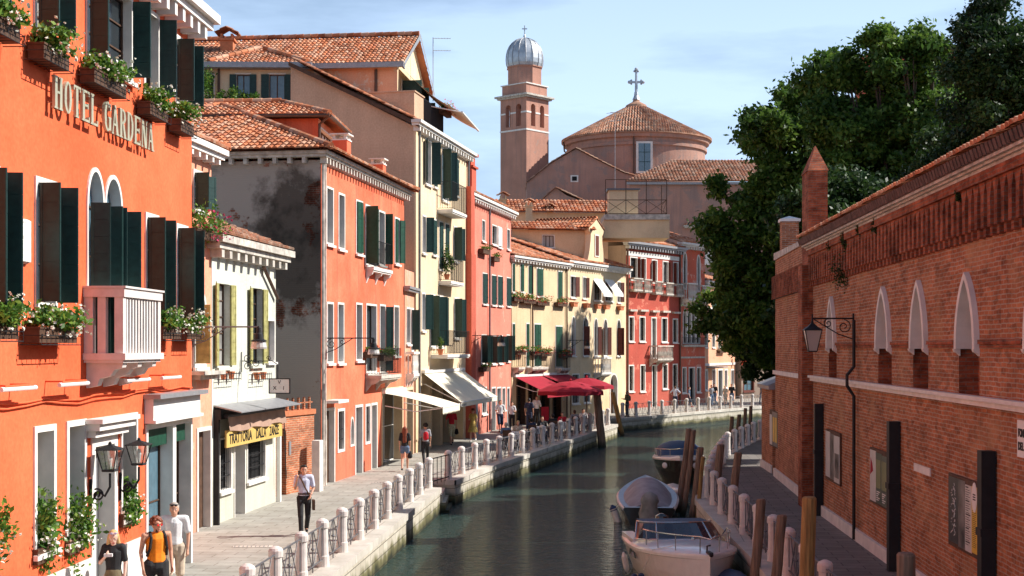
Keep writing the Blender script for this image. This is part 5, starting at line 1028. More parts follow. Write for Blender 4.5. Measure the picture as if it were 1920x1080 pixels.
for i, (a, b, t, bt) in enumerate(((1178.5, 1188.5, 684, 735), (1200, 1210, 683.5, 735), (1222, 1231.5, 684, 762), (1242, 1252, 682, 730), (1261, 1270.5, 682, 728))):
    u0, u1, z0, z1 = Rd.rect(a, b, t, bt); window(Rd, 0, 0, 0, 0, None, uz=(u0, u1, 0 if i == 2 else z0, z1), name='door' if i == 2 else 'window', fr='stone', fw=.09, fmat='wooddark', glass='dark' if i == 2 else 'glass', bars=i > 2)
zt = Rd.uz(1176, 460)[1]; shell(Rd, zt, 12, 'red2', 'shade_wall'); cornice(Rd.root, 0, Rd.L, zt, .3, .4, 'gutter', .42, .16, .24)
m = MB(); m.box(-.0, Rd.L, -.05, -.004, zt - .75, zt - .42); m.build('dentil_band', 'stone', Rd.root)
hip_roof(Rd.root, Rd.L, 12, zt + .31, 18, near='gable', far='gable', w=.3, Lr=.5)
m = MB(); u0 = Rd.u(1206); m.box(u0, u0 + 3.2, -.1, .3, zt + .35, zt + 1.45); m.build('parapet_panel', 'pinkold', Rd.root)
m = MB(); m.tube([(.1, -.1, .1), (.1, -.1, zt)], .07, 8); m.tube([(Rd.L - .1, -.1, .1), (Rd.L - .1, -.1, zt)], .07, 8); m.build('downpipe', 'copper', Rd.root)
# ================================================================ FADED RED NARROW HOUSE with lancets
Rn = Fac('terraced_house', (13.5, 111.25), (15.95, 114.7), 'faded red narrow house with arched windows and a four-light arcade')
for a, b, t, bt, sp_ in ((1280, 1288, 472, 535, 488), (1306, 1313, 477, 539, 493)):
    u0, z1 = Rn.uz(a, t); window(Rn, 0, 0, 0, 0, None, uz=(u0, Rn.u(b), Rn.uz(a, bt + 8)[1], z1), arch='round', spr=Rn.uz(a, sp_)[1], fw=.12, mull=(0, 0), fmat='wooddark', sill=False)
    zz = Rn.uz(a, bt + 25)[1]; balcony(Rn, u0 - .35, Rn.u(b) + .45, zz, .75, 1.25, 'stone', 'iron', stone=True)
for i in range(4):
    a = 1280 + i * 8.2; u0, z1 = Rn.uz(a, 578 + i); window(Rn, 0, 0, 0, 0, None, uz=(u0, Rn.u(a + 7.9), Rn.uz(a, 645)[1], z1), arch='ogive', spr=Rn.uz(a, 592)[1], fw=.1, mull=(0, 0), fmat='wooddark', sill=False)
u0, z0 = Rn.uz(1278, 646); balcony(Rn, u0, Rn.L - .1, z0, .25, .6, 'stonedirty', 'iron', corb=False)
for i, (a, b) in enumerate(((1279, 1287), (1291, 1303), (1306, 1314))): window(Rn, 0, 0, 0, 0, None, uz=(Rn.u(a), Rn.u(b), 0 if i == 1 else .9, Rn.uz(a, 688)[1]), name='door' if i == 1 else 'window', fw=.1, fr='stone', glass='dark' if i == 1 else 'glass', fmat='wooddark')
zt = Rn.uz(1279, 462)[1]; shell(Rn, zt, 12, 'red3', 'shade_wall'); cornice(Rn.root, 0, Rn.L, zt, .3, .4, 'stone', .4, .16, .2)
hip_roof(Rn.root, Rn.L, 12, zt + .31, 18, near='gable', far='gable', w=.3, Lr=.5)
m = MB()
for y in (574, 672): zz = Rn.uz(1278, y)[1]; m.box(0, Rn.L, -.07, -.004, zz, zz + .14)
m.build('string_course', 'stonedirty', Rn.root)
# ================================================================ PEACH END HOUSE
Pe = Fac('terraced_house', (16.0, 115.3), (20.0, 124.3), 'peach house at the end of the quay with pale ground floor')
window(Pe, 1334, 1366, 548, 581, [('L', 8), ('R', 8)], shm='shutter2', fw=.08, mull=(1, 0)); window(Pe, 1369, 1376, 550, 582, [('L', 8), ('R', 8)], shm='shutter2', fw=.06)
for a in (1321.5, 1335, 1346, 1357, 1369.5): window(Pe, a, a + 5.5, 616, 652, None, fw=.07, mull=(0, 0), fmat='wooddark')
for i, (a, b) in enumerate(((1322, 1327), (1335, 1342), (1346, 1355), (1358, 1364), (1370, 1376))): window(Pe, 0, 0, 0, 0, None, uz=(Pe.u(a), Pe.u(b), 0 if i in (1, 2) else 1, Pe.uz(a, 692)[1]), name='door' if i in (1, 2) else 'window', fw=.12, fr='white', glass='shutterbrown' if i != 2 else 'dark', fmat='wooddark')
zt = Pe.uz(1321, 533)[1]; shell(Pe, zt, 12, 'peach', 'shade_wall'); cornice(Pe.root, 0, Pe.L, zt, .3, .4, 'stone', .5, .16, .2); hip_roof(Pe.root, Pe.L, 12, zt + .31, 17, near='gable', far='hip', w=.3, Lr=.5)
m = MB()
for y in (580, 598, 686): zz = Pe.uz(1322, y)[1]; m.box(0, Pe.L, -.08, -.004, zz, zz + .2)
m.build('string_course', 'stone', Pe.root); m = MB(); zz = Pe.uz(1322, 690)[1]; m.box(.6, 3.4, -1.1, -.005, zz, zz + .1); m.build('shop_canopy', 'gutter', Pe.root)
flower_at(Pe, 1348, 1360, 656, 'small green window box on the peach end house', 'boxes on the peach house', 151, hgt=.4, size=.9, cage=False, flower='leafbox', nleaf=150)
# small shops in the shade beyond, and the dark houses behind the trees
Sh = Fac('corner_shop', (20.6, 124.5), (24.0, 128.5), 'small corner shop with red awning in the shade at the quay end', 'shop', None)
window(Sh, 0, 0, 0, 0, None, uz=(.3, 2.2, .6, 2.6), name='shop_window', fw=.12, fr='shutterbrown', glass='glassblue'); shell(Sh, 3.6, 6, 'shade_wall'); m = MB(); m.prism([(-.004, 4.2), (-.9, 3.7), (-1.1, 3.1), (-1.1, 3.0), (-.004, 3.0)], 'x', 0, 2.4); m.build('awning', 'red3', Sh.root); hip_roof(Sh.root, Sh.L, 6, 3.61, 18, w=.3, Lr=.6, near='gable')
Dk = Fac('shaded_house', (19, 150), (46, 152), 'tall dull brown house half hidden behind the dark trees', 'house', 'houses behind the canal front')
for i in range(8):
    for j in range(4): window(Dk, 0, 0, 0, 0, None, uz=(1.2 + 3.2 * i, 2.4 + 3.2 * i, 1.2 + 3.9 * j, 3.4 + 3.9 * j), fr='stonedirty', fw=.12, mull=(0, 0), fmat='wooddark')
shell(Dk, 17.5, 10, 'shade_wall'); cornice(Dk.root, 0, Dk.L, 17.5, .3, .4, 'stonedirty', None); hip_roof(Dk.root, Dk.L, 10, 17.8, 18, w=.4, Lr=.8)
for i, (A_, B_, h, lb) in enumerate((((-60, 100), (-12, 104), 12, 'plain far house block behind the rose pink house'), ((46, 128), (90, 150), 11, 'plain far house beyond the bend of the canal'))):
    Fh = Fac('far_house', A_, B_, lb, 'house', 'houses behind the canal front')
    for a in range(6): 
        for b in range(3): window(Fh, 0, 0, 0, 0, None, uz=(2 + 6 * a, 3.2 + 6 * a, 1.4 + 3.6 * b, 3.4 + 3.6 * b), fr='stonedirty', fw=.12, mull=(0, 0))
    shell(Fh, h, 10, 'peach'); hip_roof(Fh.root, Fh.L, 10, h, 18, w=.5, Lr=1.0)
# long tiled roof and roof clutter behind the yellow houses
Lr_ = Fac('long_roof_house', (at(905, 400, 100).x, 100), (at(1140, 400, 101).x, 101), 'low yellow house with a long red tiled roof and small chimneys', 'house', 'houses behind the canal front')
zE = CH + (HY - 397) / FPX * 100; m = MB(); m.box(0, Lr_.L, .0, 7, 3, zE); m.build('wall', 'yellow2', Lr_.root); m = MB(); pt = R(24)
tiles(m, (-.3, -.4, zE + .02), (1, 0, 0), (0, math.cos(pt), math.sin(pt)), [(0, 0), (Lr_.L + .6, 0), (Lr_.L + .6, 2.6), (0, 2.6)], .27, .45); m.build('roof', 'tile', Lr_.root)
for i, (px, yt, yb, yy) in enumerate(((939, 366, 410, -1.5), (982, 378, 425, -3.5), (1032, 386, 405, .2))):
    Yc = 100 + yy; p = at(px, yt, Yc); q = at(px, yb, Yc); chimney(Lr_.root, p.x - Lr_.A.x, yy, q.z - .5, p.z - .35, .42, 'yellow', style='tile')
# terrace hut with railing
hut = empty('roof_hut', (at(1172, 400, 96).x, 96, 0), 0, 'yellow roof hut with crossed timber railing on a flat terrace', 'roof hut'); z0 = at(0, 404, 96).z; m = MB(); m.box(-1.1, .9, 0, 2, z0, z0 + 1.75); m.build('wall', 'yellow2', hut); m = MB(); m.box(-1.25, 1.05, -.15, 2.15, z0 + 1.751, z0 + 1.87); m.build('roof', 'greyiron', hut)
m = MB(); m.box(-1.5, 3.0, -.8, 3, z0 - .35, z0 - .0); m.box(-1.5, 3.0, -.6, 3, z0 - 1.6, z0 - .351, 1); m.build('terrace_slab', ['stonedirty', 'yellow2'], hut); m = MB(); pts_ = [(-1.4, -.7), (0, -.7), (1.4, -.7), (2.8, -.7), (2.8, 2.6)]
for a, b in zip(pts_[:-1], pts_[1:]):
    for zz in (.05, 1.0): m.bar((a[0], a[1], z0 + zz), (b[0], b[1], z0 + zz), .05)
    m.bar((a[0], a[1], z0), (a[0], a[1], z0 + 2.4), .05); m.bar((a[0], a[1], z0 + .05), (b[0], b[1], z0 + 1.0), .03); m.bar((b[0], b[1], z0 + .05), (a[0], a[1], z0 + 1.0), .03)
m.bar((2.8, 2.6, z0), (2.8, 2.6, z0 + 2.4), .05); m.bar((-1.4, -.7, z0 + 2.4), (2.8, -.7, z0 + 2.4), .04); m.build('timber_railing', 'wooddark', hut)
p = at(1154, 400, 97); aerial((p.x, 97.4, z0 - .3), (400 - 195) / FPX * 97, 'tall television aerial in front of the round church drum', 1)
# grey roofed dormer house behind the straw house
Dm = Fac('attic_house', (at(960, 480, 92).x, 92), (at(1105, 480, 93).x, 93), 'grey and cream attic house with tiled roof behind the yellow fronts', 'house', 'houses behind the canal front')
zD = CH + (HY - 430) / FPX * 92; window(Dm, 0, 0, 0, 0, None, uz=(Dm.u(1016), Dm.u(1040), Dm.uz(1016, 464)[1], Dm.uz(1016, 440)[1]), fw=.05, glass='lampglass', mull=(2, 0)); m = MB(); wall_mesh(m, 0, Dm.L, 4, zD, Dm.ops); m.build('front_wall', 'yellow', Dm.root); m = MB(); m.add([(0, 0, 4), (0, 6, 4), (0, 6, zD), (0, 0, zD)], [(3, 2, 1, 0)]); m.build('side_wall', 'shade_wall', Dm.root)
m = MB(); pt = R(22); tiles(m, (-.3, -.4, zD), (1, 0, 0), (0, math.cos(pt), math.sin(pt)), [(0, 0), (Dm.L + .6, 0), (Dm.L + .6, 1.6), (0, 1.6)], .26, .45); m.build('roof', 'tile', Dm.root)
Dn = Fac('attic_house', (at(1030, 470, 103).x, 103), (at(1185, 440, 106).x, 106), 'dark grey gable wall with red roof verge above the butter yellow house', 'house', 'houses behind the canal front')
m = MB(); z1, z2 = at(0, 402, 103).z, at(0, 450, 106).z; m.add([(0, 0, 5), (Dn.L, 0, 5), (Dn.L, 0, z2), (Dn.L * .35, 0, z1), (0, 0, z2 + .8)], [(0, 1, 2, 3, 4)]); m.build('gable_wall', 'shade_wall', Dn.root); m = MB(); a_ = Vector((Dn.L * .35, -.2, z1)); b_ = Vector((Dn.L + .3, -.2, z2 - .1)); dd = b_ - a_
tiles(m, tuple(b_), (0, 1, 0), tuple(-dd), [(0, 0), (5, 0), (5, dd.length), (0, dd.length)], .27, .45); a2 = Vector((-.2, -.2, z2 + .7)); dd = a_ - a2; tiles(m, tuple(a2), (0, 1, 0), tuple(dd), [(0, 0), (5, 0), (5, dd.length), (0, dd.length)], .27, .45); m.build('roof', 'tile', Dn.root)
# ================================================================ CHURCH
ch = empty('church', (0, 0, 0), 0, 'old pink church with round tiled drum, big stone cross and long nave', 'church'); YC = 168.0; S_ = YC / FPX
rad = 134 * S_; rad = 128 * (YC + rad) / FPX; cx = (1193 - 960) * (YC + rad) / FPX; zdr = CH + (HY - 268) * (YC + rad) / FPX; m = MB()
m.lathe([(rad, 4), (rad, zdr - 1.5), (rad + .25, zdr - 1.45), (rad + .25, zdr - 1.1), (rad + .1, zdr - 1.05), (rad + .1, zdr - .6), (rad + .5, zdr - .5), (rad + .6, zdr)], 64, (cx, YC + rad, 0)); ch_d = m.build('drum', 'church', ch, smooth=False)
m = MB(); ht = (268 - 206) * S_ * 1.13; R0 = rad + .85; nseg = 72; rg = random.Random(4)
m.lathe([(R0, zdr), (R0, zdr + .12), (1.0, zdr + ht)], 64, (cx, YC + rad, -.04))
rows = 20
for j in range(rows):
    r0 = R0 + (1.0 - R0) * j / rows; r1 = R0 + (1.0 - R0) * (j + 1.05) / rows; za, zb = zdr + .12 + ht * j / rows, zdr + .12 + ht * (j + 1.05) / rows; n = max(8, int(2 * PI * r0 / .36))
    for k in range(n):
        a0, a1 = 2 * PI * (k + rg.uniform(-.06, .06)) / n, 2 * PI * (k + .8) / n; am = (a0 + a1) / 2; P_ = lambda r, a, z: (cx + r * math.cos(a), YC + rad + r * math.sin(a), z)
        if math.sin(am) > .3: continue
        m.add([P_(r0, a0, za), P_(r0, am, za + .14), P_(r0, a1, za), P_(r1, a1, zb), P_(r1, am, zb + .08), P_(r1, a0, zb)], [(0, 1, 4, 5), (1, 2, 3, 4), (0, 2, 1)], 0, (rg.random(), .5))
m.build('drum_roof', 'tileold', ch)
zc0 = zdr + ht; yc = YC + rad; m = MB(); m.lathe([(1.5, -.2), (1.3, .25), (.5, .7), (.35, 1.0)], 16, (cx, yc, zc0)); m.build('lantern_cap', 'tileold', ch)
m = MB(); k_ = yc / FPX; top = CH + (HY - 130) * k_; bt = zc0 + .95; m.tube([(cx, yc, bt), (cx, yc, top)], [.22, .14], 8); zb = CH + (HY - 154) * k_; ww = 13 * k_; m.bar((cx - ww, yc, zb), (cx + ww, yc, zb), .26)
for s_ in (-1, 1): m.ball((cx + s_ * ww, yc, zb), .22, 8); m.ball((cx + s_ * (ww - .25), yc, zb + .22), .14, 6); m.ball((cx + s_ * (ww - .25), yc, zb - .22), .14, 6)
m.ball((cx, yc, top), .24, 8); m.ball((cx - .24, yc, top - .25), .15, 6); m.ball((cx + .24, yc, top - .25), .15, 6); m.lathe([(.5, 0), (.3, .5), (.25, 1.0)], 10, (cx, yc, bt)); m.build('cross', 'lead', ch)
# drum window
fwx = (1208 - 960) * S_; m = MB(); z0, z1 = CH + (HY - 322) * S_, CH + (HY - 267) * S_
m.box(fwx - 1.0, fwx + 1.0, YC - .25, YC + 1.2, z0 - .2, z1 + .1); wf = m.build('drum_window', 'stone', ch); m = MB(); m.box(fwx - .72, fwx + .72, YC - .29, YC - .251, z0 + .05, z1 - .15); m.build('pane', 'glassblue', wf); m = MB()
m.box(fwx - .03, fwx + .03, YC - .32, YC - .291, z0 + .05, z1 - .15)
for t in (.33, .66): zz = z0 + (z1 - z0) * t; m.box(fwx - .72, fwx - .031, YC - .32, YC - .291, zz - .03, zz + .03); m.box(fwx + .031, fwx + .72, YC - .32, YC - .291, zz - .03, zz + .03)
m.build('sash', 'shutter', wf)
m = MB(); m.tube([(cx - 1.1, YC - .2, zdr - .2), (cx - 1.1, YC - .2, z0 - 1)], .1, 8); m.tube([(cx - rad - .6, yc - 1, zdr), (cx - rad - .5, yc - 1, zdr - 1.2), (cx - rad, yc - 1.5, zdr - 1.8)], .1, 8); m.build('downpipe', 'copper', ch)
# transept gable facing the canal: asymmetric slopes, from the photograph's outline put on its own plane
YG = 160.0
def G(px, py, Y=YG): p = at(px, py, Y); return (p.x, p.z)
pg = [G(988, 560), G(988, 342), G(1035, 305), G(1080, 279), G(1120, 300), G(1170, 325), G(1210, 335), G(1210, 560)]
m = MB(); m.prism(pg, 'y', YG, YG + 12); m.build('transept', 'church', ch)
m = MB()
def slope(a, b, w, depth, mm=m): 
    a, b = Vector((a[0], YG - .3, a[1])), Vector((b[0], YG - .3, b[1])); d_ = b - a
    tiles(mm, tuple(a), (0, 1, 0), tuple(d_), [(0, 0), (depth, 0), (depth, d_.length), (0, d_.length)], w, .6)
slope(G(1213, 336), G(1170, 324), .36, 9); slope(G(1170, 324), G(1120, 299), .36, 9); slope(G(1120, 299), G(1080, 278), .36, 9); slope(G(988, 342), G(1035, 304), .36, 9); slope(G(1035, 304), G(1080, 278), .36, 9); m.build('transept_roof', 'tileold', ch)
m = MB(); a = G(1077, 340); m.box(a[0] - .45, a[0] + .45, YG - .12, YG - .004, a[1] - .1, a[1] + .7); m.box(a[0] - .28, a[0] + .28, YG - .14, YG - .121, a[1] + .05, a[1] + .55, 1); m.build('small_window', ['stone', 'dark'], ch)
# nave to the right with its long roof
YN = 150.0; na, nb = at(1180, 336, YN), at(1420, 330, YN + 4); m = MB(); m.box(na.x, nb.x + 14, YN, YN + 14, 0, na.z - .35); m.build('nave', 'church', ch); m = MB(); m.box(na.x - .3, nb.x + 14, YN - .45, YN - .004, na.z - .6, na.z - .35); m.build('cornice', 'gutter', ch)
m = MB(); pt = R(22); tiles(m, (na.x - .5, YN - .6, na.z - .3), (1, 0, 0), (0, math.cos(pt), math.sin(pt)), [(0, 0), (26, 0), (26, 9), (6, 9)], .36, .6); m.build('nave_roof', 'tileold', ch)
m = MB(); wq = at(1320, 445, YN); 
for px in (1295, 1330): q = at(px, 455, YN); pts_ = [(q.x - .9, q.z - 2.4)] + arch_pts(q.x - .9, q.x + .9, q.z - .5, q.z + .4, 'round') + [(q.x + .9, q.z - 2.4)]; m.prism(pts_, 'y', YN - .2, YN - .005); 
m.build('nave_window', 'stone', ch)
# low chapel gable in front
m = MB(); pc = [G(1005, 440, 150), G(1005, 385, 150), G(1027, 366, 150), G(1042, 352, 150), G(1062, 366, 150), G(1110, 384, 150), G(1110, 440, 150)]; m.prism(pc, 'y', 150, 156); m.build('chapel', 'church', ch)
m = MB(); a, b = Vector((pc[5][0], 149.7, pc[5][1])), Vector((pc[3][0], 149.7, pc[3][1])); d_ = b - a; tiles(m, tuple(a), (0, 1, 0), tuple(d_), [(0, 0), (8, 0), (8, d_.length), (0, d_.length)], .36, .6); a = Vector((pc[1][0], 149.7, pc[1][1])); d_ = b - a; tiles(m, tuple(a), (0, 1, 0), tuple(d_), [(0, 0), (8, 0), (8, d_.length), (0, d_.length)], .36, .6); m.build('chapel_roof', 'tileold', ch)
# ================================================================ BELL TOWER
YT = 172.0; kt = YT / FPX; tw = empty('bell_tower', ((987 - 960) * kt, YT, 0), 0, 'square pink brick bell tower with arched openings and silver onion dome', 'bell tower')
lw, rw_ = 49 * kt, 43 * kt; sd_ = math.hypot(lw, rw_); ang = math.atan2(rw_, lw)   # plan rotation: near corner at the origin
tw.rotation_euler = (0, 0, math.atan2(lw, rw_)); s4 = sd_
zt_ = lambda y: CH + (HY - y) * kt
def sq(m, e, z0, z1, mi=0): m.box(-e, s4 + e, -e, s4 + e, z0, z1, mi)
tb = MB(); zb0, zb1 = zt_(234), zt_(192)
ops_ = []
for c_ in (.3, .7): ops_.append(dict(u0=s4 * c_ - .42, u1=s4 * c_ + .42, z0=zb0 - .0, z1=zb1, arch='round', spring=zb1 - .42))
for k in range(4):
    f = MB(); wall_mesh(f, 0, s4, 0, zt_(178), ops_)
    for o in ops_:
        pl_ = outline(o['u0'], o['u1'], o['z0'], o['z1'], 'round', o['spring']); n = len(pl_)
        f.add([(p[0], 0, p[1]) for p in pl_] + [(p[0], .7, p[1]) for p in pl_], [(i, (i + 1) % n, n + (i + 1) % n, n + i) for i in range(n)])
    for v in f.v:
        pass
    rot = [lambda p: p, lambda p: (s4 - p[1], p[0], p[2]), lambda p: (s4 - p[0], s4 - p[1], p[2]), lambda p: (p[1], s4 - p[0], p[2])][k]
    tb.add([rot(v) for v in f.v], f.f)
tb.build('shaft', 'tower', tw)
m = MB(); sq(m, .06, zt_(243), zt_(240)); m.build('lower_band', 'stone', tw); 
m = MB()
for k in range(4):
    rot = [lambda p: p, lambda p: (s4 - p[1], p[0], p[2]), lambda p: (s4 - p[0], s4 - p[1], p[2]), lambda p: (p[1], s4 - p[0], p[2])][k]
    for a, b in ((0, s4 * .3 - .42), (s4 * .3 + .42, s4 * .7 - .42), (s4 * .7 + .42, s4)): q = MB(); q.box(a, b, -.05, -.003, zt_(210), zt_(207)); m.add([rot(v) for v in q.v], q.f)
m.build('impost_band', 'stone', tw)
m = MB(); sq(m, .3, zt_(181), zt_(178)); sq(m, .55, zt_(178) + .001, zt_(174.5)); m.build('cornice', 'stonedirty', tw)
m = MB(); sq(m, -.15, zt_(174.5) + .001, zt_(155)); m.build('attic', 'tower', tw); m = MB(); sq(m, .0, zt_(155) + .001, zt_(153)); m.build('attic_coping', 'stone', tw)
c_ = s4 / 2; r8 = 33.5 * kt; m = MB(); m.lathe([(r8, zt_(153) + .002), (r8, zt_(121)), (r8 + .15, zt_(120)), (r8 + .15, zt_(118))], 8, (c_, c_, 0), a0=R(22.5)); m.build('octagon', 'tower', tw)
m = MB(); prof = [(33, 118), (35, 112), (35.6, 104), (35, 95), (33, 86), (29.5, 78), (24.5, 71.5), (18, 66.5), (10, 63), (3, 61), (2, 56), (1, 54)]; m.lathe([(a * kt, zt_(b)) for a, b in prof], 16, (c_, c_, 0)); dm = m.build('onion_dome', 'lead', tw)
m = MB()
for k in range(16): a = 2 * PI * k / 16; m.tube([(c_ + p[0] * kt * 1.004 * math.cos(a), c_ + p[0] * kt * 1.004 * math.sin(a), zt_(p[1])) for p in prof[:10]], .05, 5)
m.build('dome_ribs', 'gutter', dm)
m = MB(); m.tube([(c_, c_, zt_(56)), (c_, c_, zt_(37))], .07, 6); q = Vector((math.cos(-tw.rotation_euler.z), math.sin(-tw.rotation_euler.z), 0)) * 5 * kt; cc = Vector((c_, c_, zt_(43.5))); m.bar(cc - q, cc + q, .12); m.build('cross', 'lead', dm)
# ================================================================ RIGHT BANK: long brick wall
WP = [(6.55, 6), (7.0, 12), (7.49, 20.3), (8.04, 29.5), (8.29, 33.5), (8.62, 39.2)]
def up_(o, pts): pass
wr = empty('brick_building', (0, 0, 0), 0, 'long shaded red brick building with pointed stone windows along the narrow quay', 'building')
class Seg(Fac):
    """wall piece facing left: local x runs from far to near so that local -y faces the canal"""
    def __init__(s, A, B):
        s.A = Vector(A); s.B = Vector(B); s.L = (s.B - s.A).length; s.d = (s.B - s.A) / s.L; s.n = Vector((s.d.y, -s.d.x)); s.root = empty('wall_frame', (A[0], A[1], 0), math.atan2(s.d.y, s.d.x)); s.ops = []
BA, BB = (8.60, 39.6), (7.30, 17.6)
S1 = Seg((8.60, 39.6), (7.55, 21.4)); S0 = Seg((7.55, 21.4), (6.6, 4.0))
for s in (S1, S0): pass
bpy.data.objects.remove(wr, do_unlink=True)
wr = S1.root; wr.name = 'brick_building'; tag(wr, 'long shaded red brick building with pointed stone windows along the narrow quay', 'building', 'buildings on the right bank')
s0r = S0.root; s0r.parent = wr; s0r.matrix_parent_inverse = Matrix.Identity(4); rel = Matrix.Translation((8.60, 39.6, 0)) @ Matrix.Rotation(S1.rz, 4, 'Z'); s0r.matrix_local = rel.inverted() @ (Matrix.Translation((7.55, 21.4, 0)) @ Matrix.Rotation(S0.rz, 4, 'Z'))
ZC = 7.35; ZS = 3.78
def lancet(S, xl, xr, ytop, ybot, mat='stone', uu=None):
    if uu: u0, u1, z0, zt = uu
    else: u0, u1, z0, zt = S.rect(xl, xr, ytop, ybot); z0 = ZS + .78
    sp_ = z0 + .06; u0, u1 = u0 + .1, u1 - .1; S.ops.append(dict(u0=u0, u1=u1, z0=ZS + .02, z1=zt, arch='ogive', spring=sp_)); o = dict(u0=u0, u1=u1, z0=z0, z1=zt, arch='ogive', spring=sp_)
    m = MB(); B = surround(m, o, .13, .09, .35, 0, bottom=False)
    for xx in (u0 - .04, u1 - .12): m.prism([(-.0, z0), (-.11, z0), (-.09, z0 - .05), (-.04, z0 - .08), (0, z0 - .12)], 'x', xx + .02, xx + .14)
    W_ = m.build('pointed_window', mat, S.root); m = MB(); n = len(B); m.add([(p[0], .3, p[1]) for p in B], [tuple(range(n))]); m.build('plastered_infill', 'lampwall', W_)
    m = MB(); m.box(u0, u1, .32, .36, ZS + .02, z0 + .02); m.add([(u0, 0, ZS + .02), (u0, .32, ZS + .02), (u0, .32, z0), (u0, 0, z0)], [(0, 1, 2, 3)]); m.add([(u1, 0, ZS + .02), (u1, .32, ZS + .02), (u1, .32, z0), (u1, 0, z0)], [(3, 2, 1, 0)]); m.add([(u0, 0, ZS + .021), (u1, 0, ZS + .021), (u1, .32, ZS + .021), (u0, .32, ZS + .021)], [(0, 1, 2, 3)]); m.build('brick_niche', 'brickpier', W_)
M['eaves'] = plain('dark_clay_eaves', (.16, .10, .08), .9, var=.4, scale=5)  # dark brown clay for the ribbed band below the roof tiles
M['lampwall'] = plaster('grey_lime_infill', (.5, .46, .40), dirt=(.3, .27, .22), amt=.5, streak=True, seed=41)
for (a, b, y, yb) in ((1553, 1570, 557, 655), (1645, 1674, 540, 657), (1710, 1743, 528, 661)): lancet(S1, a, b, y, yb)
lancet(S1, 1795, 1840, 514, 666)
ul = S0.u(1818)
for k in (1, 2, 3): lancet(S0, 0, 0, 0, 0, uu=(ul + 3.6 * k - .6, ul + 3.6 * k + .6, ZS + .78, ZS + 2.15))
for S, a_end in ((S1, 0), (S0, 0)):
    L_ = S.L; m = MB(); wall_mesh(m, 0, L_, 0, ZC + .12, S.ops); m.build('brick_wall', 'brick', S.root)
    # string course, plinth, corbel table, stone cornice, leaded gutter and tiles
    m = MB(); m.box(0, L_, -.10, -.004, ZS - .14, ZS - .05); m.box(0, L_, -.16, -.005, ZS - .049, ZS + .015); m.build('string_course', 'stone', S.root)
    m = MB(); segs = sorted([(o['u0'] - .12, o['u1'] + .12) for o in S.ops]); x = 0
    for a, b in segs + [(L_, L_)]:
        if a - x > .05: m.box(x, a, -.07, -.004, ZS + .86, ZS + .93); m.box(x, a, -.04, -.005, ZS + .80, ZS + .859)
        x = max(x, b)
    m.build('brick_band', 'brickpier', S.root)
    m = MB(); m.box(0, L_, -.08, -.003, 0, .28); m.build('plinth', 'stone', S.root)
    m = MB(); n = int(L_ / .36)
    for i in range(n):
        x = L_ * (i + .5) / n; wd = .085; zt = ZC - .16; m.box(x - wd, x + wd, -.14, -.004, zt - .72, zt - .2); m.box(x - wd * .8, x + wd * .8, -.10, -.005, zt - .86, zt - .721)
        xn = x + L_ / n; m.prism([(x + wd, zt - .24), (x + wd + .001, zt - .2), ((x + xn) / 2, zt), (xn - wd, zt - .2), (xn - wd, zt - .24), (xn, zt - .2), (xn, zt), (x, zt), (x, zt - .2)], 'y', -.139, -.006)
    m.box(0, L_, -.2, -.006, zt + .001, ZC); m.build('corbel_table', 'brickpier', S.root)
    m = MB(); m.box(0, L_, -.20, -.006, ZC + .001, ZC + .05); m.box(0, L_, -.26, -.006, ZC + .051, ZC + .09); m.box(0, L_, -.33, -.006, ZC + .091, ZC + .14); m.build('cornice', 'stonedirty', S.root)
    m = MB(); m.prism([(-.33, ZC + .142), (-.38, ZC + .30), (-.05, ZC + .32), (-.05, ZC + .142)], 'x', 0, L_); n = int(L_ / .2)
    for i in range(n): x = (i + .5) * L_ / n; m.tube([(x, -.36, ZC + .15), (x, -.41, ZC + .31)], .055, 6)
    m.build('eaves_tiles', 'eaves', S.root)
    m = MB(); tiles(m, (0, -.44, ZC + .32), (1, 0, 0), (0, math.cos(R(20)), math.sin(R(20))), [(0, 0), (L_, 0), (L_, 5.5), (0, 5.5)], .2, .36); m.build('roof', 'tile', S.root)
    m = MB(); m.add([(0, 9, 0), (L_, 9, 0), (L_, 9, ZC + 1), (0, 9, ZC + 1)], [(3, 2, 1, 0)]); 
    if S is S1: m.add([(0, 0, 0), (0, 9, 0), (0, 9, ZC + 2), (0, 0, ZC + .6)], [(0, 1, 2, 3)])
    m.add([(0, 4.6, ZC + 2.4), (L_, 4.6, ZC + 2.4), (L_, 9, ZC + 1), (0, 9, ZC + 1)], [(0, 1, 2, 3)]); m.build('back_wall', 'brick', S.root)
# weeds rooted in the cornice
for i, (px, py, r_) in enumerate(((1577, 510, .5), (1586, 450, .28), (1612, 437, .25), (1642, 425, .2), (1798, 366, .12), (1558, 462, .2))):
    u, z = S1.uz(px, py, .15) if px < 1740 else S0.uz(px, py, .15); S = S1 if px < 1740 else S0; p = S.W(u, .16, z); v, r, _ = leaves((0, 0, 0), (r_, r_, r_ * 2.0), int(700 * r_) + 60, .05, 200 + i, 0, 6)
    o = leaf_object('wall_weed', 'leafdark', v, r, None, p); tag(o, ('large dark weed tuft hanging below the corbels of the brick wall', 'weed tuft on the cornice nearest the brick pinnacle', 'third weed tuft along the brick cornice', 'fourth weed tuft along the brick cornice', 'tiny weed on the cornice high above the last pointed window', 'small weed tuft next to the brick corner pier')[i], 'weed', 'weeds on the brick wall')
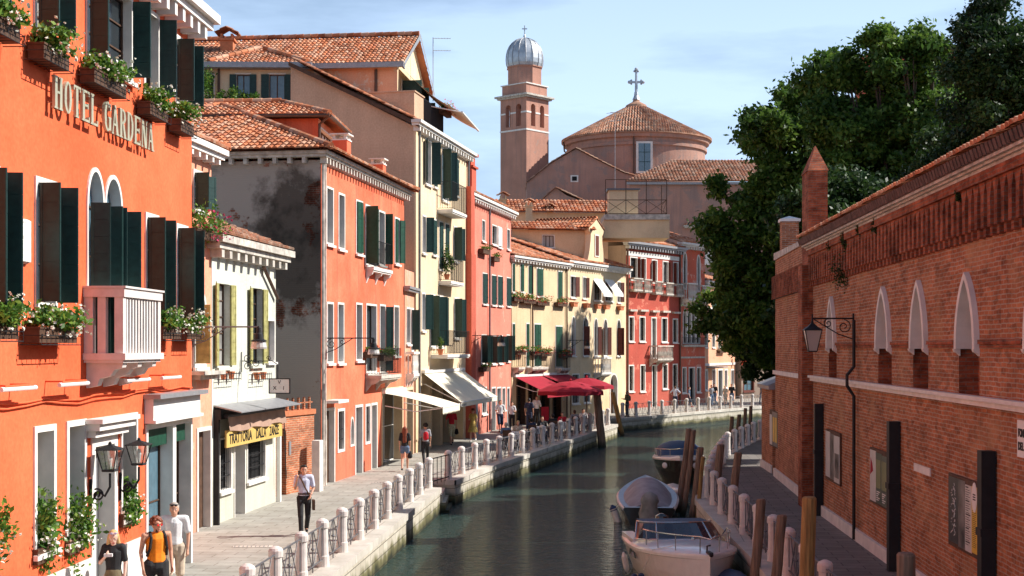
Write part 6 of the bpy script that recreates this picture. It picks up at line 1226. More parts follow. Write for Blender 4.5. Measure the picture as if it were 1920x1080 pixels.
# black box pipes (heating flues) and the rainwater pipe
def box_pipe(xc, ytop, S, w, ybot=None, lb=''):
    u, z1 = S.uz(xc, ytop, .15); m = MB(); m.box(u - w / 2, u + w / 2, -.24, -.02, 0.0, z1); m.box(u - w / 2 - .02, u + w / 2 + .02, -.26, -.019, z1 * .55, z1 * .55 + .12); m.box(u - w / 2, u + w / 2, -.019, -.004, z1 - .2, z1 - .08)
    o = m.build('black_duct', 'iron', None, (S.A.x, S.A.y, 0), (0, 0, S.rz)); tag(o, lb, 'duct', 'black ducts on the brick wall')
box_pipe(1533, 757, S1, .22, lb='black duct on the wall beside the brick corner pier'); box_pipe(1673, 790, S1, .25, lb='black duct beside the green theatre poster'); box_pipe(1847, 845, S0, .24, lb='nearest black duct beside the yellow poster')
rp = empty('rainwater_pipe', (S1.A.x, S1.A.y, 0), S1.rz, 'thin black rainwater pipe with a kink at the string course', 'pipe'); u = S1.u(1601, .1); m = MB()
m.tube([(u, -.10, .03), (u, -.10, ZS - .35), (u + .0, -.26, ZS - .1), (u, -.26, ZS + .15), (u, -.1, ZS + .35), (u, -.1, S1.uz(1601, 600, .1)[1])], .04, 8); m.build('pipe', 'iron', rp)
# posters with frames
def poster(S, xl, xr, yt, yb, lb, kind, root=None):
    u0, u1, z0, z1 = S.rect(xl, xr, yt, yb); u0, u1 = min(u0, u1), max(u0, u1); rt = empty('poster_board', (S.A.x, S.A.y, 0), S.rz, lb, 'poster', 'posters on the brick wall'); w = u1 - u0; m = MB(); m.box(u0 - .05, u1 + .05, -.05, -.004, z0 - .05, z1 + .05); m.build('backboard', 'wooddark', rt)
    # local x runs towards the viewer, so the left edge in the view is u0
    def sh(a, b, c, d, mat, e=.0): q = MB(); q.box(u0 + w * a, u0 + w * b, -.058 - e, -.051 - e + .0005, z0 + (z1 - z0) * c, z0 + (z1 - z0) * d); q.build('poster', mat, rt)
    h = z1 - z0
    if kind == 'near':
        sh(0, .34, 0.02, 1, 'poster_black'); sh(.345, .58, .0, 1, 'poster_photo'); sh(.585, .80, 0, .96, 'poster_white'); sh(.80, 1.0, .02, .97, 'poster_yellow')
        q = MB(); q.lathe([(w * .085, 0), (w * .085, .006)], 24, (0, 0, 0)); q.v = [(v[0] + u0 + w * .90, -.060 - v[2], v[1] * 1.6 + z0 + h * .82) for v in q.v]; q.build('speech_balloon', 'white', rt)
        q = MB()
        for i in range(26): t = .92 - .033 * i; q.box(u0 + w * .605, u0 + w * (.70 + .08 * ((i * 7) % 5) / 5), -.0605, -.0592, z0 + h * t, z0 + h * t + (.022 if i % 6 == 0 else .010))
        for i in range(20): t = .62 - .027 * i; q.box(u0 + w * .83, u0 + w * (.93 + .04 * ((i * 3) % 4) / 4), -.0605, -.0592, z0 + h * t, z0 + h * t + .008)
        for i in range(3): q.box(u0 + w * .855, u0 + w * .945, -.0675, -.0665, z0 + h * (.85 - .035 * i), z0 + h * (.85 - .035 * i) + .022)
        q.build('print', 'iron', rt)
        rg = random.Random(2)
        q = MB()
        for i in range(46): t = i / 46; x = u0 + w * (.08 + .16 * abs(math.sin(i * 1.7)) ); z = z0 + h * (.15 + .75 * t); q.bar((x, -.0605, z), (x + w * .05 * rg.uniform(-1, 1), -.0605, z + .05 * rg.uniform(-1, 1)), .004, .014)
        q.build('scribble_lettering', 'white', rt)
    elif kind == 'green':
        sh(0, .36, 0, 1, 'poster_white'); sh(.365, .7, 0, .98, 'poster_green'); sh(.705, 1, 0, .96, 'poster_green2')
        for a in (.37, .71):
            for i in range(4): sh(a + .02 + .07 * i, a + .045 + .07 * i, .3, .85, 'poster_olive', .008)
        q = MB()
        for a in (.4, .73):
            for i in range(5): q.box(u0 + w * a, u0 + w * (a + .2 - .05 * (i % 3)), -.0605, -.0592, z0 + h * (.22 - .04 * i), z0 + h * (.22 - .04 * i) + .02)
        q.build('print', 'white', rt)
        q = MB(); q.prism([(u0 + w * .02, z0 + h * .5), (u0 + w * .2, z0 + h * .6), (u0 + w * .14, z0 + h * .75), (u0 + w * .05, z0 + h * .85)], 'y', -.062, -.0595); q.build('red_figure', 'cloth_red', rt)
    elif kind == 'grey':
        sh(0, .33, 0.03, 1, 'poster_white'); sh(.33, .62, .02, .97, 'poster_photo'); sh(.62, 1, 0, .96, 'poster_white'); sh(.68, .96, .1, .6, 'poster_photo', .008)
    elif kind == 'mini': sh(0, 1, 0, 1, 'poster_white'); sh(.2, .8, .15, .85, 'poster_photo', .008)
    else: sh(0, .3, 0, .9, 'poster_white'); sh(.3, 1, 0, 1, 'poster_photo'); sh(.42, .62, .12, .85, 'poster_yellow', .008); sh(.68, .92, .12, .85, 'poster_yellow', .008)
for n_, c_ in (('poster_black', (.03, .03, .03)), ('poster_white', (.62, .6, .56)), ('poster_yellow', (.75, .48, .03)), ('poster_green', (.05, .08, .05)), ('poster_green2', (.06, .09, .06)), ('poster_olive', (.4, .42, .2))): M[n_] = plain(n_, c_, .35, var=.08, spec=.5)
M['poster_photo'] = plain('poster_photo', (.14, .13, .12), .35, var=.9, scale=2.2, spec=.5)
poster(S1, 1552, 1578, 807, 894, 'framed white and grey posters next to the thin rainwater pipe', 'grey'); poster(S1, 1636, 1668, 842, 936, 'white and dark green theatre posters beside a black duct', 'green'); poster(S0, 1785, 1840, 892, 1015, 'black, white and yellow posters with a speech balloon beside the nearest duct', 'near'); poster(S1, 1507, 1514, 793, 866, 'small white poster squeezed between the corner pier and a duct', 'mini')
u0, u1, z0, z1 = S1.rect(1716, 1746, 868, 882); m = MB(); m.box(u0, u1, -.03, -.004, z0, z1); o = m.build('blank_plate', 'stone', None, (S1.A.x, S1.A.y, 0), (0, 0, S1.rz)); tag(o, 'small blank white plate on the brick wall left of the yellow poster', 'plate')
st = empty('street_sign', (S0.A.x, S0.A.y, 0), S0.rz, 'white painted street name panel at the right edge of the brick wall', 'sign'); u0, z0 = S0.uz(1911, 856); z1 = S0.uz(1911, 787)[1]; m = MB(); m.box(u0, u0 + 1.0, -.03, -.004, z0, z1); m.build('panel', 'white', st); narrow_text('word', 'FONDAMENTA', u0 + .06, u0 + .94, z0 + (z1 - z0) * .56, .12, -.034, 'iron', st); narrow_text('word', 'DEL GAFARO', u0 + .06, u0 + .94, z0 + (z1 - z0) * .2, .12, -.034, 'iron', st)
# corner pier with pinnacle, at the bend
P0 = at(1526, 600, 39.9); pn = empty('brick_pinnacle', (8.62, 39.75, 0), S1.rz, 'tall square brick pinnacle pier with a pyramid top at the bend of the brick wall', 'pinnacle')
k40 = 40.0 / FPX; m = MB(); ztop = CH + (HY - 322) * k40; m.box(-.78, -.0, -.30, .35, 0, ZC - .4); m.box(-1.2, .02, -.12, .42, ZC - .399, ztop); m.build('pier', 'brickpier', pn)
m = MB(); m.add([(-1.23, -.15, ztop), (.05, -.15, ztop), (.05, .45, ztop), (-1.23, .45, ztop), (-.45, .15, ztop + .78), (-.75, .15, ztop + .78)], [(0, 1, 4, 5), (1, 2, 4), (2, 3, 5, 4), (3, 0, 5), (3, 2, 1, 0)]); m.build('pyramid_cap', 'brickpier', pn)
# second length of wall beyond the bend, with end pier
S2 = Seg((9.42, 49.6), (8.72, 40.6)); S2.root.name = 'brick_building'; tag(S2.root, 'shorter brick wall beyond the pinnacle with one narrow pointed window', 'building', 'buildings on the right bank')
lancet(S2, 1506, 1516, 573, 650); m = MB(); wall_mesh(m, 0, S2.L, 0, 7.7, S2.ops); m.build('brick_wall', 'brick', S2.root); m = MB(); m.box(0, S2.L, -.1, -.004, ZS - .14, ZS); m.build('string_course', 'stone', S2.root); m = MB(); m.box(0, S2.L, -.08, -.003, 0, .28); m.build('plinth', 'stone', S2.root)
m = MB(); m.prism([(0, 7.701), (S2.L, 7.701), (S2.L, 7.82), (0, 7.95), ], 'y', -.06, .3); m.build('stone_coping', 'stonedirty', S2.root); m = MB(); m.add([(0, 0, 0), (0, 8, 0), (0, 8, 7.7), (0, 0, 7.7)], [(0, 1, 2, 3)]); m.add([(0, 8, 0), (S2.L, 8, 0), (S2.L, 8, 7.7), (0, 8, 7.7)], [(3, 2, 1, 0)]); m.add([(0, 0, 7.69), (S2.L, 0, 7.69), (S2.L, 8, 7.69), (0, 8, 7.69)], [(0, 1, 2, 3)]); m.build('back_wall', 'brick', S2.root)
m = MB(); n = int(S2.L / .36)
for i in range(n): x = S2.L * (i + .5) / n; m.box(x - .085, x + .085, -.14, -.004, 6.3, 7.1)
m.build('corbel_table', 'brickpier', S2.root)
p = at(1481, 420, 50.0); m = MB(); m.box(-.3, .3, -.3, .3, 0, CH + (HY - 416) / FPX * 50); pr2 = empty('end_pier', (p.x, 50.1, 0), S2.rz, 'brick end pier with white stone cap beyond the pinnacle', 'pier'); m.build('pier', 'brick', pr2); m = MB(); zt = CH + (HY - 416) / FPX * 50; m.box(-.36, .36, -.36, .36, zt + .001, zt + .1); m.add([(-.34, -.34, zt + .1), (.34, -.34, zt + .1), (.34, .34, zt + .1), (-.34, .34, zt + .1), (0, 0, zt + .22)], [(0, 1, 4), (1, 2, 4), (2, 3, 4), (3, 0, 4)]); m.build('cap', 'white', pr2)
S1b = Seg((9.65, 53.6), (9.5, 50.6)); S1b.root.name = 'brick_outhouse'; tag(S1b.root, 'low brick outhouse with slate cap and yellow poster at the far end of the wall', 'outhouse', 'buildings on the right bank')
m = MB(); m.box(-.0, S1b.L, .0, 3, 0, 3.05); m.build('wall', 'brick', S1b.root); m = MB(); m.box(-.15, S1b.L + .1, -.15, 3, 3.051, 3.2); m.prism([(-.2, 3.201), (3.2, 3.201), (1.2, 3.75)], 'x', -.1, S1b.L + .05); m.build('slate_cap', 'gutter', S1b.root); m = MB(); m.box(0, S1b.L, -.06, -.003, 0, .28); m.build('plinth', 'stone', S1b.root)
poster(S1b, 1446, 1461, 770, 832, 'white and yellow posters on the low brick outhouse', 'far')
# ================================================================ STREET LAMPS
def wall_lamp(loc, rz, arm, label, kind='down', sc=1.0, fanc=True):
    """bracket lamp; local -y leaves the wall, z=0 at the bracket rod"""
    rt = empty('street_lamp', loc, rz, label, 'street lamp', 'bracket lamps on the walls'); m = MB(); m.tube([(0, 0, -.55 * sc), (0, 0, .12)], .022, 6); m.tube([(0, -.0, 0), (0, -arm, 0)], .022, 6)
    if fanc: scroll(m, (0, -.22 * sc, -.2 * sc), .17 * sc, 1.5, 90, -1, .013, 'yz'); scroll(m, (0, -.6 * sc, -.12 * sc), .11 * sc, 1.4, 90, 1, .012, 'yz'); m.tube([(0, 0, -.5 * sc), (0, -.35 * sc, -.38 * sc), (0, -.75 * sc, -.14 * sc), (0, -.95 * sc, -.01)], .014, 5)
    m.build('bracket', 'iron' if kind != 'rod' else 'greyiron', rt); 
    if kind in ('down', 'rod'):
        m = MB(); m.lathe([(.02, 0), (.05, -.04), (.06, -.16), (.1, -.2), (.12, -.32), (.2, -.36), (.2, -.38)], 14, (0, -arm, .02)); m.build('lamp_cap', 'iron', rt); m = MB(); m.lathe([(.17, -.381), (.2, -.52), (.19, -.56)], 14, (0, -arm, .02)); m.build('lamp_glass', 'lampglass', rt)
    else:
        m = MB(); m.lathe([(.02, .1), (.03, -.05), (.05, -.12), (.16, -.2), (.3, -.27), (.3, -.29)], 4, (0, -arm, 0), a0=R(45)); m.lathe([(.14, -.78), (.15, -.81)], 4, (0, -arm, 0), a0=R(45))
        for k in range(4): a = R(45 + 90 * k); m.tube([(.28 * math.cos(a), -arm + .28 * math.sin(a), -.28), (.14 * math.cos(a), -arm + .14 * math.sin(a), -.79)], .012, 4)
        m.build('lantern_frame', 'iron', rt); m = MB(); m.lathe([(.265, -.292), (.13, -.78)], 4, (0, -arm, 0), a0=R(45)); m.build('lamp_glass', 'lampglass', rt)
    return rt
def lamp_on(F, xw, y, xl, label, kind='down', **k):
    u, z = F.uz(xw, y, .02); Y = F.A.y + F.d.y * u; arm = abs(xl - xw) / FPX * Y / max(.5, abs(F.n.x)); return wall_lamp(F.W(u, .02, z), F.rz, arm, label, kind, **k)
lamp_on(P, 362, 613, 488, 'grey rod lamp reaching out from the pink house over the trattoria', 'rod', sc=.9)
lamp_on(Rr, 609, 634, 702, 'scrolled iron lamp on the salmon red house'); lamp_on(Ro, 872, 629, 940, 'green bracket lamp on the rose pink house'); lamp_on(Yb, 1064, 638, 1100, 'bracket lamp where the straw and butter yellow houses meet'); lamp_on(Pe, 1378, 638, 1409, 'dark lantern lamp at the peach house corner', 'lantern', sc=1.2)
lamp_on(S1, 1600, 597, 1524, 'black lantern lamp on the brick wall over the quay', 'lantern')
# twin wall lanterns of the hotel entrance
def hotel_lantern(xw, xl, y0, y1, label):
    u, _ = H.uz(xw, 900, 0); Y = H.A.y + H.d.y * u; arm = (xl - xw) / FPX * Y; k = Y / FPX; zb = CH + (HY - y1) * k; zt = CH + (HY - y0) * k; h = zt - zb; rt = empty('wall_lantern', H.W(u, 0, 0), H.rz, label, 'lantern', 'twin lanterns at the hotel door'); m = MB(); z0 = zb - .28
    pts = [(0, 0, z0 - .12), (0, -.06, z0 - .2), (0, -.16, z0 - .04), (0, -arm * .45, z0 - .06), (0, -arm * .75, z0 - .14), (0, -arm, z0 + .02), (0, -arm, zb - .03)]; m.tube(pts, .022, 8); scroll(m, (0, -.14, z0 - .12), .11, 1.6, 60, 1, .016, 'yz'); m.tube([(0, -.01, z0 - .35), (0, -.01, z0 + .15)], .03, 6); m.build('bracket', 'iron', rt)
    m = MB(); a45 = R(45); wt, wb = .25, .14; m.lathe([(wb, 0), (wb + .02, .02), (wb, .04)], 4, (0, -arm, zb), a0=a45); m.lathe([(wt + .02, h * .78), (wt + .04, h * .80), (.05, h * .96), (.03, h * 1.0), (.035, h * 1.03), (.0, h * 1.1)], 4, (0, -arm, zb), a0=a45)
    for q in range(4): a = R(45 + 90 * q); m.tube([(wb * math.cos(a), -arm + wb * math.sin(a), zb + .03), (wt * math.cos(a), -arm + wt * math.sin(a), zb + h * .79)], .01, 4)
    m.build('lantern_frame', 'iron', rt); m = MB(); m.lathe([(wb - .005, .041), (wt - .008, h * .78)], 4, (0, -arm, zb), a0=a45); m.build('lantern_glass', 'clear', rt); m = MB(); m.lathe([(.02, .05), (.03, .12), (.045, .2), (.03, .28), (.01, .3)], 10, (0, -arm, zb)); m.build('bulb', 'white', rt)
hotel_lantern(168, 207, 832, 884, 'first glass lantern on a curled iron arm at the hotel door'); hotel_lantern(224, 261, 824, 872, 'second glass lantern on a curled iron arm, nearer the shop front')
# ================================================================ AWNINGS AND PARASOLS
def awning(F, u0, u1, z, out, drop, mat, label, val=.25, scal=True, sag=.0, letters=None, slantu=0.0):
    rt = empty('awning', (F.A.x, F.A.y, 0), F.rz, label, 'awning', 'awnings on the canal front'); m = MB(); n = 10
    P_ = lambda t: (-.05 - out * t, z - drop * t - sag * math.sin(PI * t))
    for i in range(n):
        a, b = P_(i / n), P_((i + 1) / n); m.add([(u0, a[0], a[1]), (u1, a[0], a[1]), (u1, b[0], b[1]), (u0, b[0], b[1])], [(0, 1, 2, 3)]); m.add([(u0, a[0], a[1] - .012), (u1, a[0], a[1] - .012), (u1, b[0], b[1] - .012), (u0, b[0], b[1] - .012)], [(3, 2, 1, 0)])
    m.build('canvas', mat, rt); y, zz = P_(1); q = MB(); k = max(4, int((u1 - u0) / .25)); 
    for i in range(k):
        a, b = u0 + (u1 - u0) * i / k, u0 + (u1 - u0) * (i + 1) / k; zb = zz - val; q.add([(a, y - .01, zz), (b, y - .01, zz), (b, y - .012, zb + .04), ((a + b) / 2, y - .012, zb - (.03 if scal else -.04)), (a, y - .012, zb + .04)], [(0, 1, 2, 3, 4)])
    q.build('valance', mat, rt); b_ = MB(); b_.tube([(u0, y, zz), (u1, y, zz)], .03, 6); b_.box(u0 - .05, u1 + .05, -.16, -.004, z - .02, z + .12)
    for x in (u0 + .1, u1 - .1): b_.tube([(x, -.1, z - .5), (x, y * .55, z - .55 - drop * .3), (x, y, zz - .02)], .02, 5)
    b_.build('arms', 'white', rt); return rt, y, zz
u0 = Rr.u(716); awning(Rr, u0, u0 + 3.4, Rr.uz(716, 737)[1] + .0, 2.35, .55, 'cloth_cream', 'scalloped cream awning over the shop at the end of the salmon red house', sag=-.05)
u0 = C.u(792); rt, y, zz = awning(C, u0 - .1, C.u(866), C.uz(792, 699)[1], 1.75, 1.3, 'cloth_cream', 'wide cream awning over the ground floor of the tall cream house', scal=False)
m = MB()
for i in range(7): x = C.u(850, 1.7) + .3 * i; m.box(x, x + .2, y - .02, y - .0145, zz - .17, zz - .08)
m.build('lettering', 'gutter', rt)
u0, z0 = Ya.uz(970, 706); awning(Ya, .3, 4.3, z0, 2.1, .95, 'cloth_red', 'first crimson awning on the straw yellow house', scal=False, val=.3); awning(Ya, 4.5, Ya.L, Ya.uz(1000, 704)[1], 2.1, .8, 'cloth_red', 'second crimson awning, nearer the parasols', scal=False, val=.3)
def parasol(p, r, h, label, seed=0):
    rt = empty('parasol', p, R(20 + seed * 17), label, 'parasol', 'crimson parasols of the cafe'); m = MB(); m.tube([(0, 0, 0), (0, 0, h)], .03, 8); m.lathe([(.3, 0), (.3, .06), (.05, .1)], 12); m.build('pole', 'wooddark', rt); m = MB(); vs = [(0, 0, h)]; k = 8
    for j, (rr, dz) in enumerate(((.35, .1), (.7, .27), (1.0, .48))):
        for i in range(k * 2): a = PI * i / k; q = rr * r * (1 if i % 2 == 0 else .93); vs.append((q * math.cos(a), q * math.sin(a), h - dz * r * .62 - (.0 if i % 2 == 0 else -.03)))
    K_ = 2 * k; fs = [(0, 1 + i, 1 + (i + 1) % K_) for i in range(K_)] + [(1 + j * K_ + i, 1 + (j + 1) * K_ + i, 1 + (j + 1) * K_ + (i + 1) % K_, 1 + j * K_ + (i + 1) % K_) for j in range(2) for i in range(K_)]
    b = 1 + 2 * K_; vs += [(v[0] * 1.01, v[1] * 1.01, v[2] - .2) for v in vs[b:b + K_]]; fs += [(b + i, b + K_ + i, b + K_ + (i + 1) % K_, b + (i + 1) % K_) for i in range(K_)]; m.add(vs, fs); m.lathe([(.05, 0), (.08, .05), (.0, .16)], 8, (0, 0, h)); m.build('canopy', 'cloth_red', rt)
    m = MB()
    for i in range(k): a = 2 * PI * i / k; m.tube([(0, 0, h - .75), (r * .5 * math.cos(a), r * .5 * math.sin(a), h - .2)], .012, 4)
    m.build('ribs', 'wooddark', rt); return rt
for i, (px, py, Y, r, lb) in enumerate(((1070, 714, 75.5, 1.9, 'crimson parasol closest to the awnings'), (1100, 708, 80.0, 1.55, 'crimson parasol at the far end, over the pale pole'), (1036, 716, 71.5, 1.3, 'small crimson parasol low over the diners'))):
    p = at(px, py, Y)
    if i == 2: continue
    parasol((p.x, p.y, 0), r, p.z, lb, i)
# ================================================================ POSTS AND RAILINGS OF THE QUAYS
m = MB(); m.lathe([(.13, 0), (.13, .22), (.118, .235), (.112, .5), (.112, .80), (.132, .81), (.135, .92), (.11, .965), (.04, 1.0)], 14); POST = m.mesh('stone_post', 'pinkstone')
for p_ in POST.polygons: p_.use_smooth = False
def panel_mesh(w, kind):
    m = MB(); a, b = .12, w - .12; m.bar((a - .02, 0, .86), (b + .02, 0, .86), .035, .02); m.bar((a - .02, 0, .16), (b + .02, 0, .16), .03, .02); c = w / 2
    m.tube([(c, 0, .02), (c, 0, .86)], .014, 5); m.tube([(a, 0, .16), (a, 0, .86)], .01, 4); m.tube([(b, 0, .16), (b, 0, .86)], .01, 4)
    for s in (-1, 1): m.tube([(c + s * .08, 0, .85), (c + s * (w * .33), 0, .17)], .011, 5); m.tube([(c + s * .08, 0, .17), (c + s * (w * .33), 0, .85)], .011, 5)
    m.lathe([(.03, -.02), (.045, 0), (.03, .02)], 8, (c, 0, .5))
    if kind: scroll(m, (b - .12, 0, .16), .1, 1.3, 0, 1, .014, 'xz')
    return m.mesh('railing_panel', 'greyiron')
PAN = {}
def along(pts, off, side, s0, step, n):
    """n stations every `step` metres along the polyline shifted sideways"""
    out = []; P = [Vector(p) for p in pts]; acc = 0; segs = []
    for a, b in zip(P[:-1], P[1:]): segs.append((acc, a, b)); acc += (b - a).length
    for i in range(n):
        s = s0 + step * i
        for (t0, a, b) in segs:
            L_ = (b - a).length
            if t0 <= s <= t0 + L_ + 1e-6: t = (b - a) / L_; nn = Vector((-t.y, t.x)) * side; p = a + t * (s - t0) + nn * off; out.append(p); break
    return out
def rail_run(pts, side, s0, step, n, where, group, rev=False, first_label='near'):
    st = along(pts, .36, side, s0, step, n); st = st[::-1] if rev else st
    for i, p in enumerate(st):
        o = link('stone_post', POST, None, (p.x, p.y, .012), (R(.9) * math.sin(i * 5.3), R(.9) * math.sin(i * 3.1 + 1), .3 * i)); tag(o, '%s stone railing post %s' % (ORD[i], where), 'post', 'stone posts ' + group)
        if i + 1 < len(st):
            q = st[i + 1]; w = round((q - p).length, 2); k = (w, i % 2)
            if k not in PAN: PAN[k] = panel_mesh(w, i % 2)
            o = link('railing_panel', PAN[k], None, (p.x, p.y, .012), (0, 0, math.atan2(q.y - p.y, q.x - p.x))); tag(o, '%s iron railing panel %s' % (ORD[i], where), 'railing', 'iron railings ' + group)
e1 = EL[2:7]; L1 = sum((Vector(b) - Vector(a)).length for a, b in zip(e1[:-1], e1[1:]))
rail_run(e1, 1, L1 - .15 - 2.03 * 15, 2.03, 16, 'from the boat landing back towards the hotel', 'of the quay by the hotel', True)
e2 = EL[9:13]; rail_run(e2, 1, .45, 2.03, 18, 'from the boat landing past the cafe', 'of the cafe quay')
e3 = EL[15:18]; rail_run(e3, 1, .9, 1.86, 13, 'along the far quay before the deep red house', 'of the far quay')
e4 = ER[1:]; rail_run(e4, -1, 12.0, 2.12, 28, 'on the shaded brick wall quay counted from the viewer', 'of the brick wall quay')
# gate rails at the landing gap
rt = empty('landing_gate', (-2.75, 45.9, 0), R(75), 'plain low black iron gate at the boat landing gap', 'gate'); m = MB()
for zz in (.12, .88): m.bar((0, 0, zz), (2.2, 0, zz), .03)
for i in range(6): m.tube([(2.2 * i / 5, 0, 0), (2.2 * i / 5, 0, .88)], .014, 5)
m.build('bars', 'iron', rt)
# paving details
for i, (px, py) in enumerate(((474, 1025), (720, 905))):
    p = gnd(px, py); m = MB(); m.box(-.45, .45, -.14, .14, .002, .008)
    for k in range(9): m.box(-.42 + .095 * k, -.40 + .095 * k, -.11, .11, .0081, .010, 1)
    o = m.build('drain_grate', ['stonedirty', 'greyiron'], None, (p.x, p.y, 0), (0, 0, .1)); tag(o, ('stone drain grate on the paving left of the walking man', 'stone drain grate in front of the salmon red house')[i], 'drain', 'drain grates')
# landing steps
m = MB()
for i in range(3): m.box(-3.4 - .0, -2.3 + .12 * i, 45.55 + .75 * i * 0, 47.9, -.25 - .25 * (i + 1), -.25 - .25 * i - .001 * i)
o = m.build('landing_steps', 'quay'); tag(o, kind='structure')
# ================================================================ MOORING POLES
def pole(tx, ty, bx, Y, dpx, label, mat='pole', i=0):
    t = at(tx, ty, Y); b = at(bx, 0, Y); r = dpx * Y / FPX / 2; z1 = t.z; d = (Vector((t.x - b.x, 0, z1 + .85))); base = Vector((b.x, Y, -.85)); lo = base - d * (1.6 / (z1 + .85)); m = MB(); rg = random.Random(i); n = 9; pts = []; rr = []
    for k in range(n): t_ = k / (n - 1); q = lo.lerp(Vector((t.x, Y, z1)), t_); pts.append((q.x - b.x + rg.uniform(-.012, .012), q.y - Y + rg.uniform(-.012, .012), q.z + .85)); rr.append(r * (1.04 - .1 * t_ + rg.uniform(-.02, .02)))
    pts.append((pts[-1][0], pts[-1][1], pts[-1][2] + .03)); rr.append(r * .75); m.tube(pts, rr, 12); o = m.build('mooring_pole', mat, None, (b.x, Y, -.85)); tag(o, label, 'mooring pole', 'wooden mooring poles')
for i, a in enumerate(((1291.7, 805, 1272, 45.8, 11, 'tall dark mooring pole crossing the black boat bow, left of a pair'), (1301, 808, 1281, 44.8, 10, 'dark mooring pole paired just right of the first one before the black boat'), (1314, 840, 1297, 43.2, 13, 'brown mooring pole just left of the thin orange one'), (1318.5, 858, 1306, 42.0, 8, 'thin orange-brown mooring pole', 'poleyellow'),
        (1351, 835, 1335, 40.6, 15, 'thick pole with small white mark behind the cruiser'), (1384, 850, 1364, 36.6, 16, 'reddish grey pole rising right of the cruiser windscreen'), (1428, 938, 1409, 28.9, 19, 'dark leaning pole right of the cruiser bow'), (1467, 968, 1446, 26.8, 20, 'dark brown pole between two white posts on the near right'),
        (1519, 935, 1505, 22.6, 29, 'thick yellow-brown pole, tallest on the near right', 'poleyellow'), (1700, 1041, 1690, 16.3, 37, 'stub of the nearest pole at the bottom edge', 'pole'), (1119, 738, 1129, 75.5, 15, 'thick dark pole in the water under the red parasol'), (1149, 736, 1167, 85.6, 9, 'pale leaning pole at the far corner of the cafe quay', 'poleyellow'),
        (1373, 782, 1370, 80, 8, 'first short far pole near the bend of the right bank'), (1386, 778, 1383, 84, 8, 'second short far pole near the bend of the right bank'), (1398, 766, 1395, 86, 7, 'third short far pole near the bend of the right bank'), (1408, 762, 1406, 90, 7, 'farthest short pole near the bend of the right bank'))):
    pole(*a[:5], a[5], a[6] if len(a) > 6 else 'pole', i)
# ================================================================ BOATS
M['gel'] = plain('cream_gelcoat', (.80, .76, .68), .25, var=.05, coat=.4); M['gelwhite'] = plain('white_gelcoat', (.8, .79, .77), .25, var=.04, coat=.4); M['hullblack'] = plain('black_hull_paint', (.018, .014, .012), .25, var=.2, coat=.5)
M['screen'] = plain('smoked_windscreen', (.03, .035, .05), .06, var=.1, spec=.9); M['tarp'] = plain('faded_mauve_tarpaulin', (.36, .33, .34), .8, var=.2, scale=3, bump=.6); M['tarpgrey'] = plain('grey_motor_cover', (.28, .28, .26), .8, var=.3, scale=4, bump=.6); M['blue'] = plain('navy_blue_cover', (.02, .05, .12), .6, var=.2); M['paleblue'] = plain('pale_blue_gunwale', (.42, .55, .62), .45, var=.1); M['chrome'] = plain('chrome_rail', (.6, .6, .6), .2, metal=.9, var=.05)
def hull(L_, B_, h0, h1, n=22, draft=.3, flare=1.0, bowp=2.4, tail=.86):
    """returns station rings (outer side points) from stern x=0 to bow x=L"""
    st = []
    for i in range(n + 1):
        t = i / n; b = B_ / 2 * (tail + (1 - tail) * math.sin(min(1, t / .4) * PI / 2)) * (1 - max(0, (t - .4) / .6) ** bowp) ; b = max(b, .003); h = h0 + (h1 - h0) * t ** 1.6; kx = -draft * (1 - max(0, (t - .75) / .25) ** 2 * 1.0)
        st.append([(t * L_, 0, kx), (t * L_ - .0, b * .72 * flare, -.08 + .25 * max(0, t - .6)), (t * L_, b * .9, h * .5), (t * L_, b * .985, h - .12), (t * L_, b * 1.03, h - .10), (t * L_, b * 1.03, h - .04), (t * L_, b * .97, h)])
    return st
def hull_mesh(mb, st, mi=0, trim=None):
    k = len(st[0])
    for s in (1, -1):
        vs = [(p[0], p[1] * s, p[2]) for r in st for p in r]; fs = []; ft = []
        for i in range(len(st) - 1):
            for j in range(k - 1):
                f = (i * k + j, (i + 1) * k + j, (i + 1) * k + j + 1, i * k + j + 1); f = f if s < 0 else f[::-1]
                (ft if (trim is not None and j >= 3) else fs).append(f)
        b = len(mb.v); mb.add(vs, fs, mi)
        if ft: 
            for f in ft: mb.f.append([b + q for q in f]); mb.m.append(trim); mb.uv.append((.5, .5))
        mb.add([(p[0], p[1] * s, p[2]) for p in st[0]] + [(st[0][0][0], 0, st[0][-1][2])], [tuple(range(k + 1)) if s > 0 else tuple(range(k + 1))[::-1]], mi)
WZ = -.85
# --- cream cabin cruiser, bow towards the viewer
bx, by, sx_, sy_ = 4.25, 29.7, 3.78, 34.5; Lc = math.hypot(bx - sx_, by - sy_); Rt = empty('cabin_cruiser', (sx_, sy_, WZ), math.atan2(by - sy_, bx - sx_), 'cream cabin cruiser with smoked windscreen and bow rail moored nearest the viewer', 'boat', 'boats moored on the canal')
st = hull(Lc, 2.3, .80, .98, bowp=2.3, tail=.9, flare=1.0); m = MB(); hull_mesh(m, st); hb = m.build('hull', 'gel', Rt)
m = MB(); n = len(st); s0_ = 7; vs = []
for i in range(s0_, n):
    r = st[i]; x, b, h = r[-1][0], r[-1][1], r[-1][2]; cr = .16 * min(1, b / .6) * (1 - (i - s0_) / n * .5)
    for t in (-1, -.86, -.6, -.25, .0, .25, .6, .86, 1): vs.append((x, b * t, h + cr * (1 - abs(t) ** 2.5) - (.0 if abs(t) < 1 else .005)))
m.add(vs, [(i * 9 + j, i * 9 + j + 1, (i + 1) * 9 + j + 1, (i + 1) * 9 + j) for i in range(n - s0_ - 1) for j in range(8)]); m.build('foredeck', 'gelwhite', Rt, smooth=True)
x0 = st[s0_][0][0]; b0 = st[s0_][-1][1]; h0 = st[s0_][-1][2]; m = MB()
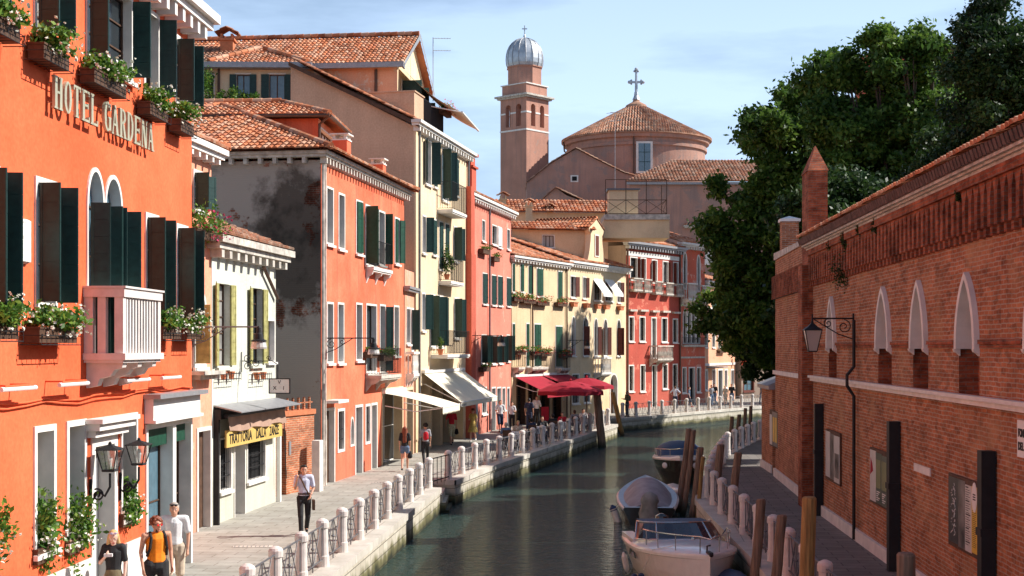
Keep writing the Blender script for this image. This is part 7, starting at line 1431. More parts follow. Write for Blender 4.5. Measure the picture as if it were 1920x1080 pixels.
m.box(.05, x0, -b0 * .96, -b0 * .72, h0 - .05, h0 + .06); m.box(.05, x0, b0 * .72, b0 * .96, h0 - .05, h0 + .06); m.box(.0, .35, -b0 * .71, b0 * .71, h0 - .3, h0 + .02); m.box(.3, x0, -b0 * .71, b0 * .71, .25, .32); m.box(.5, .95, -b0 * .6, b0 * .6, .33, .7); m.build('cockpit', 'gelwhite', Rt)
m = MB(); pts0 = []; pts1 = []
for i in range(15):
    a = PI * (i / 14 - .5); y = b0 * .93 * math.sin(a); x = x0 + .10 + .8 * math.cos(a) ** .8 if abs(math.cos(a)) > .01 else x0 + .1; pts0.append((x, y, h0 + .10 + .07 * math.cos(a))); pts1.append((x - .55, y * .86, h0 + .44 + .05 * math.cos(a)))
m.add(pts0 + pts1, [(i, i + 1, 15 + i + 1, 15 + i) for i in range(14)]); wsn = m.build('windscreen', 'screen', Rt); m = MB(); m.tube(pts1, .022, 6); m.tube(pts0, .016, 6)
for i in (0, 4, 10, 14): m.tube([pts0[i], pts1[i]], .02, 6)
m.build('windscreen_frame', 'chrome', wsn)
m = MB(); m.add([(pts1[2][0], pts1[2][1], pts1[2][2]), (pts1[12][0], pts1[12][1], pts1[12][2]), (.5, .8, h0 + .42), (.5, -.8, h0 + .42)], [(0, 1, 2, 3)]); m.build('cockpit_cover', 'blue', Rt)
m = MB(); rail = []
for i in range(s0_ + 2, n - 1): r = st[i][-1]; rail.append((r[0] - .02, r[1] * .9, r[2] + .12 + .26 * min(1, (i - s0_ - 1) / 3)))
full = rail + [(st[-1][0][0] + .02, 0, st[-1][-1][2] + .34)] + [(p[0], -p[1], p[2]) for p in rail[::-1]]; m.tube(full, .017, 6)
for k in range(2, len(full) - 1, 3): p = full[k]; m.tube([p, (p[0] - .03, p[1] * .98, st[-1][-1][2] - .08)], .013, 5)
m.build('bow_rail', 'chrome', Rt)
m = MB()
for s in (1, -1): m.add([(x0 - .15, s * (b0 * .99 + .03), .52), (x0 + .75, s * (b0 * .99 + .03), .54), (x0 + .55, s * (b0 * .99 + .03), .66), (x0 - .1, s * (b0 * .99 + .03), .68)], [(0, 1, 2, 3)])
m.build('side_window', 'screen', Rt); m = MB(); m.box(Lc - .25, Lc + .10, -.04, .04, .99, 1.05); m.ball((Lc + .08, 0, 1.0), .05, 8); m.tube([(Lc - .3, 0, 1.0), (Lc - .3, 0, 1.14), (Lc - .24, .06, 1.16)], .02, 6); m.build('anchor_roller', 'iron', Rt); m = MB(); m.ball((Lc - 1.6, 0, 1.12), .05, 8); m.build('deck_light', 'chrome', Rt)
m = MB(); m.lathe([(.12, 0), (.17, .1), (.2, .55), (.16, .72), (.05, .78)], 10, (-.25, 0, .5)); m.box(-.3, -.12, -.06, .06, -.3, .6); m.build('outboard_motor', 'hullblack', Rt)
def fender(rt, x, y, z, ang, mat2='blue', r=.10, l=.5):
    m = MB(); m.lathe([(.02, -l / 2 - .06), (r * .7, -l / 2), (r, -l / 2 + .08), (r, l / 2 - .08)], 12); m.lathe([(r * 1.01, l / 2 - .14), (r * .98, l / 2 - .05), (r * .6, l / 2), (.02, l / 2 + .05)], 12, mi=1); return m.build('fender', ['gel', mat2], rt, (x, y, z), ang)
fender(Rt, 2.5, -1.20, .16, (R(80), 0, R(70)), r=.08, l=.36); fender(Rt, 3.0, -1.12, .22, (R(65), 0, R(60)), r=.08, l=.36); fender(Rt, 1.2, -1.19, .3, (R(12), R(5), 0), 'gel', .07, .4)
m = MB(); m.tube([(3.6, -.55, 1.02), (3.3, -.95, .9), (3.0, -1.1, .4)], .012, 5); m.build('rope', 'gel', Rt)
# --- open boat with tarpaulin, stern towards the viewer
ax, ay, cx2, cy2 = 4.18, 42.3, 4.72, 49.0; L2 = math.hypot(cx2 - ax, cy2 - ay); Rt = empty('open_boat', (ax, ay, WZ), math.atan2(cy2 - ay, cx2 - ax), 'open boat with pale blue gunwale under a domed grey tarpaulin', 'boat', 'boats moored on the canal')
st = hull(L2, 1.95, .55, .95, bowp=2.0, tail=.78); m = MB(); hull_mesh(m, st, 0, 1); m.build('hull', ['hullblack', 'gelwhite'], Rt)
m = MB(); n = len(st); k = 11
vs = []
for i in range(1, n):
    r = st[i][-1]; x, b, h = r[0], r[1], r[2]
    for s in (-1, 1): vs += [(x, s * b, h), (x, s * max(.0, b - .2), h - .03)]
m.add(vs, [(4 * i + a, 4 * i + a + 1, 4 * i + a + 5, 4 * i + a + 4) for i in range(n - 2) for a in (0, 2)]); m.add([(st[0][-1][0], -st[0][-1][1], st[0][-1][2]), (st[0][-1][0], st[0][-1][1], st[0][-1][2]), (.3, st[0][-1][1], .55), (.3, -st[0][-1][1], .55)], [(0, 1, 2, 3)]); m.build('gunwale', 'paleblue', Rt)
m = MB(); vs = []; rg = random.Random(3); i0, i1 = 1, 17
for i in range(i0, i1 + 1):
    r = st[i][-1]; t = (i - i0) / (i1 - i0); b = (r[1] - .15); H_ = .52 * math.sin(PI * min(1, t * 1.1 + .012)) ** .6 if t < .6 else .52 * (1 - ((t - .6) / .4) ** 2) * .95
    for j in range(k): s = j / (k - 1) * 2 - 1; vs.append((r[0], b * s, r[2] - .05 + max(.0, H_) * (1 - abs(s) ** 2.2) + .025 * math.sin(i * 1.7) * (1 - abs(s)) + rg.uniform(-.01, .01)))
m.add(vs, [(i * k + j, i * k + j + 1, (i + 1) * k + j + 1, (i + 1) * k + j) for i in range(i1 - i0) for j in range(k - 1)]); m.build('tarpaulin', 'tarp', Rt, smooth=True)
m = MB(); pr = [(.0, -.02), (.16, -.02), (.27, .3), (.30, .62), (.22, .92), (.26, 1.02), (.2, 1.2), (.08, 1.3), (.0, 1.32)]; m.lathe(pr, 11, (-.22, 0, -.25), sx=1.0, sy=1.05)
for v in range(len(m.v)): x, y, z = m.v[v]; w = 1 + .16 * math.sin(math.atan2(y, x + .22) * 5 + z * 4); m.v[v] = ((x + .22) * w - .22, y * w, z)
m.build('covered_outboard', 'tarpgrey', Rt, smooth=True); fender(Rt, .9, 1.02, .2, (R(-20), 0, 0), 'blue', .12, .6)
m = MB(); m.tube([(.4, .85, .6), (.6, 1.0, .5), (.85, 1.0, .4)], .012, 5); m.build('rope', 'gel', Rt)
# --- dark motor boat, bow towards the viewer
ax, ay, cx2, cy2 = 7.25, 60.5, 6.55, 54.0; L3 = math.hypot(cx2 - ax, cy2 - ay); Rt = empty('motor_boat', (ax, ay, WZ), math.atan2(cy2 - ay, cx2 - ax), 'black hulled motor boat with chrome rail and dark cover, bow facing the viewer', 'boat', 'boats moored on the canal')
st = hull(L3, 2.15, .85, 1.15, bowp=3.0, tail=.9, flare=.85); m = MB(); hull_mesh(m, st, 0, 1); m.build('hull', ['hullblack', 'gelwhite'], Rt); m = MB(); n = len(st); vs = []
for i in range(6, n):
    r = st[i][-1]
    for s in (-1, -.5, 0, .5, 1): vs.append((r[0], r[1] * s, r[2] + .06 * (1 - s * s)))
m.add(vs, [(i * 5 + j, i * 5 + j + 1, (i + 1) * 5 + j + 1, (i + 1) * 5 + j) for i in range(n - 7) for j in range(4)]); m.build('foredeck', 'gelwhite', Rt, smooth=True)
m = MB(); vs = []; k = 9
for i in range(7):
    t = i / 6; x = .4 + 3.2 * t; w = .98 - .12 * t ** 2; H_ = .5 * math.sin(PI * (.15 + .8 * t)) ** .5 if i < 6 else .04
    for j in range(k): a = PI * j / (k - 1); vs.append((x + (.2 if i == 6 else 0), -w * math.cos(a), 1.0 + H_ * math.sin(a)))
m.add(vs, [(i * k + j, i * k + j + 1, (i + 1) * k + j + 1, (i + 1) * k + j) for i in range(6) for j in range(k - 1)]); m.build('canopy', 'blue', Rt, smooth=True)
m = MB(); rail = [(st[i][-1][0], st[i][-1][1] * .95, st[i][-1][2] + .32) for i in range(9, n - 1)]; full = rail + [(st[-1][0][0], 0, 1.5)] + [(p[0], -p[1], p[2]) for p in rail[::-1]]; m.tube(full, .02, 6)
for k_ in range(0, len(full), 3): p = full[k_]; m.tube([p, (p[0], p[1], 1.05)], .015, 5)
m.build('bow_rail', 'chrome', Rt); m = MB()
for s in (-1, 1): m.T = Matrix.Translation((L3 - .75, s * .60, .78)) @ Matrix.Rotation(R(-58) * s, 4, 'Z') @ Matrix.Rotation(R(90), 4, 'X'); m.lathe([(.07, -.02), (.12, 0), (.07, .03)], 14)
m.T = None; m.build('hawse_ring', 'gelwhite', Rt)
# --- blue covered dinghy and white dinghy squeezed to the quay
for (ax, ay, cx2, cy2, bm, lb, mt) in ((4.78, 30.4, 4.72, 27.6, .85, 'little dinghy under a navy blue cover squeezed beside the cruiser bow', 'blue'), (5.75, 49.6, 5.55, 46.4, .95, 'pale white dinghy behind the pair of dark poles', 'gelwhite')):
    Lq = math.hypot(cx2 - ax, cy2 - ay); Rt = empty('dinghy', (ax, ay, WZ), math.atan2(cy2 - ay, cx2 - ax), lb, 'boat', 'boats moored on the canal'); st = hull(Lq, bm, .42, .55, n=12, bowp=2.2); m = MB(); hull_mesh(m, st); m.build('hull', mt if mt != 'blue' else 'gelwhite', Rt); vs = []
    for r in st:
        for s in (-1, -.6, 0, .6, 1): vs.append((r[-1][0], r[-1][1] * s * 1.02, r[-1][2] + .16 * (1 - s * s) + .01))
    m = MB(); m.add(vs, [(i * 5 + j, i * 5 + j + 1, (i + 1) * 5 + j + 1, (i + 1) * 5 + j) for i in range(12) for j in range(4)]); m.build('cover', mt, Rt, smooth=True)
# ================================================================ TREES
def tree(name, label, blobs, Y, trunk, mat, leaf=.2, dens=520, seed=0, group='trees behind the brick wall', extra=0.0):
    rg = np.random.default_rng(seed); base = Vector((trunk[0], trunk[1], 0)); rt = empty(name, base, 0, label, 'tree', group); V = []; Rn_ = []; m = MB(); rr = random.Random(seed); H0 = 3.2
    m.tube([(0, 0, -.2), (.1, .05, H0 * .5), (.05, .1, H0)], [.42, .34, .3], 10)
    for bi, b in enumerate(blobs):
        px, py, pr = b[:3]; dy = b[3] if len(b) > 3 else rr.uniform(-2, 2); Yb = Y + dy; c = at(px, py, Yb); r = pr * Yb / FPX; cl = max(10, int(6 + 4.2 * r * r)); n = int(dens * r * r * 6)
        cc = rg.normal(size=(cl, 3)); cc /= np.linalg.norm(cc, axis=1)[:, None]; cc *= (.35 + .65 * rg.random((cl, 1)) ** .6) * r * .92; cc *= np.where(rg.random((cl, 1)) < .3, 1.0 + .32 * rg.random((cl, 1)), 1.0); sg_ = (.13 + .14 * rg.random(cl)) * r ** .35
        idx = rg.integers(0, cl, n); d = rg.normal(size=(n, 3)); p = cc[idx] + d * sg_[idx][:, None] * 1.25 * np.array([1, 1, .7]); tone = rg.random(cl) * .5
        o = rg.normal(size=(n, 3)); o[:, 2] += .55; o /= np.linalg.norm(o, axis=1)[:, None]; a = np.cross(o, rg.normal(size=(n, 3))); a /= np.linalg.norm(a, axis=1)[:, None]; e = np.cross(o, a); s = leaf * (.55 + .9 * rg.random((n, 1))) ; P_ = p + np.array([c.x - base.x, c.y - base.y, c.z])
        V.append(np.stack([P_ - a * s * .6, P_ + e * s * .32, P_ + a * s * .6, P_ - e * s * .32], axis=1).reshape(-1, 3)); Rn_.append(np.clip(tone[idx] + rg.random(n) * .5, 0, 1))
        e_ = Vector((c.x - base.x, c.y - base.y, c.z)); s_ = Vector((.05, .1, H0 * rr.uniform(.7, 1.0))); mid = s_.lerp(e_, .5) + Vector((rr.uniform(-.6, .6), rr.uniform(-.6, .6), rr.uniform(-.3, .9))); m.tube([s_, s_.lerp(mid, .5) + Vector((0, 0, .3)), mid, mid.lerp(e_, .6), e_], [.2, .15, .11, .07, .03], 7)
        for q in range(5): k_ = cc[rr.randrange(cl)]; m.tube([mid.lerp(e_, rr.uniform(.3, .9)), e_ + Vector(k_) * .5 + Vector((0, 0, .1)), e_ + Vector(k_)], [.05, .035, .015], 5)
    leaf_object('crown', mat, np.concatenate(V), np.concatenate(Rn_), rt); m.build('trunk', 'bark', rt); return rt
tree('broadleaf_tree', 'broad leafy tree spilling over the far end of the brick wall', [(1455, 235, 62), (1510, 205, 62), (1425, 330, 72), (1500, 330, 90), (1375, 445, 58), (1440, 450, 85), (1345, 585, 42), (1400, 590, 70), (1335, 420, 28), (1530, 440, 90), (1450, 560, 80), (1418, 250, 34), (1345, 345, 22), (1400, 520, 60), (1470, 640, 60)], 74, (15.5, 75), 'leafmid', .24, 330, 1)
tree('broadleaf_tree', 'tallest bright green tree behind the middle of the brick wall', [(1560, 175, 72), (1640, 115, 62), (1700, 120, 58), (1750, 110, 40), (1600, 270, 95), (1700, 220, 95), (1780, 220, 70), (1640, 360, 100), (1740, 340, 90), (1560, 380, 80), (1580, 450, 80), (1590, 140, 30), (1660, 80, 34), (1720, 78, 30)], 66, (19.5, 67), 'leafmid', .22, 330, 2)
tree('evergreen_oak', 'dark dense evergreen rising at the upper right corner', [(1850, 110, 80), (1900, 60, 85), (1870, 210, 100), (1800, 300, 85), (1920, 280, 90), (1830, 40, 40), (1960, 160, 90), (1760, 360, 80), (1850, 330, 70)], 50, (18.0, 51), 'leafdark', .15, 620, 3)
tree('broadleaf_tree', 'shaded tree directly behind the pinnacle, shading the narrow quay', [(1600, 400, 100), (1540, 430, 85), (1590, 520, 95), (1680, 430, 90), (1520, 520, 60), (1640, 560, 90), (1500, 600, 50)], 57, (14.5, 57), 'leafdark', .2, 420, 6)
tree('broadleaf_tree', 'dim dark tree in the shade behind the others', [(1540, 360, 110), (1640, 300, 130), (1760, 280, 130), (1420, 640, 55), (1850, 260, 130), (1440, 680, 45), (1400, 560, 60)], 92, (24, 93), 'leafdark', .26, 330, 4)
Rw = Seg((27, 96), (19.2, 62)); Rw.root.name = 'far_house'; tag(Rw.root, 'plain long house added unseen behind the trees to shade the far right quay', 'house', 'houses behind the canal front')  # unseen house added to block the sun from the far right quay posts
for i in range(8):
    for j in range(2): window(Rw, 0, 0, 0, 0, None, uz=(1.5 + 4 * i, 2.6 + 4 * i, 1.3 + 4 * j, 3.3 + 4 * j), fr='stonedirty', fw=.1, mull=(0, 0))
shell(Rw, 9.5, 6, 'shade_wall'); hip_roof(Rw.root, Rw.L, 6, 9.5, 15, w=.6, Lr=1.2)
# ornamental red wall far behind, peeking through the trees
Fh = Fac('far_house', (30.2, 112), (36.5, 113), 'dull red house top peeking out between the tall trees', 'house', 'houses behind the canal front'); shell(Fh, CH + (HY - 82) / FPX * 112, 6, 'rosedark')
# ================================================================ PEOPLE
M['skin'] = plain('tanned_skin', (.62, .33, .22), .55, var=.06); M['skinlight'] = plain('fair_skin', (.72, .46, .36), .55, var=.05)
for n_, c_ in (('cl_black', (.02, .02, .022)), ('cl_white', (.80, .80, .80)), ('cl_pale', (.62, .64, .78)), ('cl_orange', (.85, .24, .01)), ('cl_red', (.55, .015, .03)), ('cl_khaki', (.36, .30, .21)), ('cl_beige', (.55, .45, .34)), ('cl_navy', (.03, .04, .08)), ('cl_denim', (.12, .18, .28)), ('cl_yellow', (.75, .50, .14)), ('cl_grey', (.32, .33, .36)), ('cl_lilac', (.5, .45, .62)), ('cl_pinkbag', (.75, .08, .25)), ('cl_olive', (.16, .13, .07)),
               ('hair_black', (.015, .012, .01)), ('hair_brown', (.10, .045, .02)), ('hair_red', (.20, .05, .02)), ('hair_blond', (.62, .42, .18)), ('hair_grey', (.45, .40, .35))): M[n_] = plain(n_, c_, .8 if n_[:2] == 'cl' else .55, var=.14, scale=14, bump=.25)
M['cloth_check'] = plain('checked_cotton', (.5, .46, .3), .85, var=.45, scale=22)
M['lens_red'] = plain('red_mirror_lens', (.8, .03, .02), .1, var=.1, spec=.9)
def capsule(mb, p, q, r0, r1, n=10, flat=1.0, ax=None):
    p, q = Vector(p), Vector(q); t = (q - p); L_ = t.length; t = t.normalized() if L_ > 1e-6 else Vector((0, 0, 1)); rot = t.to_track_quat('Z', 'Y').to_matrix() if ax is None else ax
    vs = []; rings = []
    for a in (-80, -50, -20): rings.append((r0 * math.cos(R(a)), r0 * math.sin(R(a))))
    for a in (20, 50, 80): rings.append((r1 * math.cos(R(a)), L_ + r1 * math.sin(R(a))))
    for r, z in rings:
        for k in range(n): th = 2 * PI * k / n; vs.append(p + rot @ Vector((r * math.cos(th), r * math.sin(th) * flat, z)))
    K_ = len(rings); fs = [(i * n + k, i * n + (k + 1) % n, (i + 1) * n + (k + 1) % n, (i + 1) * n + k) for i in range(K_ - 1) for k in range(n)] + [tuple(range(n))[::-1], tuple(range((K_ - 1) * n, K_ * n))]
    mb.add(vs, fs)
def fuse(mb, name, mat, parent, vox=.014, smooth=3, fac=.5):
    """one continuous skin grown over overlapping tapered volumes"""
    me = mb.mesh(name + '_src', mat); o = bpy.data.objects.new('tmp', me); COL.objects.link(o); r = o.modifiers.new('r', 'REMESH'); r.mode = 'VOXEL'; r.voxel_size = vox; r.use_smooth_shade = True; s = o.modifiers.new('s', 'SMOOTH'); s.iterations = smooth; s.factor = fac
    dg = bpy.context.evaluated_depsgraph_get(); nm = bpy.data.meshes.new_from_object(o.evaluated_get(dg)); bpy.data.objects.remove(o); nm.name = name; nm.materials.clear(); nm.materials.append(M[mat]); 
    for p in nm.polygons: p.material_index = 0
    return link(name, nm, parent)
def ell(mb, c, r, n=12, rot=None): mb.ball(c, 1.0, n, sc=r, rot=rot)
def person(loc, heading, label, h=1.75, skin='skin', top=('cl_white', 'short'), legs=('cl_black', 'trousers'), hair=('hair_brown', 'short'), pose='walk', arms=None, female=False, shoes='cl_black', extras=None, vox=.02, head_yaw=0, head_pitch=0, lean=0, group='people on the quays', stout=1.0, ph=1):
    """local frame: +y is forward, +x the person's right; built 1.75 tall then scaled"""
    rt = empty('person', loc, heading, label, 'person', group); k = h / 1.75; rt.scale = (k, k, k); sit = pose == 'sit'
    hz = .93 if not sit else .47; sw = (.185 if not female else .155) * stout; hw = .09 * (1.05 if female else 1) * stout; s = ph
    hipR, hipL = Vector((hw, 0, hz - .03)), Vector((-hw, 0, hz - .03))
    if pose == 'walk': kR, kL, aR, aL = Vector((hw, .13 * s + .02, hz - .44)), Vector((-hw, -.04 * s + .06, hz - .46)), Vector((hw - .01, .22 * s, .09 if s > 0 else .14)), Vector((-hw + .01, -.27 * s + .0, .15 if s > 0 else .09))
    elif pose == 'stand': kR, kL, aR, aL = Vector((hw + .02, .02, .48)), Vector((-hw - .02, .03, .48)), Vector((hw + .03, -.02, .08)), Vector((-hw - .03, .0, .08))
    else: kR, kL, aR, aL = Vector((hw + .03, .42, hz + .0)), Vector((-hw - .03, .43, hz + .0)), Vector((hw + .03, .42, .08)), Vector((-hw - .03, .36, .08))
    ch_ = Vector((0, lean * .30, hz + .36)); nk = Vector((0, lean * .45 - .01, hz + .53)); wt = Vector((0, lean * .1, hz + .14))
    shR, shL = ch_ + Vector((sw * .96, 0, .125)), ch_ + Vector((-sw * .96, 0, .125)); hd = nk + Vector((0, .035, .125))
    A = {'hang': (Vector((.05, -.02, -.28)), Vector((.04, .06, -.54))), 'swingf': (Vector((.04, .08, -.27)), Vector((.0, .24, -.46))), 'swingb': (Vector((.06, -.13, -.25)), Vector((.07, -.18, -.50))), 'bend': (Vector((.07, .0, -.27)), Vector((-.02, .24, -.24))), 'face': (Vector((.04, .06, -.26)), Vector((.0, .22, -.02))), 'phone': (Vector((.07, .02, -.26)), Vector((-.05, .22, -.12))), 'akimbo': (Vector((.20, -.08, -.22)), Vector((.02, .0, -.36))), 'strap': (Vector((.05, -.02, -.28)), Vector((-.03, .14, -.44)))}
    arms = arms or (('swingf', 'swingb') if s < 0 else ('swingb', 'swingf')); el = []; 
    for side, (S_, nm) in zip((1, -1), ((shR, arms[0]), (shL, arms[1]))): e, w = A[nm]; el.append((S_, S_ + Vector((e.x * side, e.y, e.z)), S_ + Vector((w.x * side, w.y, w.z))))
    b = MB(); bw = stout
    for (hp, kn, an) in ((hipR, kR, aR), (hipL, kL, aL)):
        capsule(b, hp, kn, .082 * bw, .052); capsule(b, kn, kn.lerp(an, .35), .05, .055); capsule(b, kn.lerp(an, .3), an, .055, .034)
    capsule(b, (0, 0, hz), wt, .135 * bw, .12 * bw, flat=.75); capsule(b, wt, ch_, .12 * bw, .15 * bw, flat=.7); capsule(b, shR.lerp(shL, .08), shL.lerp(shR, .08), .06, .06); capsule(b, ch_ + Vector((0, 0, .08)), hd - Vector((0, .01, .05)), .065, .052)
    hr = Matrix.Rotation(R(head_yaw), 3, 'Z') @ Matrix.Rotation(R(-head_pitch), 3, 'X'); HP = lambda x, y, z: hd + hr @ Vector((x, y, z))
    ell(b, HP(0, -.01, .02), (.080, .097, .102), 14, hr); ell(b, HP(0, .022, -.055), (.056, .062, .064), 12, hr); capsule(b, HP(0, .078, .02), HP(0, .098, -.022), .010, .016, 8); ell(b, HP(0, .078, -.055), (.024, .012, .007), 8, hr); ell(b, HP(0, .07, -.066), (.02, .012, .008), 8, hr); ell(b, HP(0, .062, -.098), (.022, .02, .016), 8, hr)
    ell(b, HP(0, .07, .035), (.045, .018, .012), 8, hr)
    for sd in (1, -1): ell(b, HP(sd * .076, -.008, -.008), (.010, .02, .032), 8, hr)
    for (S_, E, Wr), sd in zip(el, (1, -1)):
        capsule(b, S_, E, .047 * bw, .038); capsule(b, E, Wr, .038, .025); d = (Wr - E).normalized(); fwd = Vector((0, 1, 0)); lat = d.cross(fwd).normalized() if abs(d.y) < .95 else Vector((1, 0, 0)); pal = Wr + d * .05
        capsule(b, Wr, pal + d * .035, .026, .036, 8, .6)
        fr_ = vox if vox < .012 else .011; nrm = lat.cross(d).normalized()
        for fi in range(4): o_ = (fi - 1.5) * .019; f0 = pal + nrm * o_ + d * .03; f1 = f0 + d * (.04 - .004 * abs(fi - 1.2)) + lat * sd * -.012; f2 = f1 + d * .026 + lat * sd * -.022; capsule(b, f0, f1, .0095, .0088, 6); capsule(b, f1, f2, .0088, .0075, 6)
        t0 = Wr + d * .025 + nrm * .025; capsule(b, t0, t0 + d * .04 + nrm * .028, .011, .0095, 6); capsule(b, t0 + d * .04 + nrm * .028, t0 + d * .07 + nrm * .026, .0095, .008, 6)
    for an in (aR, aL): capsule(b, an, an + Vector((0, .1, -.055)), .035, .028)
    body = fuse(b, 'body', skin, rt, vox, 2)
    # ---- clothes
    t = MB(); g = .018
    if top:
        cm, ck = top; capsule(t, (0, 0, hz + .10), wt, .15 * bw, .135 * bw, flat=.78); capsule(t, wt, ch_, .137 * bw, .165 * bw, flat=.73)
        if ck == 'tank': 
            for sd in (1, -1): capsule(t, ch_ + Vector((sd * .11, 0, .0)), ch_ + Vector((sd * .10, -.005, .155)), .06, .036, flat=1.2)
            capsule(t, ch_ + Vector((-.07, -.02, .02)), ch_ + Vector((.07, -.02, .02)), .12, .12, flat=1)
        else:
            capsule(t, shR.lerp(shL, .06), shL.lerp(shR, .06), .077, .077); capsule(t, ch_, nk - Vector((0, 0, .06)), .13, .075, flat=.8)
            for (S_, E, Wr) in el:
                f = {'short': .72, 'long': 1.0, 'dress': .5}.get(ck, .72); capsule(t, S_, S_.lerp(E, f), .063 * bw, .062 * bw)
                if ck == 'long': capsule(t, E, E.lerp(Wr, .93), .055, .04)
        if ck == 'dress':
            for i in range(6): z0 = hz + .1 - i * .085; w = .15 + .022 * i; t.lathe([(w, 0), (w + .02, -.1)], 14, (0, .01 * i, z0), sy=.8)
        fuse(t, 'dress' if ck == 'dress' else 'shirt', cm, rt, vox, 3)
    if legs:
        lm, lk = legs; t = MB(); f = {'trousers': 1.0, 'shorts': .55, 'mini': .35, 'skirt': 0}[lk]; capsule(t, (0, 0, hz - .01), (0, 0, hz + .06), .148 * bw, .142 * bw, flat=.78)
        for (hp, kn, an) in ((hipR, kR, aR), (hipL, kL, aL)):
            if lk == 'trousers': capsule(t, hp, kn, .098 * bw, .072); capsule(t, kn, kn.lerp(an, .93), .07, .06)
            elif lk == 'shorts': capsule(t, hp, kn.lerp(an, .05), .105 * bw, .088)
            elif lk == 'mini': capsule(t, hp, hp.lerp(kn, .35), .1 * bw, .09)
        if lk == 'skirt': t.lathe([(.13, .1), (.16, 0), (.22, -.3), (.27, -.62)], 20, (0, 0, hz), sy=.85)
        fuse(t, {'skirt': 'skirt', 'trousers': 'trousers'}.get(lk, 'shorts'), lm, rt, vox, 3)
        if lk == 'trousers' and vox < .016: m = MB(); m.lathe([(.146 * bw, -.018), (.149 * bw, 0), (.146 * bw, .018)], 24, (0, 0, hz + .085), sy=.8); m.build('belt', 'wooddark', rt)
    for an, dd in ((aR, 0), (aL, 0)):
        t = MB(); capsule(t, an + Vector((0, -.04, -.045)), an + Vector((0, .12, -.055)), .042, .036, 8); t.build('shoe', shoes, rt, smooth=True)
    # ---- hair, face details
    hm, hk = hair; t = MB()
    if hk != 'none':
        ell(t, HP(0, -.032, .042), (.088, .096, .092), 14, hr)
        if hk == 'short': ell(t, HP(0, .025, .108), (.064, .05, .03), 10, hr); ell(t, HP(0, -.055, .0), (.08, .055, .08), 10, hr)
        if hk == 'curly':
            rg = random.Random(5)
            for i in range(60): a, c_ = rg.uniform(0, 2 * PI), rg.uniform(-.25, 1); rr = math.sqrt(max(0, 1 - c_ * c_)); q = Vector((rr * math.cos(a) * .105, rr * math.sin(a) * .11 - .03, c_ * .115 + .035)); 
            for i in range(90):
                a, c_ = rg.uniform(0, 2 * PI), rg.uniform(-.3, 1); rr = math.sqrt(max(0, 1 - c_ * c_)); q = (rr * math.cos(a) * .10, rr * math.sin(a) * .105 - .03, c_ * .11 + .04)
                if q[1] > .055 and q[2] < .07: continue
                ell(t, HP(*q), (.024, .024, .024), 6)
        if hk in ('long', 'longfront'):
            capsule(t, HP(0, -.07, .03), HP(0, -.12, -.42), .085, .085, flat=.5)
            for sd in (1, -1):
                y2 = .09 if hk == 'longfront' else -.03; q0, q1, q2 = HP(sd * .070, -.01, .03), HP(sd * .095, .03 if hk == 'longfront' else -.04, -.18), HP(sd * .095, y2 + .04, -.46); capsule(t, q0, q1, .032, .042); capsule(t, q1, q2, .042, .03)
        fuse(t, 'hair', hm, rt, min(vox, .014), 2)
    if vox < .016:
        t = MB()
        for sd in (1, -1): t.ball(HP(sd * .032, .070, .012), .012, 8); 
        t.build('eye_whites', 'cl_white', body); t = MB()
        for sd in (1, -1): t.ball(HP(sd * .032, .0795, .012), .0055, 6); t.bar(HP(sd * .018, .083, .034), HP(sd * .048, .076, .035), .006, .008)
        t.build('eyes_and_brows', hm, body); t = MB(); ell(t, HP(0, .088, -.061), (.022, .006, .005), 8, hr); t.build('lips', 'cl_red' if female else 'skin', body)
    J = dict(rt=rt, HP=HP, hd=hd, el=el, ch=ch_, wt=wt, hz=hz, sh=(shR, shL), hr=hr)
    if extras: extras(J)
    return J
CAMDIR = lambda p: math.atan2(-p[0], -(0 - p[1])) if False else 0
def face_cam(p, off=0):   # heading so that +y points at the viewer
    d = Vector((0 - p.x, 0 - p.y)); return math.atan2(d.y, d.x) - PI / 2 + R(off)
def band(J, pts, r, mat, name='strap', fl=3.0):
    m = MB(); m.tube(pts, r, 8); return m.build(name, mat, J['rt'])
# ---- the walking man in pale shirt
p = gnd(570, 1004)
def ex(J):
    c, w = J['ch'], J['wt']; m = MB(); pts = [c + Vector((.13, .02, .17)), c + Vector((.07, .125, .08)), w + Vector((-.03, .14, .08)), w + Vector((-.16, .05, -.14)), w + Vector((-.17, -.05, -.16))]; m.tube(pts, .018, 8); m.tube([c + Vector((.13, .02, .17)), c + Vector((.06, -.12, .1)), w + Vector((-.15, -.1, -.1))], .018, 8); m.build('bag_strap', 'hair_brown', J['rt'])
    m = MB(); m.box(-.22 - .04, -.20, -.15, .12, .62, .86); m.build('shoulder_bag', 'wooddark', J['rt']); m = MB(); e = J['el'][0][2]; m.box(e.x - .05, e.x - .02, e.y + .02, e.y + .05, e.z + .06, e.z + .2); m.build('telephone', 'cl_black', J['rt'])
    m = MB(); e = J['el'][1]; q = e[1].lerp(e[2], .88); m.lathe([(.031, -.012), (.033, 0), (.031, .012)], 12, tuple(q)); m.build('wristwatch', 'chrome', J['rt'])
    m = MB(); m.add([tuple(J['HP'](sx0 * .03, .055, -.1 )) for sx0 in (-1, 1)] + [tuple(J['HP'](.055, .075, -.16)), tuple(J['HP'](-.055, .075, -.16))], [(0, 1, 2, 3)]); m.build('collar', 'cl_pale', J['rt'])
person(p, face_cam(p, 4), 'person in pale blue shirt and black trousers with a shoulder bag walking towards the viewer', 1.76, 'skin', ('cl_pale', 'short'), ('cl_black', 'trousers'), ('hair_black', 'short'), 'walk', ('face', 'strap'), extras=ex, vox=.0105, head_pitch=6, group='people walking by the hotel', ph=1)
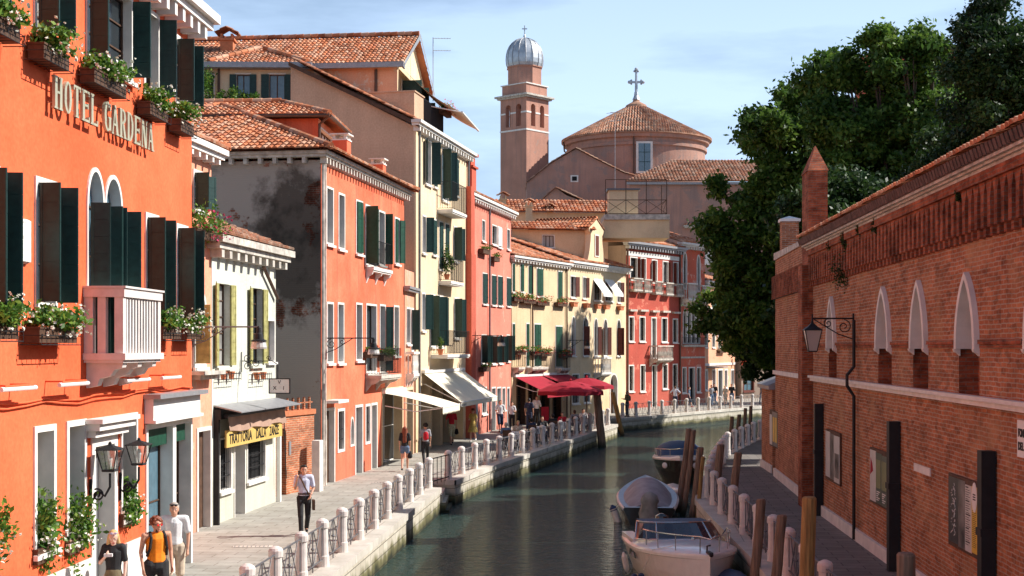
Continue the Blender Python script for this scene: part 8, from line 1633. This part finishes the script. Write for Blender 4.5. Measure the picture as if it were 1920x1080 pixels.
# ---- the three at the bottom edge
def sunglass(J, dy=0, dz=.012, mat='lens_red', frame='cl_black', up_=0):
    HP = J['HP']; m = MB(); m.tube([HP(-.075, -.02, dz + up_), HP(-.07, .075, dz + up_), HP(0, .092, dz + .005 + up_), HP(.07, .075, dz + up_), HP(.075, -.02, dz + up_)], .006, 6); o = m.build('sunglasses', frame, J['rt']); m = MB()
    for sd in (1, -1): m.ball(HP(sd * .034, .088, dz - .004 + up_), .024, 10, sc=(1, .3, .75), rot=J['hr'])
    m.build('lenses', mat, o)
def ex_w(J):
    HP = J['HP']; m = MB(); m.tube([HP(-.08, -.02, .08), HP(-.05, .06, .115), HP(.05, .06, .115), HP(.08, -.02, .08)], .006, 6); o = m.build('sunglasses', 'cl_lilac', J['rt']); m = MB()
    for sd in (1, -1): m.ball(HP(sd * .035, .06, .112), .026, 10, sc=(1, .35, .8))
    m.build('lenses', 'cl_lilac', o); q = J['el'][0][2]; m = MB(); m.box(q.x - .12, q.x + .02, q.y + .02, q.y + .10, q.z + .0, q.z + .05); m.build('paper_cup_tray', 'cl_white', J['rt'])
P1 = at(212, 990, 24.3); p = Vector(((213 - 960) / FPX * 22.6, 22.6, 0)); zt_p = CH + (HY - 990) / FPX * 22.6
person(p, face_cam(p, -8), 'person with long blond hair, black top and olive skirt looking down at a paper cup', max(1.5, zt_p), 'skinlight', ('cl_black', 'short'), ('cl_olive', 'skirt'), ('hair_blond', 'longfront'), 'walk', ('phone', 'hang'), True, extras=ex_w, vox=.0105, head_pitch=20, head_yaw=8, group='people walking by the hotel')
def ex_o(J):
    sunglass(J); c, w = J['ch'], J['wt']
    for sd in (1, -1): m = MB(); m.tube([c + Vector((sd * .115, -.1, .14)), c + Vector((sd * .12, .02, .175)), c + Vector((sd * .125, .105, .10)), c + Vector((sd * .15, .11, -.08)), c + Vector((sd * .17, .02, -.22))], .024, 8); m.build('rucksack_strap', 'cl_black', J['rt'])
    m = MB(); capsule(m, c + Vector((0, -.2, -.15)), c + Vector((0, -.2, .05)), .13, .11, flat=.8); fuse(m, 'rucksack', 'cl_black', J['rt'], .02)
    m = MB()
    for i in range(40): 
        rg = random.Random(i); m.ball(J['HP'](rg.uniform(-.045, .045), .035 + rg.uniform(0, .02), -.09 + rg.uniform(-.02, .03)), .014, 5)
    fuse(m, 'beard', 'hair_brown', J['rt'], .01)
Yo = 23.5; p = Vector(((293 - 960) / FPX * Yo, Yo, 0)); h_o = CH + (HY - 966) / FPX * Yo
person(p, face_cam(p, 20), 'person in orange tank top with curly brown hair, red sunglasses and a rucksack', h_o, 'skin', ('cl_orange', 'tank'), ('cl_black', 'shorts'), ('hair_red', 'curly'), 'walk', ('hang', 'hang'), extras=ex_o, vox=.0105, head_yaw=15, group='people walking by the hotel', stout=1.2, ph=-1)
def ex_g(J):
    sunglass(J, mat='cl_black', up_=.085)
    m = MB(); m.tube([J['ch'] + Vector((0, .118, .13)), J['ch'] + Vector((0, .125, .0))], .006, 5); m.build('placket', 'cl_grey', J['rt'])
Yg = 25.4; p = Vector(((327 - 960) / FPX * Yg, Yg, 0)); h_g = CH + (HY - 938) / FPX * Yg
person(p, face_cam(p, -4), 'person with grey hair in white short sleeved shirt and beige shorts', h_g, 'skin', ('cl_white', 'short'), ('cl_beige', 'shorts'), ('hair_grey', 'short'), 'walk', ('hang', 'hang'), extras=ex_g, vox=.0105, head_pitch=4, group='people walking by the hotel', stout=1.1, shoes='cl_beige')
# ---- people farther along
def bag(J, side, mat, sz=(.12, .3, .34), z=.62, name='bag'):
    q = J['el'][0 if side > 0 else 1][2]; m = MB(); capsule(m, (q.x, q.y + .02, q.z - .28), (q.x, q.y + .02, q.z - .18), sz[0], sz[0] * .7, flat=.7); m.tube([q, q + Vector((0, .0, -.14))], .01, 5); fuse(m, name, mat, J['rt'], .025)
def rear_bag(J, mat, z=.1):
    m = MB(); capsule(m, J['wt'] + Vector((0, -.19, z - .02)), J['wt'] + Vector((0, -.19, z + .12)), .13, .11, flat=.6); fuse(m, 'backpack', mat, J['rt'], .025)
def put(px, py, off, *a, Y=None, z=0, **k):
    q = gnd(px, py) if Y is None else Vector(((px - 960) / FPX * Y, Y, z)); return person(q, face_cam(q, off), *a, vox=k.pop('vox', .017), **k)
put(759, 884, 176, 'person with long auburn hair, black top and denim shorts seen from behind', 1.70, 'skin', ('cl_black', 'short'), ('cl_denim', 'mini'), ('hair_red', 'long'), 'walk', ('hang', 'hang'), True, extras=lambda J: bag(J, 1, 'cl_black'))
put(798, 872, 184, 'person with dark curly hair and striped red bag seen from behind', 1.66, 'skin', ('cl_grey', 'short'), ('cl_black', 'trousers'), ('hair_black', 'curly'), 'walk', ('hang', 'bend'), True, extras=lambda J: rear_bag(J, 'cl_red'))
put(847, 834, 12, 'person in red shirt and checked shorts carrying bags under the cream awning', 1.75, 'skin', ('cl_red', 'short'), ('cloth_check', 'shorts'), ('hair_brown', 'short'), 'walk', ('swingb', 'hang'), extras=lambda J: (bag(J, -1, 'cl_pinkbag'), bag(J, -1, 'cl_black')))
def hat(J):
    m = MB(); m.lathe([(.16, .0), (.15, .015), (.085, .03), (.075, .10), (.0, .12)], 16, tuple(J['HP'](0, -.01, .07))); m.build('sun_hat', 'hair_red', J['rt'])
put(887, 828, -14, 'person in yellow sun dress and brown hat walking out of the cream awning shade', 1.62, 'skin', ('cl_yellow', 'dress'), None, ('hair_brown', 'short'), 'walk', ('bend', 'hang'), True, extras=hat, shoes='cl_white')
put(938, 810, 8, 'person in white shirt and dark shorts before the rose house doors', 1.76, 'skin', ('cl_white', 'short'), ('cl_navy', 'shorts'), ('hair_brown', 'short'), 'walk', ('bend', 'hang'))
put(960, 808, -6, 'person in white top and black trousers with a jacket on one arm', 1.64, 'skin', ('cl_white', 'short'), ('cl_black', 'trousers'), ('hair_brown', 'short'), 'walk', ('hang', 'bend'), True)
put(992, 805, 170, 'waiter in black waistcoat with white sleeves seen from behind', 1.78, 'skin', ('cl_navy', 'short'), ('cl_navy', 'trousers'), ('hair_black', 'short'), 'stand', ('hang', 'hang'))
put(1006, 797, 20, 'person in white shirt and dark trousers at the cafe entrance', 1.76, 'skin', ('cl_white', 'long'), ('cl_black', 'trousers'), ('hair_brown', 'short'), 'stand', ('hang', 'bend'))
put(1050, 786, 160, 'person in white shirt standing among the cafe tables', 1.75, 'skin', ('cl_white', 'short'), ('cl_navy', 'trousers'), ('hair_black', 'short'), 'stand', ('bend', 'bend'))
put(1176, 781, -60, 'person with a dark round backpack standing in shade on the far quay', 1.75, 'skin', ('cl_olive', 'long'), ('cl_navy', 'trousers'), ('hair_brown', 'short'), 'stand', ('bend', 'bend'), extras=lambda J: rear_bag(J, 'cl_black'))
put(1266, 0, 180, 'person in white shirt and dark trousers with hands on hips by the deep red house', 1.78, 'skin', ('cl_pale', 'short'), ('cl_navy', 'trousers'), ('hair_brown', 'short'), 'stand', ('akimbo', 'akimbo'), Y=103)
put(1292, 0, 90, 'person with red shoes passing the shop door of the faded red house', 1.6, 'skinlight', ('cl_denim', 'short'), ('cl_navy', 'shorts'), ('hair_brown', 'short'), 'walk', ('hang', 'hang'), True, shoes='cl_red', Y=107)
put(1334, 0, 30, 'person in grey top at the peach house, half of a close couple', 1.70, 'skin', ('cl_grey', 'short'), ('cl_denim', 'trousers'), ('hair_brown', 'short'), 'walk', ('hang', 'bend'), True, Y=108.5)
put(1339.5, 0, -20, 'person in black shirt, other half of the close couple at the peach house', 1.80, 'skin', ('cl_black', 'short'), ('cl_denim', 'trousers'), ('hair_black', 'short'), 'walk', ('hang', 'hang'), Y=109)
put(1360, 0, 5, 'person in beige top before the peach house door', 1.60, 'skinlight', ('cl_beige', 'short'), ('cl_beige', 'shorts'), ('hair_blond', 'short'), 'walk', ('hang', 'hang'), True, Y=110)
put(1372, 0, -5, 'person in black shirt and denim shorts at the last peach house window', 1.75, 'skin', ('cl_black', 'short'), ('cl_denim', 'shorts'), ('hair_brown', 'short'), 'walk', ('hang', 'hang'), Y=110)
put(1429, 0, -40, 'person with auburn hair walking by the outhouse at the bend', 1.68, 'skin', ('cl_grey', 'short'), ('cl_denim', 'trousers'), ('hair_red', 'long'), 'walk', ('hang', 'hang'), True, Y=113)
# ---- cafe tables, chairs and seated guests
def table(loc, label):
    rt = empty('cafe_table', loc, 0, label, 'table', 'cafe tables'); m = MB(); m.lathe([(.05, 0), (.05, .7)], 8); m.lathe([(.3, 0), (.3, .03), (.05, .06)], 12); m.build('pedestal', 'iron', rt); m = MB(); m.box(-.42, .42, -.42, .42, .7, .74); m.box(-.44, .44, -.44, -.425, .42, .739); m.box(-.44, .44, .425, .44, .42, .739); m.box(-.44, -.425, -.42, .42, .42, .738); m.box(.425, .44, -.42, .42, .42, .738); m.build('tablecloth', 'cl_white', rt)
    m = MB()
    for (x, y) in ((-.2, .1), (.2, -.1)): m.lathe([(.03, .741), (.005, .75), (.005, .83), (.035, .86), (.03, .93)], 8, (x, y, 0))
    o = m.build('wine_glasses', 'lampglass', rt)
def chair(loc, rz, label):
    rt = empty('cafe_chair', loc, rz, label, 'chair', 'cafe chairs'); m = MB(); m.box(-.21, .21, -.21, .21, .44, .47); m.build('seat', 'wooddark', rt); m = MB(); m.box(-.2, .2, -.22, -.19, .62, .88); m.build('backrest', 'wooddark', rt)
    for a in (-1, 1):
        for b in (-1, 1): m = MB(); m.tube([(a * .19, b * .19, 0), (a * .18, b * .19, .44 if b > 0 else .88)], .014, 6); m.build('leg', 'iron', rt)
tb_ = [((.55, 63.2), 'white clothed cafe table nearest the waiter'), ((1.75, 67.3), 'middle white clothed cafe table behind the railing'), ((2.9, 71.4), 'white clothed cafe table under the first red parasol'), ((4.2, 75.6), 'farthest white clothed cafe table')]
seat = [('person with grey hair in blue shirt seated at the nearest cafe table', 'cl_denim', 'hair_grey'), ('person with fair hair seated across the nearest cafe table', 'cl_beige', 'hair_blond'), ('person in dark jacket seated at the middle cafe table', 'cl_navy', 'hair_black'), ('person in black seated facing the middle cafe table', 'cl_black', 'hair_brown'), ('person in dark top seated under the first parasol', 'cl_black', 'hair_black'), ('person in red top seated under the first parasol', 'cl_red', 'hair_brown'), ('person in grey seated at the farthest cafe table', 'cl_grey', 'hair_brown'), ('person in white seated at the farthest cafe table', 'cl_white', 'hair_black')]
for i, ((x, y), lb) in enumerate(tb_):
    x -= .55; table((x, y, .002), lb)
    for s in (0, 1):
        sx0 = x + (-.78 if s == 0 else .78) * .35; sy0 = y + (-.80 if s == 0 else .80); rz = 0.25 if s == 0 else PI + .25
        chair((sx0, sy0, .002), rz, '%s dark cafe chair counted from the waiter along the railing' % ORD[2 * i + s]); q = seat[2 * i + s]
        person(Vector((sx0, sy0, .0)), rz, q[0], 1.70, 'skin', (q[1], 'short'), ('cl_navy', 'trousers'), (q[2], 'short'), 'sit', ('bend', 'bend'), vox=.022, group='guests at the cafe')
m = MB(); p = gnd(1022, 800); rt = empty('menu_stand', (p.x, p.y, 0), .3, 'tilted red menu board standing at the cafe entrance', 'menu board'); m.box(-.22, .22, -.02, .02, .35, 1.15); m.build('board', 'cloth_red', rt); m = MB(); m.tube([(-.2, 0, 0), (-.2, 0, 1.2)], .015, 6); m.tube([(.2, 0, 0), (.2, 0, 1.2)], .015, 6); m.build('stand', 'iron', rt)
